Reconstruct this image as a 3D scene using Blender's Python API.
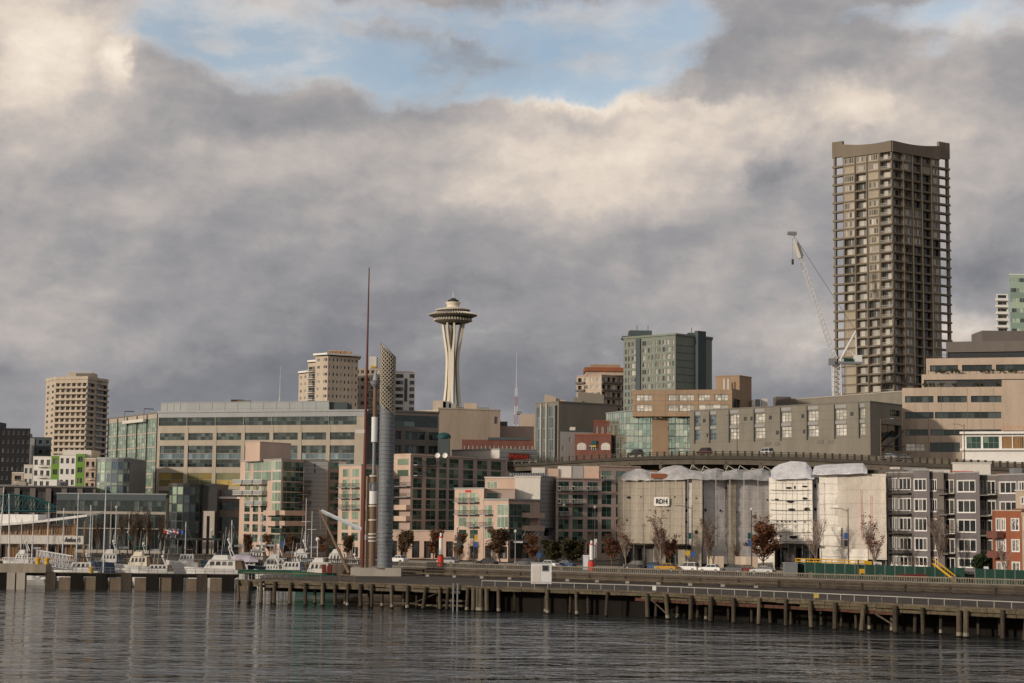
import bpy, math, random
from mathutils import Vector, Matrix, noise
R = math.radians
random.seed(11)
for o in list(bpy.data.objects): bpy.data.objects.remove(o)
C = bpy.context.scene.collection
SC = bpy.context.scene

# ------------------------------------------------------------------ camera
FPX = 1735.0; CAMH = 15.0; PITCH = R(5.72); ROLL = R(0.6)
F_ = Vector((0, math.cos(PITCH), math.sin(PITCH)))
r0 = Vector((1, 0, 0)); u0 = Vector((0, -math.sin(PITCH), math.cos(PITCH)))
RT = r0*math.cos(ROLL) + u0*math.sin(ROLL)
UP = -r0*math.sin(ROLL) + u0*math.cos(ROLL)
cd = bpy.data.cameras.new('camera'); cam = bpy.data.objects.new('camera', cd); C.objects.link(cam)
cd.sensor_width = 36.0; cd.lens = 36.0*FPX/1024.0; cd.clip_start = 0.5; cd.clip_end = 20000
m3 = Matrix((RT, UP, -F_)).transposed()
cam.matrix_world = Matrix.Translation((0, 0, CAMH)) @ m3.to_4x4()
SC.camera = cam
CP = Vector((0, 0, CAMH))
def ray(px, py): return F_*FPX + RT*(px-512.0) + UP*(341.5-py)
def at(px, py, Y):
    d = ray(px, py); return CP + d*(Y/d.y)
def onz(px, py, Z):
    d = ray(px, py); return CP + d*((Z-CAMH)/d.z)

# ------------------------------------------------------------------ light
SUN_EL = R(15); SUN_AZ = math.atan2(-math.sin(R(53)), -math.cos(R(53)))   # from +Y, clockwise
sun_dir = Vector((math.sin(SUN_AZ)*math.cos(SUN_EL), math.cos(SUN_AZ)*math.cos(SUN_EL), math.sin(SUN_EL)))
sl = bpy.data.lights.new('sun', 'SUN'); sl.energy = 2.7; sl.angle = R(3.0); sl.color = (1.0, 0.87, 0.72)
so = bpy.data.objects.new('sun', sl); C.objects.link(so)
so.rotation_euler = (-sun_dir).to_track_quat('-Z', 'Y').to_euler(); so.location = (-200, -200, 200)

W = bpy.data.worlds.new('World'); SC.world = W; W.use_nodes = True
nt = W.node_tree; nt.nodes.clear()
def nd(t, **k):
    n = nt.nodes.new(t)
    for a, b in k.items(): setattr(n, a, b)
    return n
def lk(a, b): nt.links.new(a, b)
def mth(op, a, b=None, c=None, clamp=False):
    n = nd('ShaderNodeMath', operation=op, use_clamp=clamp)
    for i, v in enumerate((a, b, c)):
        if v is None: continue
        if isinstance(v, (int, float)): n.inputs[i].default_value = v
        else: lk(v, n.inputs[i])
    return n.outputs[0]
def vmth(op, a, b=None, c=None):
    n = nd('ShaderNodeVectorMath', operation=op)
    for i, v in enumerate((a, b, c)):
        if v is None: continue
        if isinstance(v, (tuple, Vector)): n.inputs[i].default_value = tuple(v)
        else: lk(v, n.inputs[i])
    return n.outputs['Value'] if op in ('DOT_PRODUCT', 'LENGTH') else n.outputs[0]
tc = nd('ShaderNodeTexCoord'); D = tc.outputs['Generated']
def nz(vec, scale, detail=8, rough=0.55, w=None):
    n = nd('ShaderNodeTexNoise'); n.inputs['Scale'].default_value = scale
    n.inputs['Detail'].default_value = detail; n.inputs['Roughness'].default_value = rough
    lk(vec, n.inputs['Vector']); return n
def gauss(px, py, sx, sy):
    c = ray(px, py).normalized()
    k = Vector((FPX/sx, 1.2, FPX/sy))
    v = vmth('MULTIPLY_ADD', Dw, tuple(k), tuple(-c*1.0 if False else Vector((-c.x*k.x, -c.y*k.y, -c.z*k.z))))
    d = vmth('DOT_PRODUCT', v, v)
    return mth('EXPONENT', mth('MULTIPLY', d, -1.0))
def sumg(lst, base):
    acc = base
    for (px, py, sx, sy, a) in lst: acc = mth('MULTIPLY_ADD', gauss(px, py, sx, sy), a, acc)
    return acc
wn = nz(D, 10.0, 8, .62)
Dw = vmth('MULTIPLY_ADD', vmth('SUBTRACT', wn.outputs['Color'], (0.5, 0.5, 0.5)), (0.115, 0.03, 0.075), D)
Dv = vmth('MULTIPLY_ADD', vmth('SUBTRACT', wn.outputs['Color'], (0.5, 0.5, 0.5)), (0.035, 0.02, 0.022), D)
S1 = vmth('MULTIPLY', Dv, (1.0, 0.8, 1.7))
def fbm(v, sc, det, ro): return nz(v, sc, det, ro).outputs['Fac']
# three cloud sizes; each is compared with itself a little towards the sun, which lights the puffs
SH = (-0.013, -0.004, 0.020)
big = fbm(S1, 7.0, 9, .56); bigs = fbm(vmth('ADD', S1, SH), 7.0, 9, .56)
med = fbm(vmth('ADD', S1, (5.2, 1.1, 2.7)), 17.0, 8, .6); meds = fbm(vmth('ADD', S1, (5.2-.006, 1.1, 2.7+.010)), 17.0, 8, .6)
wsp = fbm(vmth('MULTIPLY', vmth('ADD', Dv, (1.3, 0, 4.1)), (1.0, 1.0, 2.6)), 12.0, 8, .6)
relief = mth('ADD', mth('MULTIPLY', mth('SUBTRACT', big, bigs), 0.75), mth('MULTIPLY', mth('SUBTRACT', med, meds), 0.30))
bright = sumg([(30, 50, 70, 70, .26), (62, 40, 40, 40, .16), (124, 62, 17, 20, .34), (100, 150, 150, 60, .10), (560, 165, 210, 65, .30), (605, 104, 110, 9, .26), (745, 122, 60, 24, .16),
               (700, 150, 90, 45, .14), (866, 112, 55, 30, .36), (985, 110, 60, 70, .15), (955, 328, 60, 22, .30), (806, 345, 45, 42, .22), (690, 250, 120, 40, .05), (60, 325, 130, 40, .07), (235, 12, 150, 20, .14), (960, 20, 90, 22, .14),
               (260, 122, 90, 30, -.13), (455, 55, 80, 24, -.16), (757, 170, 32, 20, -.30), (715, 55, 95, 48, -.05), (650, 225, 50, 14, -.10), (250, 395, 420, 45, -.20), (720, 400, 300, 45, -.12), (330, 300, 190, 60, -.06),
               (470, 235, 90, 20, -.10), (300, 200, 120, 40, -.05), (1000, 240, 50, 60, -.10), (150, 240, 110, 30, -.05)], 0.50)
bright = mth('MULTIPLY_ADD', mth('SUBTRACT', big, 0.5), 0.38, bright)
bright = mth('MULTIPLY_ADD', mth('SUBTRACT', med, 0.5), 0.14, bright)
bright = mth('MULTIPLY_ADD', relief, .85, bright)
bk = vmth('DOT_PRODUCT', D, tuple(Vector((sun_dir.x, sun_dir.y, 0.2)).normalized()))
bright = mth('MULTIPLY_ADD', mth('POWER', mth('MAXIMUM', bk, 0.0), 3.0), 0.5, bright)
cover = sumg([(200, 36, 130, 30, -.85), (330, 60, 90, 32, -.75), (400, 80, 60, 22, -.35), (570, 66, 110, 40, -.85), (640, 60, 60, 34, -.35), (480, 92, 50, 12, -.3), (330, 8, 220, 16, -.6), (560, 10, 150, 24, -.6), (920, 64, 70, 14, -.45), (985, 14, 90, 24, -.55), (870, 20, 70, 20, -.4), (660, 40, 60, 40, -.3),
              (455, 50, 60, 24, .30), (30, 20, 60, 30, .5), (125, 62, 24, 24, .5), (730, 60, 80, 50, .25), (600, 112, 170, 10, .3)], 1.0)
cover = mth('MULTIPLY_ADD', mth('SUBTRACT', wsp, 0.5), 1.7, cover)
cover = mth('MULTIPLY_ADD', mth('SUBTRACT', big, 0.5), 0.6, cover)
mr = nd('ShaderNodeMapRange', interpolation_type='SMOOTHSTEP'); mr.inputs['From Min'].default_value = 0.10; mr.inputs['From Max'].default_value = 0.84; mr.inputs['To Min'].default_value = 0.20
lk(cover, mr.inputs['Value'])
ramp = nd('ShaderNodeValToRGB'); cr = ramp.color_ramp
for i, (p, c) in enumerate([(0.0, (.13, .14, .17)), (0.30, (.228, .230, .250)), (0.50, (.348, .336, .342)), (0.68, (.52, .47, .44)), (0.84, (.76, .655, .56)), (1.0, (.95, .83, .70))]):
    e = cr.elements[i] if i < 2 else cr.elements.new(p)
    e.position = p; e.color = (*c, 1)
bright = mth('MULTIPLY_ADD', mth('SUBTRACT', 1.0, mr.outputs[0]), 0.40, bright)
lk(bright, ramp.inputs['Fac'])
sky = nd('ShaderNodeTexSky', sky_type='NISHITA', sun_disc=False, sun_elevation=SUN_EL, sun_rotation=SUN_AZ)
bg1 = nd('ShaderNodeBackground'); lk(sky.outputs[0], bg1.inputs['Color']); bg1.inputs['Strength'].default_value = 0.15
bg2 = nd('ShaderNodeBackground'); lk(ramp.outputs['Color'], bg2.inputs['Color']); bg2.inputs['Strength'].default_value = 1.0
veil = nd('ShaderNodeMapRange', interpolation_type='SMOOTHSTEP'); veil.inputs['From Min'].default_value = .35; veil.inputs['From Max'].default_value = .75; veil.inputs['To Min'].default_value = .12; veil.inputs['To Max'].default_value = .75
lk(wsp, veil.inputs['Value'])
mx = nd('ShaderNodeMixShader'); lk(mth('MAXIMUM', mr.outputs[0], veil.outputs[0]), mx.inputs[0]); lk(bg1.outputs[0], mx.inputs[1]); lk(bg2.outputs[0], mx.inputs[2])
wo = nd('ShaderNodeOutputWorld'); lk(mx.outputs[0], wo.inputs['Surface'])
SC.view_settings.view_transform = 'Standard'; SC.view_settings.look = 'None'
SC.view_settings.exposure = 0.0; SC.view_settings.gamma = 1.0; SC.view_settings.use_curve_mapping = False

# ------------------------------------------------------------------ materials
M = {}
def mat(name, col, rough=0.8, var=0.15, scale=0.35, streak=True, metal=0.0, spec=0.22, bump=0.0, fine=0.06):
    """base colour with large stains, vertical weather streaks and fine grain in world space"""
    m = bpy.data.materials.new(name); m.use_nodes = True; t = m.node_tree; b = t.nodes['Principled BSDF']
    g = t.nodes.new('ShaderNodeNewGeometry')
    mp = t.nodes.new('ShaderNodeMapping'); mp.inputs['Scale'].default_value = (1, 1, 0.22 if streak else 1)
    t.links.new(g.outputs['Position'], mp.inputs['Vector'])
    n1 = t.nodes.new('ShaderNodeTexNoise'); n1.inputs['Scale'].default_value = scale; n1.inputs['Detail'].default_value = 6; n1.inputs['Roughness'].default_value = .65
    t.links.new(mp.outputs[0], n1.inputs['Vector'])
    n2 = t.nodes.new('ShaderNodeTexNoise'); n2.inputs['Scale'].default_value = 3.5; n2.inputs['Detail'].default_value = 4
    t.links.new(g.outputs['Position'], n2.inputs['Vector'])
    a = t.nodes.new('ShaderNodeMapRange'); a.inputs[1].default_value = .28; a.inputs[2].default_value = .72; a.inputs[3].default_value = 1-var; a.inputs[4].default_value = 1+var
    t.links.new(n1.outputs['Fac'], a.inputs[0])
    a2 = t.nodes.new('ShaderNodeMapRange'); a2.inputs[1].default_value = .3; a2.inputs[2].default_value = .7; a2.inputs[3].default_value = 1-fine; a2.inputs[4].default_value = 1+fine
    t.links.new(n2.outputs['Fac'], a2.inputs[0])
    mu = t.nodes.new('ShaderNodeMath'); mu.operation = 'MULTIPLY'; t.links.new(a.outputs[0], mu.inputs[0]); t.links.new(a2.outputs[0], mu.inputs[1])
    v = t.nodes.new('ShaderNodeVectorMath'); v.operation = 'SCALE'; v.inputs[0].default_value = col; t.links.new(mu.outputs[0], v.inputs['Scale'])
    t.links.new(v.outputs[0], b.inputs['Base Color'])
    b.inputs['Roughness'].default_value = rough; b.inputs['Metallic'].default_value = metal; b.inputs['Specular IOR Level'].default_value = spec
    if bump:
        bp = t.nodes.new('ShaderNodeBump'); bp.inputs['Strength'].default_value = bump; bp.inputs['Distance'].default_value = 0.1
        t.links.new(n2.outputs['Fac'], bp.inputs['Height']); t.links.new(bp.outputs[0], b.inputs['Normal'])
    M[name] = m; return m
def glass(name, dark, light, p_light=0.25, metal=0.35, rough=0.07, spec=0.8, wav=0.015, tint=None):
    """window glass: every pane differs a little (curtain, blind, darkness behind it); bright tint carries a painted reflection"""
    m = bpy.data.materials.new(name); m.use_nodes = True; t = m.node_tree; b = t.nodes['Principled BSDF']
    g = t.nodes.new('ShaderNodeNewGeometry'); oi = t.nodes.new('ShaderNodeObjectInfo')
    ad = t.nodes.new('ShaderNodeMath'); ad.operation = 'MULTIPLY_ADD'; ad.inputs[1].default_value = 7.31
    t.links.new(oi.outputs['Random'], ad.inputs[0]); t.links.new(g.outputs['Random Per Island'], ad.inputs[2])
    wn = t.nodes.new('ShaderNodeTexWhiteNoise'); wn.noise_dimensions = '1D'; t.links.new(ad.outputs[0], wn.inputs['W'])
    mr = t.nodes.new('ShaderNodeMapRange'); mr.interpolation_type = 'SMOOTHSTEP'
    mr.inputs[1].default_value = max(0.0, 1-p_light*1.6); mr.inputs[2].default_value = 1.0
    t.links.new(wn.outputs['Value'], mr.inputs[0])
    mx = t.nodes.new('ShaderNodeMix'); mx.data_type = 'RGBA'; mx.inputs['A'].default_value = (*dark, 1); mx.inputs['B'].default_value = (*light, 1)
    t.links.new(mr.outputs[0], mx.inputs['Factor'])
    hs = t.nodes.new('ShaderNodeHueSaturation'); t.links.new(mx.outputs['Result'], hs.inputs['Color'])
    m2 = t.nodes.new('ShaderNodeMapRange'); m2.inputs[3].default_value = .75; m2.inputs[4].default_value = 1.25
    t.links.new(wn.outputs['Color'], m2.inputs[0]); t.links.new(m2.outputs[0], hs.inputs['Value'])
    t.links.new(hs.outputs[0], b.inputs['Base Color'])
    b.inputs['Roughness'].default_value = rough; b.inputs['Metallic'].default_value = metal; b.inputs['Specular IOR Level'].default_value = spec
    if tint: b.inputs['Specular Tint'].default_value = (*tint, 1)
    n2 = t.nodes.new('ShaderNodeTexNoise'); n2.inputs['Scale'].default_value = .55; n2.inputs['Detail'].default_value = 3
    t.links.new(g.outputs['Position'], n2.inputs['Vector'])
    bp = t.nodes.new('ShaderNodeBump'); bp.inputs['Strength'].default_value = 1.0; bp.inputs['Distance'].default_value = wav*2
    t.links.new(n2.outputs['Fac'], bp.inputs['Height']); t.links.new(bp.outputs[0], b.inputs['Normal'])
    M[name] = m; return m
mat('concrete', (.34, .31, .27)); mat('pale_concrete', (.46, .42, .36)); mat('dark_concrete', (.16, .15, .135))
mat('beige_precast', (.39, .34, .275), var=.13); mat('pink_stucco', (.50, .375, .30), var=.13); mat('brown_shade_stucco', (.40, .305, .265), var=.08)  # the brown also serves as pink stucco with shade put into its colour
mat('cream_stucco', (.47, .40, .32), var=.13); mat('tan_stucco', (.44, .355, .28), var=.13); mat('tan_panel', (.32, .225, .15), var=.13)
mat('grey_siding', (.29, .29, .285), var=.08); mat('grey_stucco', (.155, .14, .145), var=.14); mat('grey_brown', (.15, .132, .12), var=.1)
mat('olive_concrete', (.205, .188, .155), var=.12); mat('tower_concrete', (.175, .147, .112), var=.16, scale=.12); mat('tower_panel', (.36, .31, .24), var=.12)
mat('green_grey', (.20, .225, .19), var=.08); mat('slate', (.075, .095, .10), var=.08); mat('black_panel', (.016, .016, .018), rough=.7, var=.2, spec=.2)
mat('white_paint', (.74, .72, .69), rough=.5, var=.06); mat('off_white', (.58, .55, .50), var=.08); mat('white_metal', (.66, .66, .66), rough=.45, var=.05)
mat('brick', (.17, .072, .055), var=.2, scale=.8); mat('orange_brick', (.27, .095, .05), var=.12, scale=.8); mat('red_paint', (.5, .05, .035), rough=.5, var=.08)
mat('lime_panel', (.15, .29, .05), var=.06); mat('teal_paint', (.018, .075, .078), rough=.5); mat('dark_metal', (.06, .06, .06), rough=.5, metal=.3)
mat('grey_metal', (.22, .23, .24), rough=.5, metal=.2, var=.1); mat('pale_metal', (.30, .32, .31), rough=.55, metal=.0, var=.07); mat('steel', (.32, .34, .36), rough=.32, metal=.8, var=.1)
mat('roofing', (.14, .135, .13), var=.2); mat('wood', (.30, .17, .075), var=.3, scale=1.2, fine=.2); mat('rust', (.075, .035, .022), var=.4)
mat('mast_red', (.13, .045, .035), rough=.5, var=.1); mat('pipe_brown', (.17, .115, .075), rough=.6, var=.15)
mat('timber', (.050, .040, .030), var=.45, scale=.9, fine=.25, bump=.5); mat('pale_timber', (.105, .085, .060), var=.45, scale=.7, fine=.25, bump=.4); mat('mossy_timber', (.095, .078, .048), var=.5, scale=.5, streak=False, fine=.25, bump=.4)
mat('wet_shade_timber', (.014, .012, .010), var=.4, rough=.9, spec=.1, bump=.4); mat('asphalt', (.075, .07, .066), var=.22, scale=.15, streak=False, fine=.12); mat('deck_asphalt', (.060, .048, .038), var=.55, scale=.22, streak=False, fine=.14)  # near-black wet timber; on the pier's back wall it is painted shade
mat('seawall', (.085, .066, .05), var=.4, scale=.4); mat('rail_concrete', (.20, .175, .135), var=.25, scale=.6); mat('soil', (.09, .08, .06), var=.3, streak=False)
mat('wrap_beige', (.56, .48, .375), rough=.75, var=.12, scale=.3, fine=.1); mat('wrap_grey', (.37, .35, .335), rough=.75, var=.14, scale=.3, fine=.1); mat('wrap_white', (.78, .73, .66), rough=.6, var=.08, scale=.3); mat('wrap_clear', (.36, .355, .355), rough=.35, var=.3, scale=.6, streak=False, fine=.12)
mat('netting', (.055, .13, .085), rough=.8, var=.2, scale=1.2); mat('yellow_paint', (.58, .34, .03), rough=.5, var=.12); mat('orange_paint', (.62, .16, .03), rough=.5); mat('green_fence', (.008, .038, .026), rough=.7, var=.2)
mat('blue_paint', (.04, .10, .30), rough=.5); mat('bark', (.14, .095, .07), var=.25); mat('bark_pale', (.26, .21, .175), var=.2); mat('rubber', (.02, .02, .02), rough=.8); mat('gold_blind', (.55, .42, .12), var=.4, scale=.5, streak=False)
mat('potty_blue', (.42, .50, .62), rough=.5); mat('car_black', (.02, .02, .022), rough=.25, spec=.7); mat('car_white', (.72, .72, .71), rough=.25, spec=.6, var=.03); mat('car_silver', (.42, .43, .44), rough=.25, metal=.6, var=.03)
mat('car_taxi', (.42, .22, .02), rough=.3, var=.03); mat('car_red', (.13, .022, .018), rough=.25, var=.03); mat('car_blue', (.05, .09, .17), rough=.25, var=.03); mat('car_grey', (.12, .12, .125), rough=.25, var=.03)
mat('hull_white', (.60, .59, .56), rough=.3, spec=.5, var=.05); mat('hull_dark', (.02, .035, .06), rough=.3); mat('canvas_brown', (.13, .09, .065), var=.15); mat('canvas_green', (.02, .08, .055)); mat('sign_dark', (.03, .03, .035)); mat('sail_cover', (.05, .06, .10))
mat('ivory', (.66, .60, .49), rough=.6, var=.06); mat('needle_dark', (.05, .045, .04), rough=.5); mat('needle_grey', (.25, .22, .18), rough=.6)
glass('glass_dark', (.018, .022, .024), (.16, .15, .13), .22, metal=.12)
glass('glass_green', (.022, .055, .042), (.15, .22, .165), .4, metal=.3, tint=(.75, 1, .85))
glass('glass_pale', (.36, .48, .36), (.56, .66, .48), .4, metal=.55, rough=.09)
glass('glass_teal', (.46, .62, .50), (.74, .80, .62), .45, metal=.85, rough=.05, wav=.06)
glass('glass_blind', (.05, .055, .055), (.50, .47, .42), .55, metal=.15)
glass('glass_office', (.022, .03, .032), (.09, .12, .115), .3, metal=.3, tint=(.85, 1, .95))
glass('glass_gold', (.42, .30, .085), (.16, .17, .09), .45, metal=.35, rough=.15)
glass('glass_bright', (.50, .48, .41), (.72, .69, .60), .5, metal=.25)  # near-white base colour stands in for bright sky reflected in the panes
mat('viaduct_dark', (.06, .052, .043), var=.25)
mat('viaduct_edge', (.105, .09, .07), var=.25)
glass('glass_blue', (.10, .16, .19), (.22, .28, .30), .4, metal=.5)
mat('rail_glass', (.30, .32, .31), rough=.2, spec=.7)
glass('glass_wood', (.30, .17, .06), (.06, .045, .03), .55, metal=.1)

# ------------------------------------------------------------------ mesh helpers
class MB:
    def __init__(s): s.v = []; s.f = []; s.m = []
    def add(s, vs, fs, m=0):
        n = len(s.v); s.v += [tuple(v) for v in vs]
        for f in fs: s.f.append(tuple(i+n for i in f)); s.m.append(m)
    def quad(s, a, b, c, d, m=0): s.add([a, b, c, d], [(0, 1, 2, 3)], m)
    def box(s, x0, x1, y0, y1, z0, z1, m=0, T=None):
        vs = [Vector((x, y, z)) for z in (z0, z1) for (x, y) in ((x0, y0), (x1, y0), (x1, y1), (x0, y1))]
        if T is not None: vs = [T @ v for v in vs]
        s.add(vs, [(0, 3, 2, 1), (4, 5, 6, 7), (0, 1, 5, 4), (1, 2, 6, 5), (2, 3, 7, 6), (3, 0, 4, 7)], m)
    def prism(s, poly, z0, z1, m=0, mtop=None):
        n = len(poly); vs = [(p[0], p[1], z0) for p in poly] + [(p[0], p[1], z1) for p in poly]
        s.add(vs, [(i, (i+1) % n, (i+1) % n+n, i+n) for i in range(n)], m)
        s.add(vs, [tuple(range(n-1, -1, -1)), tuple(range(n, 2*n))], m if mtop is None else mtop)
    def tube(s, p0, p1, r0, r1=None, n=6, m=0, cap=True):
        p0 = Vector(p0); p1 = Vector(p1); r1 = r0 if r1 is None else r1
        d = (p1-p0)
        if d.length < 1e-6: return
        d.normalize(); a = d.orthogonal().normalized(); b = d.cross(a)
        vs = []
        for p, r in ((p0, r0), (p1, r1)):
            for i in range(n):
                t = 2*math.pi*(i+.5)/n; vs.append(p+a*(math.cos(t)*r)+b*(math.sin(t)*r))
        fs = [(i, (i+1) % n, (i+1) % n+n, i+n) for i in range(n)]
        if cap: fs += [tuple(range(n-1, -1, -1)), tuple(range(n, 2*n))]
        s.add(vs, fs, m)
    def lathe(s, prof, cx, cy, n=24, m=0, cap=False):
        vs = []
        for (r, z) in prof:
            for i in range(n):
                t = 2*math.pi*i/n; vs.append((cx+r*math.cos(t), cy+r*math.sin(t), z))
        k = len(prof); fs = []
        for j in range(k-1):
            for i in range(n): fs.append((j*n+i, j*n+(i+1) % n, (j+1)*n+(i+1) % n, (j+1)*n+i))
        if cap: fs.append(tuple(range((k-1)*n, k*n)))
        s.add(vs, fs, m)
    def loft(s, rings, m=0, closed=True, caps=True):
        n = len(rings[0]); vs = [p for r in rings for p in r]; fs = []
        for j in range(len(rings)-1):
            for i in range(n if closed else n-1): fs.append((j*n+i, j*n+(i+1) % n, (j+1)*n+(i+1) % n, (j+1)*n+i))
        if caps: fs += [tuple(range(n-1, -1, -1)), tuple(range((len(rings)-1)*n, len(rings)*n))]
        s.add(vs, fs, m)
    def mesh(s, name, mats, smooth=False):
        me = bpy.data.meshes.new(name); me.from_pydata(s.v, [], s.f)
        for m in mats: me.materials.append(M[m] if isinstance(m, str) else m)
        me.polygons.foreach_set('material_index', s.m)
        if smooth: me.polygons.foreach_set('use_smooth', [True]*len(s.f))
        me.update(); return me
    def build(s, name, mats, parent=None, smooth=False, world=True):
        if isinstance(mats, str): mats = [mats]
        o = bpy.data.objects.new(name, s.mesh(name, mats, smooth)); C.objects.link(o)
        if parent is not None:
            o.parent = parent
            if world: o.matrix_parent_inverse = wm(parent).inverted()
        return o
def wm(o):
    m = o.matrix_basis.copy()
    while o.parent is not None:
        m = o.parent.matrix_basis @ o.matrix_parent_inverse @ m; o = o.parent
    return m
def tag(o, label=None, cat=None, group=None, kind=None):
    if label: o['label'] = label
    if cat: o['category'] = cat
    if group: o['group'] = group
    if kind: o['kind'] = kind
    return o
def empty(name, loc, label, cat, group=None, rz=0.0):
    o = bpy.data.objects.new(name, None); C.objects.link(o); o.location = loc; o.rotation_euler = (0, 0, rz); o.empty_display_size = .5
    return tag(o, label, cat, group)
def copy_tree(o, parent=None):
    c = o.copy(); C.objects.link(c)
    if parent is not None: c.parent = parent
    for ch in o.children: copy_tree(ch, c)
    return c
def setmat(o, old, new):
    """material of one copy, through object-linked slots"""
    for ob in [o]+list(o.children_recursive):
        if ob.type != 'MESH': continue
        for i, sl_ in enumerate(ob.material_slots):
            if ob.data.materials[i] and ob.data.materials[i].name == old:
                sl_.link = 'OBJECT'; sl_.material = M[new]

def posts(name, m, parent, lst, r=.07, n=5):
    for (p, q) in lst:
        mb = MB(); mb.tube(p, q, r, n=n); mb.build(name, [m], parent)

# ------------------------------------------------------------------ buildings
STY = {}
def style(name, glass='glass_dark', frame='dark_metal', cols=2, rows=1, bar=.08, recess=.22, trim=None): STY[name] = (glass, frame, cols, rows, bar, recess, trim)
WC = {}
def window_mb(mb, T, w, h, st, om=0):
    g, fr, cols, rows, bar, rec, trim = STY[st]
    def P(x, y, z): return T @ Vector((x, y, z))
    # reveal
    if rec > 0:
        mb.quad(P(0, 0, 0), P(0, rec, 0), P(0, rec, h), P(0, 0, h), 0); mb.quad(P(w, 0, 0), P(w, 0, h), P(w, rec, h), P(w, rec, 0), 0)
        mb.quad(P(0, 0, h), P(0, rec, h), P(w, rec, h), P(w, 0, h), 0); mb.quad(P(0, 0, 0), P(w, 0, 0), P(w, rec, 0), P(0, rec, 0), 0)
    cw = w/cols; ch = h/rows
    for i in range(cols):
        for j in range(rows):
            mb.quad(P(i*cw+.01, rec, j*ch+.01), P((i+1)*cw-.01, rec, j*ch+.01), P((i+1)*cw-.01, rec, (j+1)*ch-.01), P(i*cw+.01, rec, (j+1)*ch-.01), 2)
    b = bar
    for i in range(cols+1):
        x = min(max(i*cw, b/2), w-b/2); mb.box(x-b/2, x+b/2, rec-.06, rec+.012, 0, h, 1, T)
    for j in range(rows+1):
        z = min(max(j*ch, b/2), h-b/2); mb.box(b/2, w-b/2, rec-.05, rec+.010, z-b/2, z+b/2, 1, T)
    if trim:
        for (a, c, d, e) in ((-trim, 0, -trim, h+trim), (w, w+trim, -trim, h+trim), (0, w, -trim, 0), (0, w, h, h+trim)): mb.box(a, c, -.05, .05, d, e, 1, T)
def window_mesh(w, h, st, wallmat):
    k = (round(w, 3), round(h, 3), st, wallmat)
    if k not in WC:
        mb = MB(); window_mb(mb, Matrix.Identity(4), w, h, st); WC[k] = mb.mesh('window', [wallmat, STY[st][1], STY[st][0]])
    return WC[k]
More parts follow.
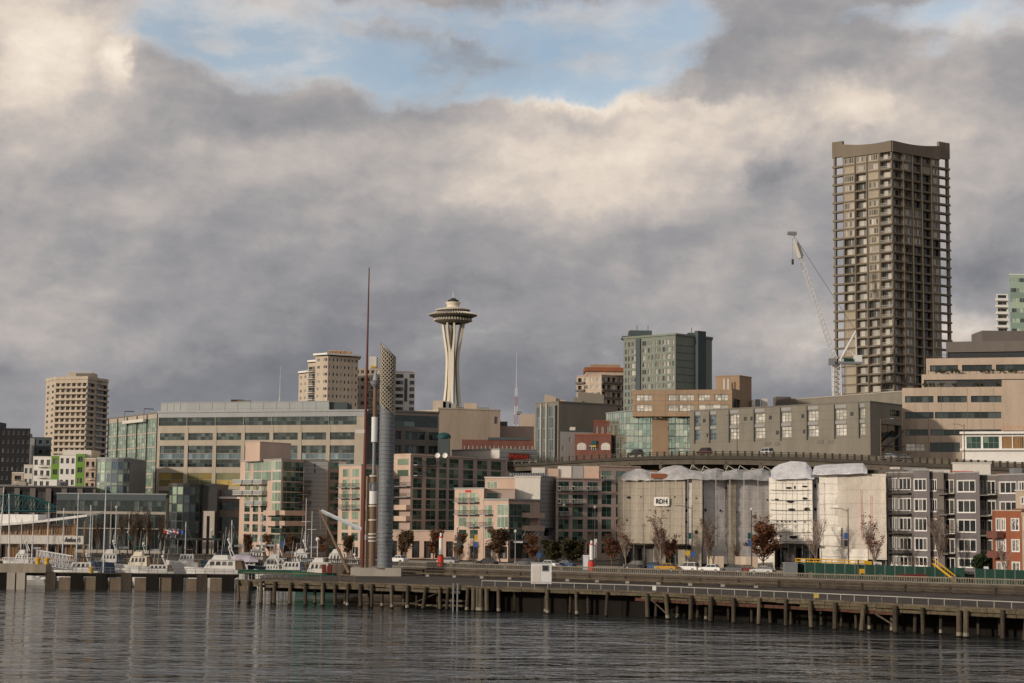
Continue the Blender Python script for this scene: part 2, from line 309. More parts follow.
class Facade:
    def __init__(s, bld, A, B, z0, z1, wmat):
        s.b = bld; s.A = Vector((A[0], A[1], 0)); s.B = Vector((B[0], B[1], 0)); s.L = (s.B-s.A).length
        s.d = (s.B-s.A)/s.L; s.n = Vector((s.d.y, -s.d.x, 0)); s.z0 = z0; s.z1 = z1; s.wmat = wmat; s.holes = []
    def uz(s, px, py):
        d = ray(px, py); t = (s.A-CP).dot(s.n)/d.dot(s.n); p = CP+d*t
        return (p-s.A).dot(s.d), p.z
    def P(s, u, d, z): v = s.A+s.d*u+s.n*d; return Vector((v.x, v.y, z))
    def T(s, u, z, d=0.0):
        p = s.P(u, d, z); return Matrix(((s.d.x, -s.n.x, 0, p.x), (s.d.y, -s.n.y, 0, p.y), (0, 0, 1, p.z), (0, 0, 0, 1)))
    def win(s, u0, u1, z0, z1, st, name='window'):
        u0 = max(u0, .02); u1 = min(u1, s.L-.02); z0 = max(z0, s.z0+.02); z1 = min(z1, s.z1-.02)
        if u1-u0 < .15 or z1-z0 < .15: return
        s.holes.append((u0, u1, z0, z1)); s.b.wins.append((s, u0, u1, z0, z1, st, name))
    def winpx(s, x0, y0, x1, y1, st, name='window'):
        a, zt = s.uz(x0, y0); b, zb = s.uz(x1, y1); s.win(a, b, zb, zt, st, name)
    def grid(s, us, zs, st, skip=None):
        for j, (a, b) in enumerate(zs):
            for i, (c, d) in enumerate(us):
                q = st(i, j) if callable(st) else st
                if q: s.win(c, d, a, b, q)
    def cols(s, n, frac=.6, u0=0., u1=None):
        u1 = s.L if u1 is None else u1; w = (u1-u0)/n
        return [(u0+w*(i+.5-frac/2), u0+w*(i+.5+frac/2)) for i in range(n)]
    def rows(s, n, lo=.25, hi=.85, z0=None, z1=None):
        z0 = s.z0 if z0 is None else z0; z1 = s.z1 if z1 is None else z1; h = (z1-z0)/n
        return [(z0+h*(i+lo), z0+h*(i+hi)) for i in range(n)]
    def bar(s, u0, u1, d0, d1, z0, z1, m, name, parent=None):
        mb = MB(); mb.box(u0, u1, -d1, -d0, z0, z1, 0, s.T(0, 0)); return mb.build(name, [m], parent or s.b.root)
    def balcony(s, u0, u1, z, dep=1.4, rail='glass', slab='grey_metal', th=.22, h=1.05, railmat=None):
        """slab with a glass, bar or solid front"""
        k = ('bal', round(u1-u0, 3), dep, rail, slab, th, h, railmat); w = u1-u0
        if k not in WC:
            a = MB(); a.box(0, w, -dep, 0, 0, th); r = MB()
            if rail == 'glass':
                for (x0, x1, y0, y1) in ((.05, w-.05, -dep+.03, -dep+.06), (.03, .06, -dep+.06, 0), (w-.06, w-.03, -dep+.06, 0)): r.box(x0, x1, y0, y1, th+.08, h, 1)
                r.box(0, w, -dep, -dep+.09, h, h+.08, 0)
                nn = max(2, int(w/1.3))
                for i in range(nn+1): x = i*(w-.08)/nn; r.box(x, x+.08, -dep+.065, -dep+.13, th, h, 0)
                ra = r.mesh('railing', [railmat or 'white_metal', 'rail_glass'])
            elif rail == 'bar':
                r.box(0, w, -dep, -dep+.08, h-.08, h); r.box(0, .08, -dep+.08, 0, h-.08, h); r.box(w-.08, w, -dep+.08, 0, h-.08, h)
                r.box(0, w, -dep, -dep+.06, th+.1, th+.16)
                nn = max(2, int(w/.35))
                for i in range(nn+1): x = i*(w-.05)/nn; r.box(x, x+.05, -dep+.01, -dep+.06, th+.16, h-.08, 0)
                ra = r.mesh('railing', [railmat or 'dark_metal'])
            else:
                r.box(0, w, -dep-.02, -dep+.14, -.1, h); r.box(0, .14, -dep+.14, 0, th, h); r.box(w-.14, w, -dep+.14, 0, th, h)
                ra = r.mesh('railing', [railmat or slab])
            WC[k] = (a.mesh('balcony', [slab]), ra)
        o = bpy.data.objects.new('balcony', WC[k][0]); C.objects.link(o); o.parent = s.b.root
        o.matrix_basis = Matrix.Translation(-Vector(s.b.root.location)) @ s.T(u0, z)
        r = bpy.data.objects.new('railing', WC[k][1]); C.objects.link(r); r.parent = o
class Bld:
    def __init__(s, name, label, cat, loc, group=None):
        s.root = empty(name, loc, label, cat, group); s.blocks = []; s.wins = []
    def block(s, pts, z0, z1, wmat, roof='roofing', name='wall', coping=None, cop_h=.45, cop_o=.18):
        pts = [(p[0], p[1]) for p in pts]; n = len(pts)
        fs = [Facade(s, pts[i], pts[(i+1) % n], z0, z1, wmat) for i in range(n)]
        s.blocks.append((pts, z0, z1, wmat, roof, name, fs))
        if coping:
            c = Vector((sum(p[0] for p in pts)/n, sum(p[1] for p in pts)/n)); mb = MB()
            q = []
            for i in range(n):
                e0 = (Vector(pts[i])-Vector(pts[i-1])).normalized(); e1 = (Vector(pts[(i+1) % n])-Vector(pts[i])).normalized()
                n0 = Vector((e0.y, -e0.x)); n1 = Vector((e1.y, -e1.x)); b = (n0+n1)
                b = b/max(.5, (1+n0.dot(n1))); q.append(Vector(pts[i])+b*cop_o)
            mb.prism(q, z1+.003, z1+cop_h); mb.build('parapet', [coping], s.root)
        return fs
    def box(s, x0, x1, y0, y1, z0, z1, m, name):
        mb = MB(); mb.box(x0, x1, y0, y1, z0, z1); return mb.build(name, [m], s.root)
    def finish(s, limit=100):
        for (pts, z0, z1, wmat, roof, name, fs) in s.blocks:
            mb = MB(); mb.add([(p[0], p[1], z1) for p in pts], [tuple(range(len(pts)))], 1)
            for f in fs:
                us = sorted({0.0, f.L, *[round(x, 4) for h in f.holes for x in h[:2]]}); zs = sorted({z0, z1, *[round(x, 4) for h in f.holes for x in h[2:]]})
                if not f.holes: us = [0, f.L]; zs = [z0, z1]
                for j in range(len(zs)-1):
                    zc = (zs[j]+zs[j+1])/2; run = None
                    hs = [h for h in f.holes if h[2] < zc < h[3]]
                    for i in range(len(us)-1):
                        uc = (us[i]+us[i+1])/2
                        hole = any(h[0] < uc < h[1] for h in hs)
                        if not hole:
                            if run is None: run = us[i]
                        if hole or i == len(us)-2:
                            end = us[i] if hole else us[i+1]
                            if run is not None: mb.quad(f.P(run, 0, zs[j]), f.P(end, 0, zs[j]), f.P(end, 0, zs[j+1]), f.P(run, 0, zs[j+1]), 0)
                            run = None
            mb.build(name, [wmat, roof], s.root)
        Ti = Matrix.Translation(-Vector(s.root.location))
        s.wins.sort(key=lambda w: -((w[2]-w[1])*(w[4]-w[3])))
        rest = {}
        for i, (f, a, b, c, d, st, nm) in enumerate(s.wins):
            if i < limit:
                o = bpy.data.objects.new(nm, window_mesh(b-a, d-c, st, f.wmat)); C.objects.link(o); o.parent = s.root; o.matrix_basis = Ti @ f.T(a, c)
            else: rest.setdefault((st, f.wmat), []).append((f, a, b, c, d))
        if rest:
            mb = MB(); mats = []
            for (st, wm_), lst in rest.items():
                base = len(mats); mats += [wm_, STY[st][1], STY[st][0]]; sub = MB()
                for (f, a, b, c, d) in lst: window_mb(sub, f.T(a, c), b-a, d-c, st)
                n = len(mb.v); mb.v += sub.v; mb.f += [tuple(i+n for i in q) for q in sub.f]; mb.m += [q+base for q in sub.m]
            o = mb.build('window', mats, s.root); o['kind'] = 'stuff'
def xy(px, Y, py=480): p = at(px, py, Y); return (p.x, p.y)
def zat(px, py, Y): return at(px, py, Y).z
def foot(front, depth):
    """footprint: visible corners left to right, then a back edge pushed away from the camera"""
    a = [Vector(p) for p in front]
    e = min(.04*depth, .2*(a[-1].x-a[0].x))
    return [tuple(p) for p in a] + [(a[-1].x+a[-1].x/a[-1].y*depth-e, a[-1].y+depth), (a[0].x+a[0].x/a[0].y*depth+e, a[0].y+depth)]

# ------------------------------------------------------------------ terrain
def sea_y(x): return 319-.65*x if x > -22 else 333.3+(-22-x)*.92 if x > -60 else 368.3+(-60-x)*.12
def gz(x, y):
    s = y-(319-.65*max(-160, min(x, 160))); k = .085+.055*max(0., min(1., (x-20)/90))
    return 5+min(max(0., s-85)*k, 42+14*max(0., min(1., (x-20)/90)))
# ------------------------------------------------------------------ setting: water, ground, road
def water():
    mb = MB(); mb.quad((-9000, -3000, 0), (9000, -3000, 0), (9000, 9000, 0), (-9000, 9000, 0))
    m = bpy.data.materials.new('sea_water'); m.use_nodes = True; t = m.node_tree; b = t.nodes['Principled BSDF']
    b.inputs['Base Color'].default_value = (.045, .050, .051, 1); b.inputs['Roughness'].default_value = .06; b.inputs['IOR'].default_value = 1.33
    g = t.nodes.new('ShaderNodeNewGeometry')
    def n(sc, scale, det, rough=.5):
        mp = t.nodes.new('ShaderNodeMapping'); mp.inputs['Scale'].default_value = sc; mp.inputs['Rotation'].default_value = (0, 0, .12)
        t.links.new(g.outputs['Position'], mp.inputs[0])
        q = t.nodes.new('ShaderNodeTexNoise'); q.inputs['Scale'].default_value = scale; q.inputs['Detail'].default_value = det; q.inputs['Roughness'].default_value = rough
        q.inputs['Distortion'].default_value = .4
        t.links.new(mp.outputs[0], q.inputs['Vector']); return q.outputs['Fac']
    a = n((.45, 1.0, 1), .34, 4, .5); c = n((.4, 1.0, 1), .09, 2)
    mu = t.nodes.new('ShaderNodeMath'); mu.operation = 'MULTIPLY_ADD'; mu.inputs[1].default_value = 1.6; t.links.new(c, mu.inputs[0]); t.links.new(a, mu.inputs[2])
    bp = t.nodes.new('ShaderNodeBump'); bp.inputs['Strength'].default_value = 1.0; bp.inputs['Distance'].default_value = .9
    t.links.new(mu.outputs[0], bp.inputs['Height']); t.links.new(bp.outputs[0], b.inputs['Normal'])
    M['sea_water'] = m
    o = mb.build('water', ['sea_water']); o['kind'] = 'structure'
water()
def ground():
    mb = MB(); xs = [-5000, -2500, -1200, -600, -400]+list(range(-300, 301, 20))+[400, 600, 1200, 2500, 5000]
    ts = [0, 20, 45, 85, 120, 160, 200, 260, 320, 400, 500, 650, 900, 1300, 2500, 8000]
    vs = []
    for t in ts:
        for x in xs:
            y = sea_y(max(-300, min(300, x)))+t; vs.append((x, y, gz(x, y)))
    n = len(xs); fs = [(j*n+i, j*n+i+1, (j+1)*n+i+1, (j+1)*n+i) for j in range(len(ts)-1) for i in range(n-1)]
    mb.add(vs, fs)
    mb.build('ground', ['soil'])['kind'] = 'structure'
    mb = MB(); r = MB(); p = MB(); ln = MB()
    xs = list(range(-300, 301, 10))
    for a, b in zip(xs[:-1], xs[1:]):
        ya, yb = sea_y(a), sea_y(b)
        mb.quad((a, ya, -2), (b, yb, -2), (b, yb, 5.0), (a, ya, 5.0))              # seawall face
        p.quad((a, ya, 5.006), (b, yb, 5.006), (b, yb+7, 5.006), (a, ya+7, 5.006))   # promenade pavement
        p.quad((a, ya+7, 4.9), (a, ya+7, 5.006), (b, yb+7, 5.006), (b, yb+7, 4.9))
        r.quad((a, ya+7, 5.003-.0), (b, yb+7, 5.003), (b, yb+33, 5.003), (a, ya+33, 5.003))
        p.quad((a, ya+33, 5.12), (b, yb+33, 5.12), (b, yb+44, 5.12), (a, ya+44, 5.12))
        p.quad((a, ya+33, 5.0), (b, yb+33, 5.0), (b, yb+33, 5.12), (a, ya+33, 5.12))
        if a % 20 == 0: ln.quad((a, ya+20, 5.008), (a+5, ya+20-3.2, 5.008), (a+5, ya+20.15-3.2, 5.008), (a, ya+20.15, 5.008))
    mb.build('seawall', ['seawall'])['kind'] = 'structure'
    r.build('road', ['asphalt'])['kind'] = 'structure'; p.build('pavement', ['concrete'])['kind'] = 'structure'; ln.build('road_marking', ['white_paint'])['kind'] = 'structure'
ground()
# ------------------------------------------------------------------ window styles
style('plain', 'glass_dark', 'grey_metal', 2, 1); style('far', 'glass_dark', 'grey_metal', 1, 1, .1, .25); style('far_band', 'glass_dark', 'dark_metal', 4, 1, .12, .8)
style('blind', 'glass_blind', 'off_white', 2, 1); style('curtain', 'glass_pale', 'grey_metal', 6, 2, .09, .06); style('curtain_dark', 'glass_office', 'dark_metal', 6, 2, .09, .06)
style('office', 'glass_office', 'dark_metal', 6, 2, .1, .25); style('office_strip', 'glass_office', 'grey_metal', 4, 1, .1, .12); style('spandrel', 'glass_blue', 'grey_metal', 6, 1, .08, .2)
style('gold', 'glass_gold', 'beige_precast', 2, 2, .1, .2); style('green2', 'glass_green', 'grey_metal', 2, 2, .08, .2); style('green3', 'glass_green', 'grey_metal', 3, 2, .08, .2)
style('pale2', 'glass_pale', 'pale_metal', 2, 2, .08, .15); style('pale3', 'glass_pale', 'white_metal', 3, 1, .08, .12); style('bright', 'glass_bright', 'grey_metal', 4, 2, .08, .25)
style('teal_wall', 'glass_teal', 'grey_metal', 5, 4, .09, .06); style('white3', 'glass_dark', 'white_paint', 3, 1, .13, .12, .09); style('white2', 'glass_dark', 'white_paint', 2, 1, .12, .12, .08)
style('dark_open', 'glass_dark', 'dark_metal', 2, 1, .08, 1.0); style('wide_dark', 'glass_office', 'dark_metal', 5, 1, .1, .5); style('wood', 'glass_wood', 'wood', 5, 1, .14, .25)
style('panel_glazed', 'glass_blind', 'tower_panel', 4, 1, .22, .18, .25); style('panel_shut', 'tower_panel', 'tower_panel', 4, 2, .12, .12, .25); style('loggia', 'glass_blind', 'off_white', 2, 1, .22, 1.5)

# ------------------------------------------------------------------ far left tower (octagonal slab block)
def tan_tower():
    Y = 900; p = [xy(45.5, 912, 400), xy(55, 896, 400), xy(87, 890, 400), xy(107.5, 912, 400)]; zt = zat(70, 380.5, Y); zb = gz(-230, 905)-2
    b = Bld('apartment_tower', 'tan apartment tower with stacked balcony bands, alone behind the white and green flats', 'tower', (p[1][0]+8, 905, zb))
    f = b.block(foot(p, 26), zb, zt, 'cream_stucco', coping='cream_stucco', cop_h=1.6, cop_o=.3)
    h = 3.05; n = 19
    for i in range(n):
        z = zt-1.6-h*(i+1)
        f[0].grid(f[0].cols(2, .42), [(z+1.0, z+2.3)], 'far')
        f[1].grid(f[1].cols(6, .8), [(z+1.15, z+2.85)], 'loggia')
        f[2].grid([(f[2].L*.03, f[2].L*.36), (f[2].L*.46, f[2].L*.97)], [(z+1.1, z+2.9)], 'dark_open')
        f[1].bar(0, f[1].L, 0, .9, z, z+1.05, 'cream_stucco', 'balcony')
        f[2].bar(f[2].L*.42, f[2].L, 0, .9, z, z+.95, 'cream_stucco', 'balcony')
    def pent(x0, x1, yt, yb, m, Yp):
        a = at(x0, yt, Yp); c = at(x1, yb, Yp); b.box(a.x, c.x, Yp, Yp+12, zt, a.z, m, 'penthouse')
    pent(52, 101, 378.0, 381, 'cream_stucco', 900); pent(67.5, 92, 372.3, 378, 'cream_stucco', 901.5); pent(76, 91, 373.2, 378, 'dark_concrete', 901.2)
    b.finish()
tan_tower()
def simple(name, label, cat, px0, px1, pyt, Y, dep, wall, zb=None, group=None, cop=None, Y1=None):
    a = at(px0, pyt, Y); c = at(px1, pyt, Y1 or Y); zb = gz(a.x, Y)-1 if zb is None else zb
    b = Bld(name, label, cat, ((a.x+c.x)/2, Y, zb), group)
    f = b.block(foot([(a.x, a.y), (c.x, c.y)], dep), zb, a.z, wall, coping=cop)
    return b, f, a.z, zb
b, f, zt, zb = simple('office_block', 'black office block with faint dark windows at the left edge of the skyline', 'building', -14, 30.5, 428, 600, 30, 'black_panel')
f[0].grid(f[0].cols(9, .5), f[0].rows(9, .3, .75, z0=zt-28, z1=zt), 'far'); b.box(at(0, 0, 602).x, at(12.5, 0, 602).x, 602, 615, zt, zat(5, 421.5, 602), 'slate', 'penthouse'); b.finish()
b, f, zt, zb = simple('office_block', 'small grey block with stepped dark roof between the black block and the tan tower', 'building', 30, 51.5, 437, 640, 25, 'slate')
f[0].grid(f[0].cols(3, .45), f[0].rows(6, .3, .7, z0=zt-22, z1=zt), 'far'); b.box(at(30, 0, 642).x, at(39.5, 0, 642).x, 642, 655, zt, zat(35, 432.5, 642), 'grey_siding', 'penthouse')
b.box(at(42, 0, 640).x, at(51.5, 0, 640).x, 639.7, 639.9, zb, zt-.5, 'grey_siding', 'wall_panel'); b.finish()

def white_green():
    Y = 550; zb = gz(-140, Y)-1
    b = Bld('apartment_block', 'low white apartment block with lime green wall panels below the tan tower', 'building', (at(55, 0, Y).x, Y, zb))
    for (x0, x1, yt, m, wc) in ((12, 24, 473, 'tan_stucco', 1), (24, 33.3, 465.5, 'off_white', 2), (33.3, 51.5, 457, 'white_paint', 3), (51.5, 59.6, 456, 'lime_panel', 1), (59.6, 76, 455.5, 'white_paint', 3), (76, 85, 454, 'lime_panel', 1), (85, 96, 459, 'tan_stucco', 2)):
        A = at(x0, yt, Y); B_ = at(x1, yt, Y)
        f = b.block(foot([(A.x, Y), (B_.x, Y)], 15), zb, A.z, m, coping='off_white', cop_h=.3, cop_o=.05)[0]
        for k in range(4):
            z = A.z-3.4*(k+1)
            f.grid(f.cols(wc, .55), [(z+.9, z+2.6)], 'plain' if m != 'tan_stucco' else 'dark_open')
            if m in ('tan_stucco',) or (x0 == 33.3): f.balcony(f.L*.3, f.L*.75, z+.2, 1.0, 'bar', 'off_white', railmat='off_white')
    b.box(at(76, 0, Y).x, at(104, 0, Y).x, Y+4, Y+16, zb, zat(80, 450, Y+4), 'off_white', 'penthouse'); b.finish()
white_green()

# ------------------------------------------------------------------ cream hotel towers left of the mast
def cream_tower():
    Y = 760; zb = gz(-80, 760)-2
    b = Bld('apartment_tower', 'cream apartment tower with white roof brims, left of the tall thin mast', 'tower', (at(325, 0, Y).x, Y+10, zb))
    pts = [xy(296.5, Y+14), xy(305.5, Y+8)]; z = zat(300, 373.5, Y+10)
    f = b.block(foot(pts, 25), zb, z, 'cream_stucco'); f[0].grid(f[0].cols(2, .4), f[0].rows(9, .3, .7, z0=z-28, z1=z), 'blind')
    A = [xy(305.5, Y+6), xy(313.5, Y+2)]; z2 = zat(308, 363, Y+5); f = b.block(foot(A, 25), zb, z2, 'cream_stucco')
    for k in range(9): f[0].balcony(.3, f[0].L-.2, z2-4.2-3.1*k, 1.6, 'bar', 'off_white', railmat='off_white'); f[0].win(.6, f[0].L-.5, z2-4-3.1*k+.2, z2-4-3.1*k+2.3, 'plain')
    P = [xy(313, Y), xy(325.5, Y-5), xy(356, Y+3)]; z3 = zat(325, 356, Y-4); f = b.block(foot(P, 28), zb, z3, 'cream_stucco')
    rs = f[0].rows(8, .3, .7, z0=z3-25.5, z1=z3); f[0].grid(f[0].cols(2, .4), rs, 'blind'); f[0].grid([(f[0].L-1.7, f[0].L-.5)], rs, 'far')
    f[1].grid(f[1].cols(8, .42), rs, lambda i, j: 'blind' if (i*7+j*3) % 3 == 0 else 'plain')
    def brim(pts, z, o=1.6, h=.8):
        mb = MB(); c = foot(pts, 16); cx = sum(p[0] for p in c)/len(c); cy = sum(p[1] for p in c)/len(c)
        mb.prism([(cx+(p[0]-cx)*(1+o/8), cy+(p[1]-cy)*(1+o/10)) for p in c], z, z+h); mb.build('roof_brim', ['white_paint'], b.root)
    brim(pts, z+.4); brim(A, z2+.4); brim(P, z3+.5, 1.1)
    mb = MB(); a = at(328, 350.5, Y+6); c = at(345.5, 356, Y+6); mb.box(a.x, c.x, Y+6, Y+14, z3+1.4, a.z); mb.build('penthouse', ['cream_stucco'], b.root)
    mb = MB()
    for k in range(7): x = a.x+.4+k*(c.x-a.x-.8)/6; mb.box(x-.35, x+.35, Y+5.6, Y+5.9, a.z-2.2, a.z-.2)
    for k in range(5): x = a.x+3+k*(c.x-a.x)/4.2; mb.box(x-.5, x+.5, Y+3, Y+3.5, z3+1.4, z3+2.7)
    mb.build('roof_equipment', ['wood'], b.root); b.finish()
cream_tower()
b, f, zt, zb = simple('apartment_tower', 'grey and tan tower with balconies partly hidden behind the thin mast', 'tower', 355, 396, 368, 800, 25, 'beige_precast', zb=None)
rs = f[0].rows(8, .3, .75, z0=zt-29, z1=zt); f[0].grid(f[0].cols(8, .6), rs, lambda i, j: ('blind', 'plain', 'dark_open')[(i*5+j) % 3])
for k in range(7): f[0].balcony(f[0].L*.3, f[0].L*.5, zt-6.9-3.62*k, 1.3, 'bar', 'off_white')
b.box(at(376, 0, 803).x, at(383, 0, 803).x, 803, 812, zt, zat(380, 356.5, 803), 'off_white', 'penthouse'); b.box(at(377.5, 0, 802).x, at(382.5, 0, 802).x, 801.8, 802.6, zt+.4, zat(380, 366, 802), 'yellow_paint', 'hoist'); b.finish()
b, f, zt, zb = simple('apartment_tower', 'white and blue glass tower just right of the perforated cylinder tower', 'tower', 388, 415, 372, 820, 25, 'white_paint', zb=None, cop='off_white')
rs = f[0].rows(7, .12, .72, z0=zt-22, z1=zt); L = f[0].L; f[0].grid([(L*.05, L*.58), (L*.8, L*.98)], rs, lambda i, j: 'office_strip' if (i+j) % 4 else 'far_band'); f[0].win(L*.61, L*.73, zt-14, zt-3, 'curtain_dark'); b.finish()

# ------------------------------------------------------------------ lattice radio masts
mat('faded_red', (.40, .19, .17))
def lattice(name, label, px, yt, yb, Y, w, group=None):
    a = at(px, yt, Y); c = at(px, yb, Y); zb = gz(a.x, Y)-1; H = a.z-zb
    t = empty(name, (a.x, Y, zb), label, 'antenna mast'); seg = 10
    for part, mcol in (('red_section', 'faded_red'), ('white_section', 'white_metal')):
        mb = MB()
        for s in range(seg):
            if (s % 2 == 0) != (mcol == 'faded_red'): continue
            z0 = zb+H*.72*s/seg; z1 = zb+H*.72*(s+1)/seg; w0 = w*(1-.75*s/seg); w1 = w*(1-.75*(s+1)/seg)
            q0 = [(a.x+sx*w0, Y+sy*w0, z0) for sx, sy in ((-1, -1), (1, -1), (1, 1), (-1, 1))]; q1 = [(a.x+sx*w1, Y+sy*w1, z1) for sx, sy in ((-1, -1), (1, -1), (1, 1), (-1, 1))]
            for i in range(4):
                mb.tube(q0[i], q1[i], .22, n=4); mb.tube(q0[i], q1[(i+1) % 4], .14, n=4); mb.tube(q0[(i+1) % 4], q1[i], .14, n=4); mb.tube(q0[i], q0[(i+1) % 4], .14, n=4)
        mb.build(part, [mcol], t)
    mb = MB(); mb.tube((a.x, Y, zb+H*.72), (a.x, Y, a.z), .3, .1, 5); mb.build('antenna', ['white_metal'], t)
lattice('radio_mast', 'red and white lattice radio mast tapering to a needle, right of the saucer tower', 516.7, 352, 424, 1500, 2.9)
lattice('radio_mast', 'faint thin red and white radio mast left of the cream tower', 280.5, 366, 402, 1500, 1.3)

# ------------------------------------------------------------------ observation tower with saucer
def needle():
    Y = 1600; top = at(453.3, 293, Y); k = Y/1735.0
    cx = at(452.8, 330, Y).x; cy = Y
    def Z(py): return zat(452.5, py, Y)
    zb = gz(cx, cy)-2
    t = empty('observation_tower', (cx, cy, zb), 'white observation tower with a flying saucer top on three curved legs', 'tower')
    def L(prof, m, name): mb = MB(); mb.lathe([(r*k, Z(y)) for r, y in prof], cx, cy, 40, cap=True); return mb.build(name, [m], t, smooth=False)
    # radius in px at this distance
    L([(3.0, 302.5), (5.4, 301.6), (5.6, 300.2), (3.4, 299.6), (2.6, 298.6), (.8, 297.8)], 'needle_dark', 'beacon_deck')
    L([(8.2, 308.4), (6.3, 306.6), (6.0, 305.5), (7.2, 303.6), (7.6, 302.4), (6.8, 302.2)], 'ivory', 'neck')
    L([(17, 310.9), (17.6, 309.9), (13.2, 308.9), (7.8, 307.8)], 'ivory', 'upper_roof')
    L([(16.0, 313.0), (16.6, 310.9)], 'needle_dark', 'observation_deck')
    o = L([(20.5, 317.2), (24.2, 315.8), (24.3, 315.1), (17.6, 312.9), (15, 312.7)], 'needle_grey', 'halo_ring')
    mb = MB()
    for i in range(48):
        a = 2*math.pi*i/48; r0_, r1_ = 17.6*k, 24.6*k
        mb.tube((cx+r0_*math.cos(a), cy+r0_*math.sin(a), Z(312.9)), (cx+r1_*math.cos(a), cy+r1_*math.sin(a), Z(315.3)), .45, n=4)
    mb.build('halo_fins', ['ivory'], t)
    L([(18.0, 319.2), (20.4, 317.1), (20, 315.6)], 'needle_dark', 'restaurant_windows')
    L([(11, 323.8), (15.5, 322.7), (18.8, 321.2), (19.3, 319.9), (18.0, 319.0)], 'needle_grey', 'lower_ring')
    mb = MB()
    for i in range(40):
        a = 2*math.pi*i/40; mb.tube((cx+19.2*k*math.cos(a), cy+19.2*k*math.sin(a), Z(321.2)), (cx+18.2*k*math.cos(a), cy+18.2*k*math.sin(a), Z(318.6)), .5, n=4)
    mb.build('ring_ribs', ['ivory'], t)
    mb = MB(); mb.tube((cx, cy, Z(299)), (cx, cy, Z(291.5)), .5, .22, 6); mb.build('spire', ['white_metal'], t)
    # core
    mb = MB(); mb.prism([(cx+3.0*k*math.cos(a), cy+3.0*k*math.sin(a)) for a in (R(30), R(90), R(150), R(210), R(270), R(330))], zb, Z(323)); mb.build('core', ['needle_dark'], t)
    mb = MB()
    for j in range(22): z = Z(325)-(Z(325)-Z(352))*j/22; mb.box(cx-2.4*k, cx+2.4*k, cy-3.2*k, cy-2.95*k, z, z+.7)
    mb.build('core_ribs', ['needle_grey'], t)
    # three pairs of legs, each pair of blades joined at the waist
    prof = [(11.2, 322.8), (9.2, 333), (7.2, 345), (6.1, 353), (5.5, 362), (5.8, 375), (6.6, 388), (7.9, 400), (9.4, 412), (11.5, 425)]
    for n, a0 in enumerate((R(-100), R(20), R(140))):
        mb = MB()
        for sgn in (-1, 1):
            rings = []
            for (r, y) in prof:
                sp = (3.6 if y < 340 else 2.6 if y < 350 else 1.55 if y < 395 else 1.9 if y < 405 else 2.8)*k
                rr = r*k*.92; th = 1.35*k
                c = Vector((math.cos(a0), math.sin(a0), 0)); s_ = Vector((-math.sin(a0), math.cos(a0), 0))*sgn
                ctr = Vector((cx, cy, Z(y)))+c*rr+s_*sp
                w_ = (.95 if y < 340 else 1.1 if y < 350 else 1.6)*k
                rings.append([ctr+c*th-s_*w_, ctr+c*th+s_*w_*.8, ctr-c*th+s_*w_*.8, ctr-c*th-s_*w_])
            mb.loft(rings)
        o = mb.build('leg', ['ivory'], t)
    mb = MB(); mb.lathe([(5.8*k, Z(409)), (12*k, Z(408.4)), (12.4*k, Z(407.6)), (11*k, Z(407.2))], cx, cy, 30, cap=True); mb.build('terrace_ring', ['ivory'], t)
needle()

# ------------------------------------------------------------------ buildings under the saucer tower
def tan_low():
    Y = 620; zb = gz(-20, 620)-2
    b = Bld('warehouse', 'plain tan blank walled building at the foot of the saucer tower', 'building', (at(465, 0, Y).x, Y+8, zb))
    p = [xy(416, Y+6), xy(437, Y)]; z = zat(430, 411.5, Y+3); f = b.block(foot(p, 20), zb, z, 'cream_stucco', coping='cream_stucco'); f[0].grid(f[0].cols(3, .5), [(z-4.5, z-2)], 'far')
    p = [xy(437.5, Y), xy(499.5, Y+8)]; z = zat(460, 409.5, Y+3); f = b.block(foot(p, 30), zb, z, 'tan_stucco', coping='cream_stucco')
    f[0].grid([(f[0].L-2.2, f[0].L-.8)], [(z-4.8, z-2.2)], 'far')
    for (x0, x1, yt, m) in ((433, 446, 400.5, 'cream_stucco'), (443, 451, 401.5, 'grey_metal'), (449, 456, 403.5, 'grey_siding'), (464, 477, 403.2, 'tan_stucco'), (478, 489, 407, 'grey_metal')):
        a = at(x0, yt, Y+12); c = at(x1, yt, Y+12); b.box(a.x, c.x, Y+12, Y+20, z-2, a.z, m, 'roof_unit')
    b.finish()
tan_low()
b, f, zt, zb = simple('storage_block', 'small tan block at the foot of the red and white lattice mast', 'building', 520, 536, 414, 700, 20, 'tan_stucco', zb=None); b.box(at(521, 0, 701).x, at(526, 0, 701).x, 700.5, 706, zt, zt+1.2, 'grey_metal', 'roof_unit'); b.finish()
b, f, zt, zb = simple('storage_block', 'low dark roofed building between the tan warehouse and the grey concrete block', 'building', 497, 534, 426, 640, 20, 'brown_shade_stucco', zb=None); b.box(at(499, 0, 641).x, at(512, 0, 641).x, 641, 650, zt, zat(505, 421.5, 641), 'roofing', 'penthouse'); b.finish()
b, f, zt, zb = simple('brick_building', 'dark red brick building with a row of small pale windows behind the striped hotel block', 'building', 462, 534, 439.5, 560, 18, 'brick', zb=None)
f[0].grid(f[0].cols(17, .35), [(zt-4.0, zt-1.8), (zt-8.5, zt-6)], 'blind'); b.box(at(493, 0, 560).x, at(534, 0, 560).x, 559.7, 561, zt+.01, zat(510, 437.5, 560), 'slate', 'roof_trim'); b.finish()

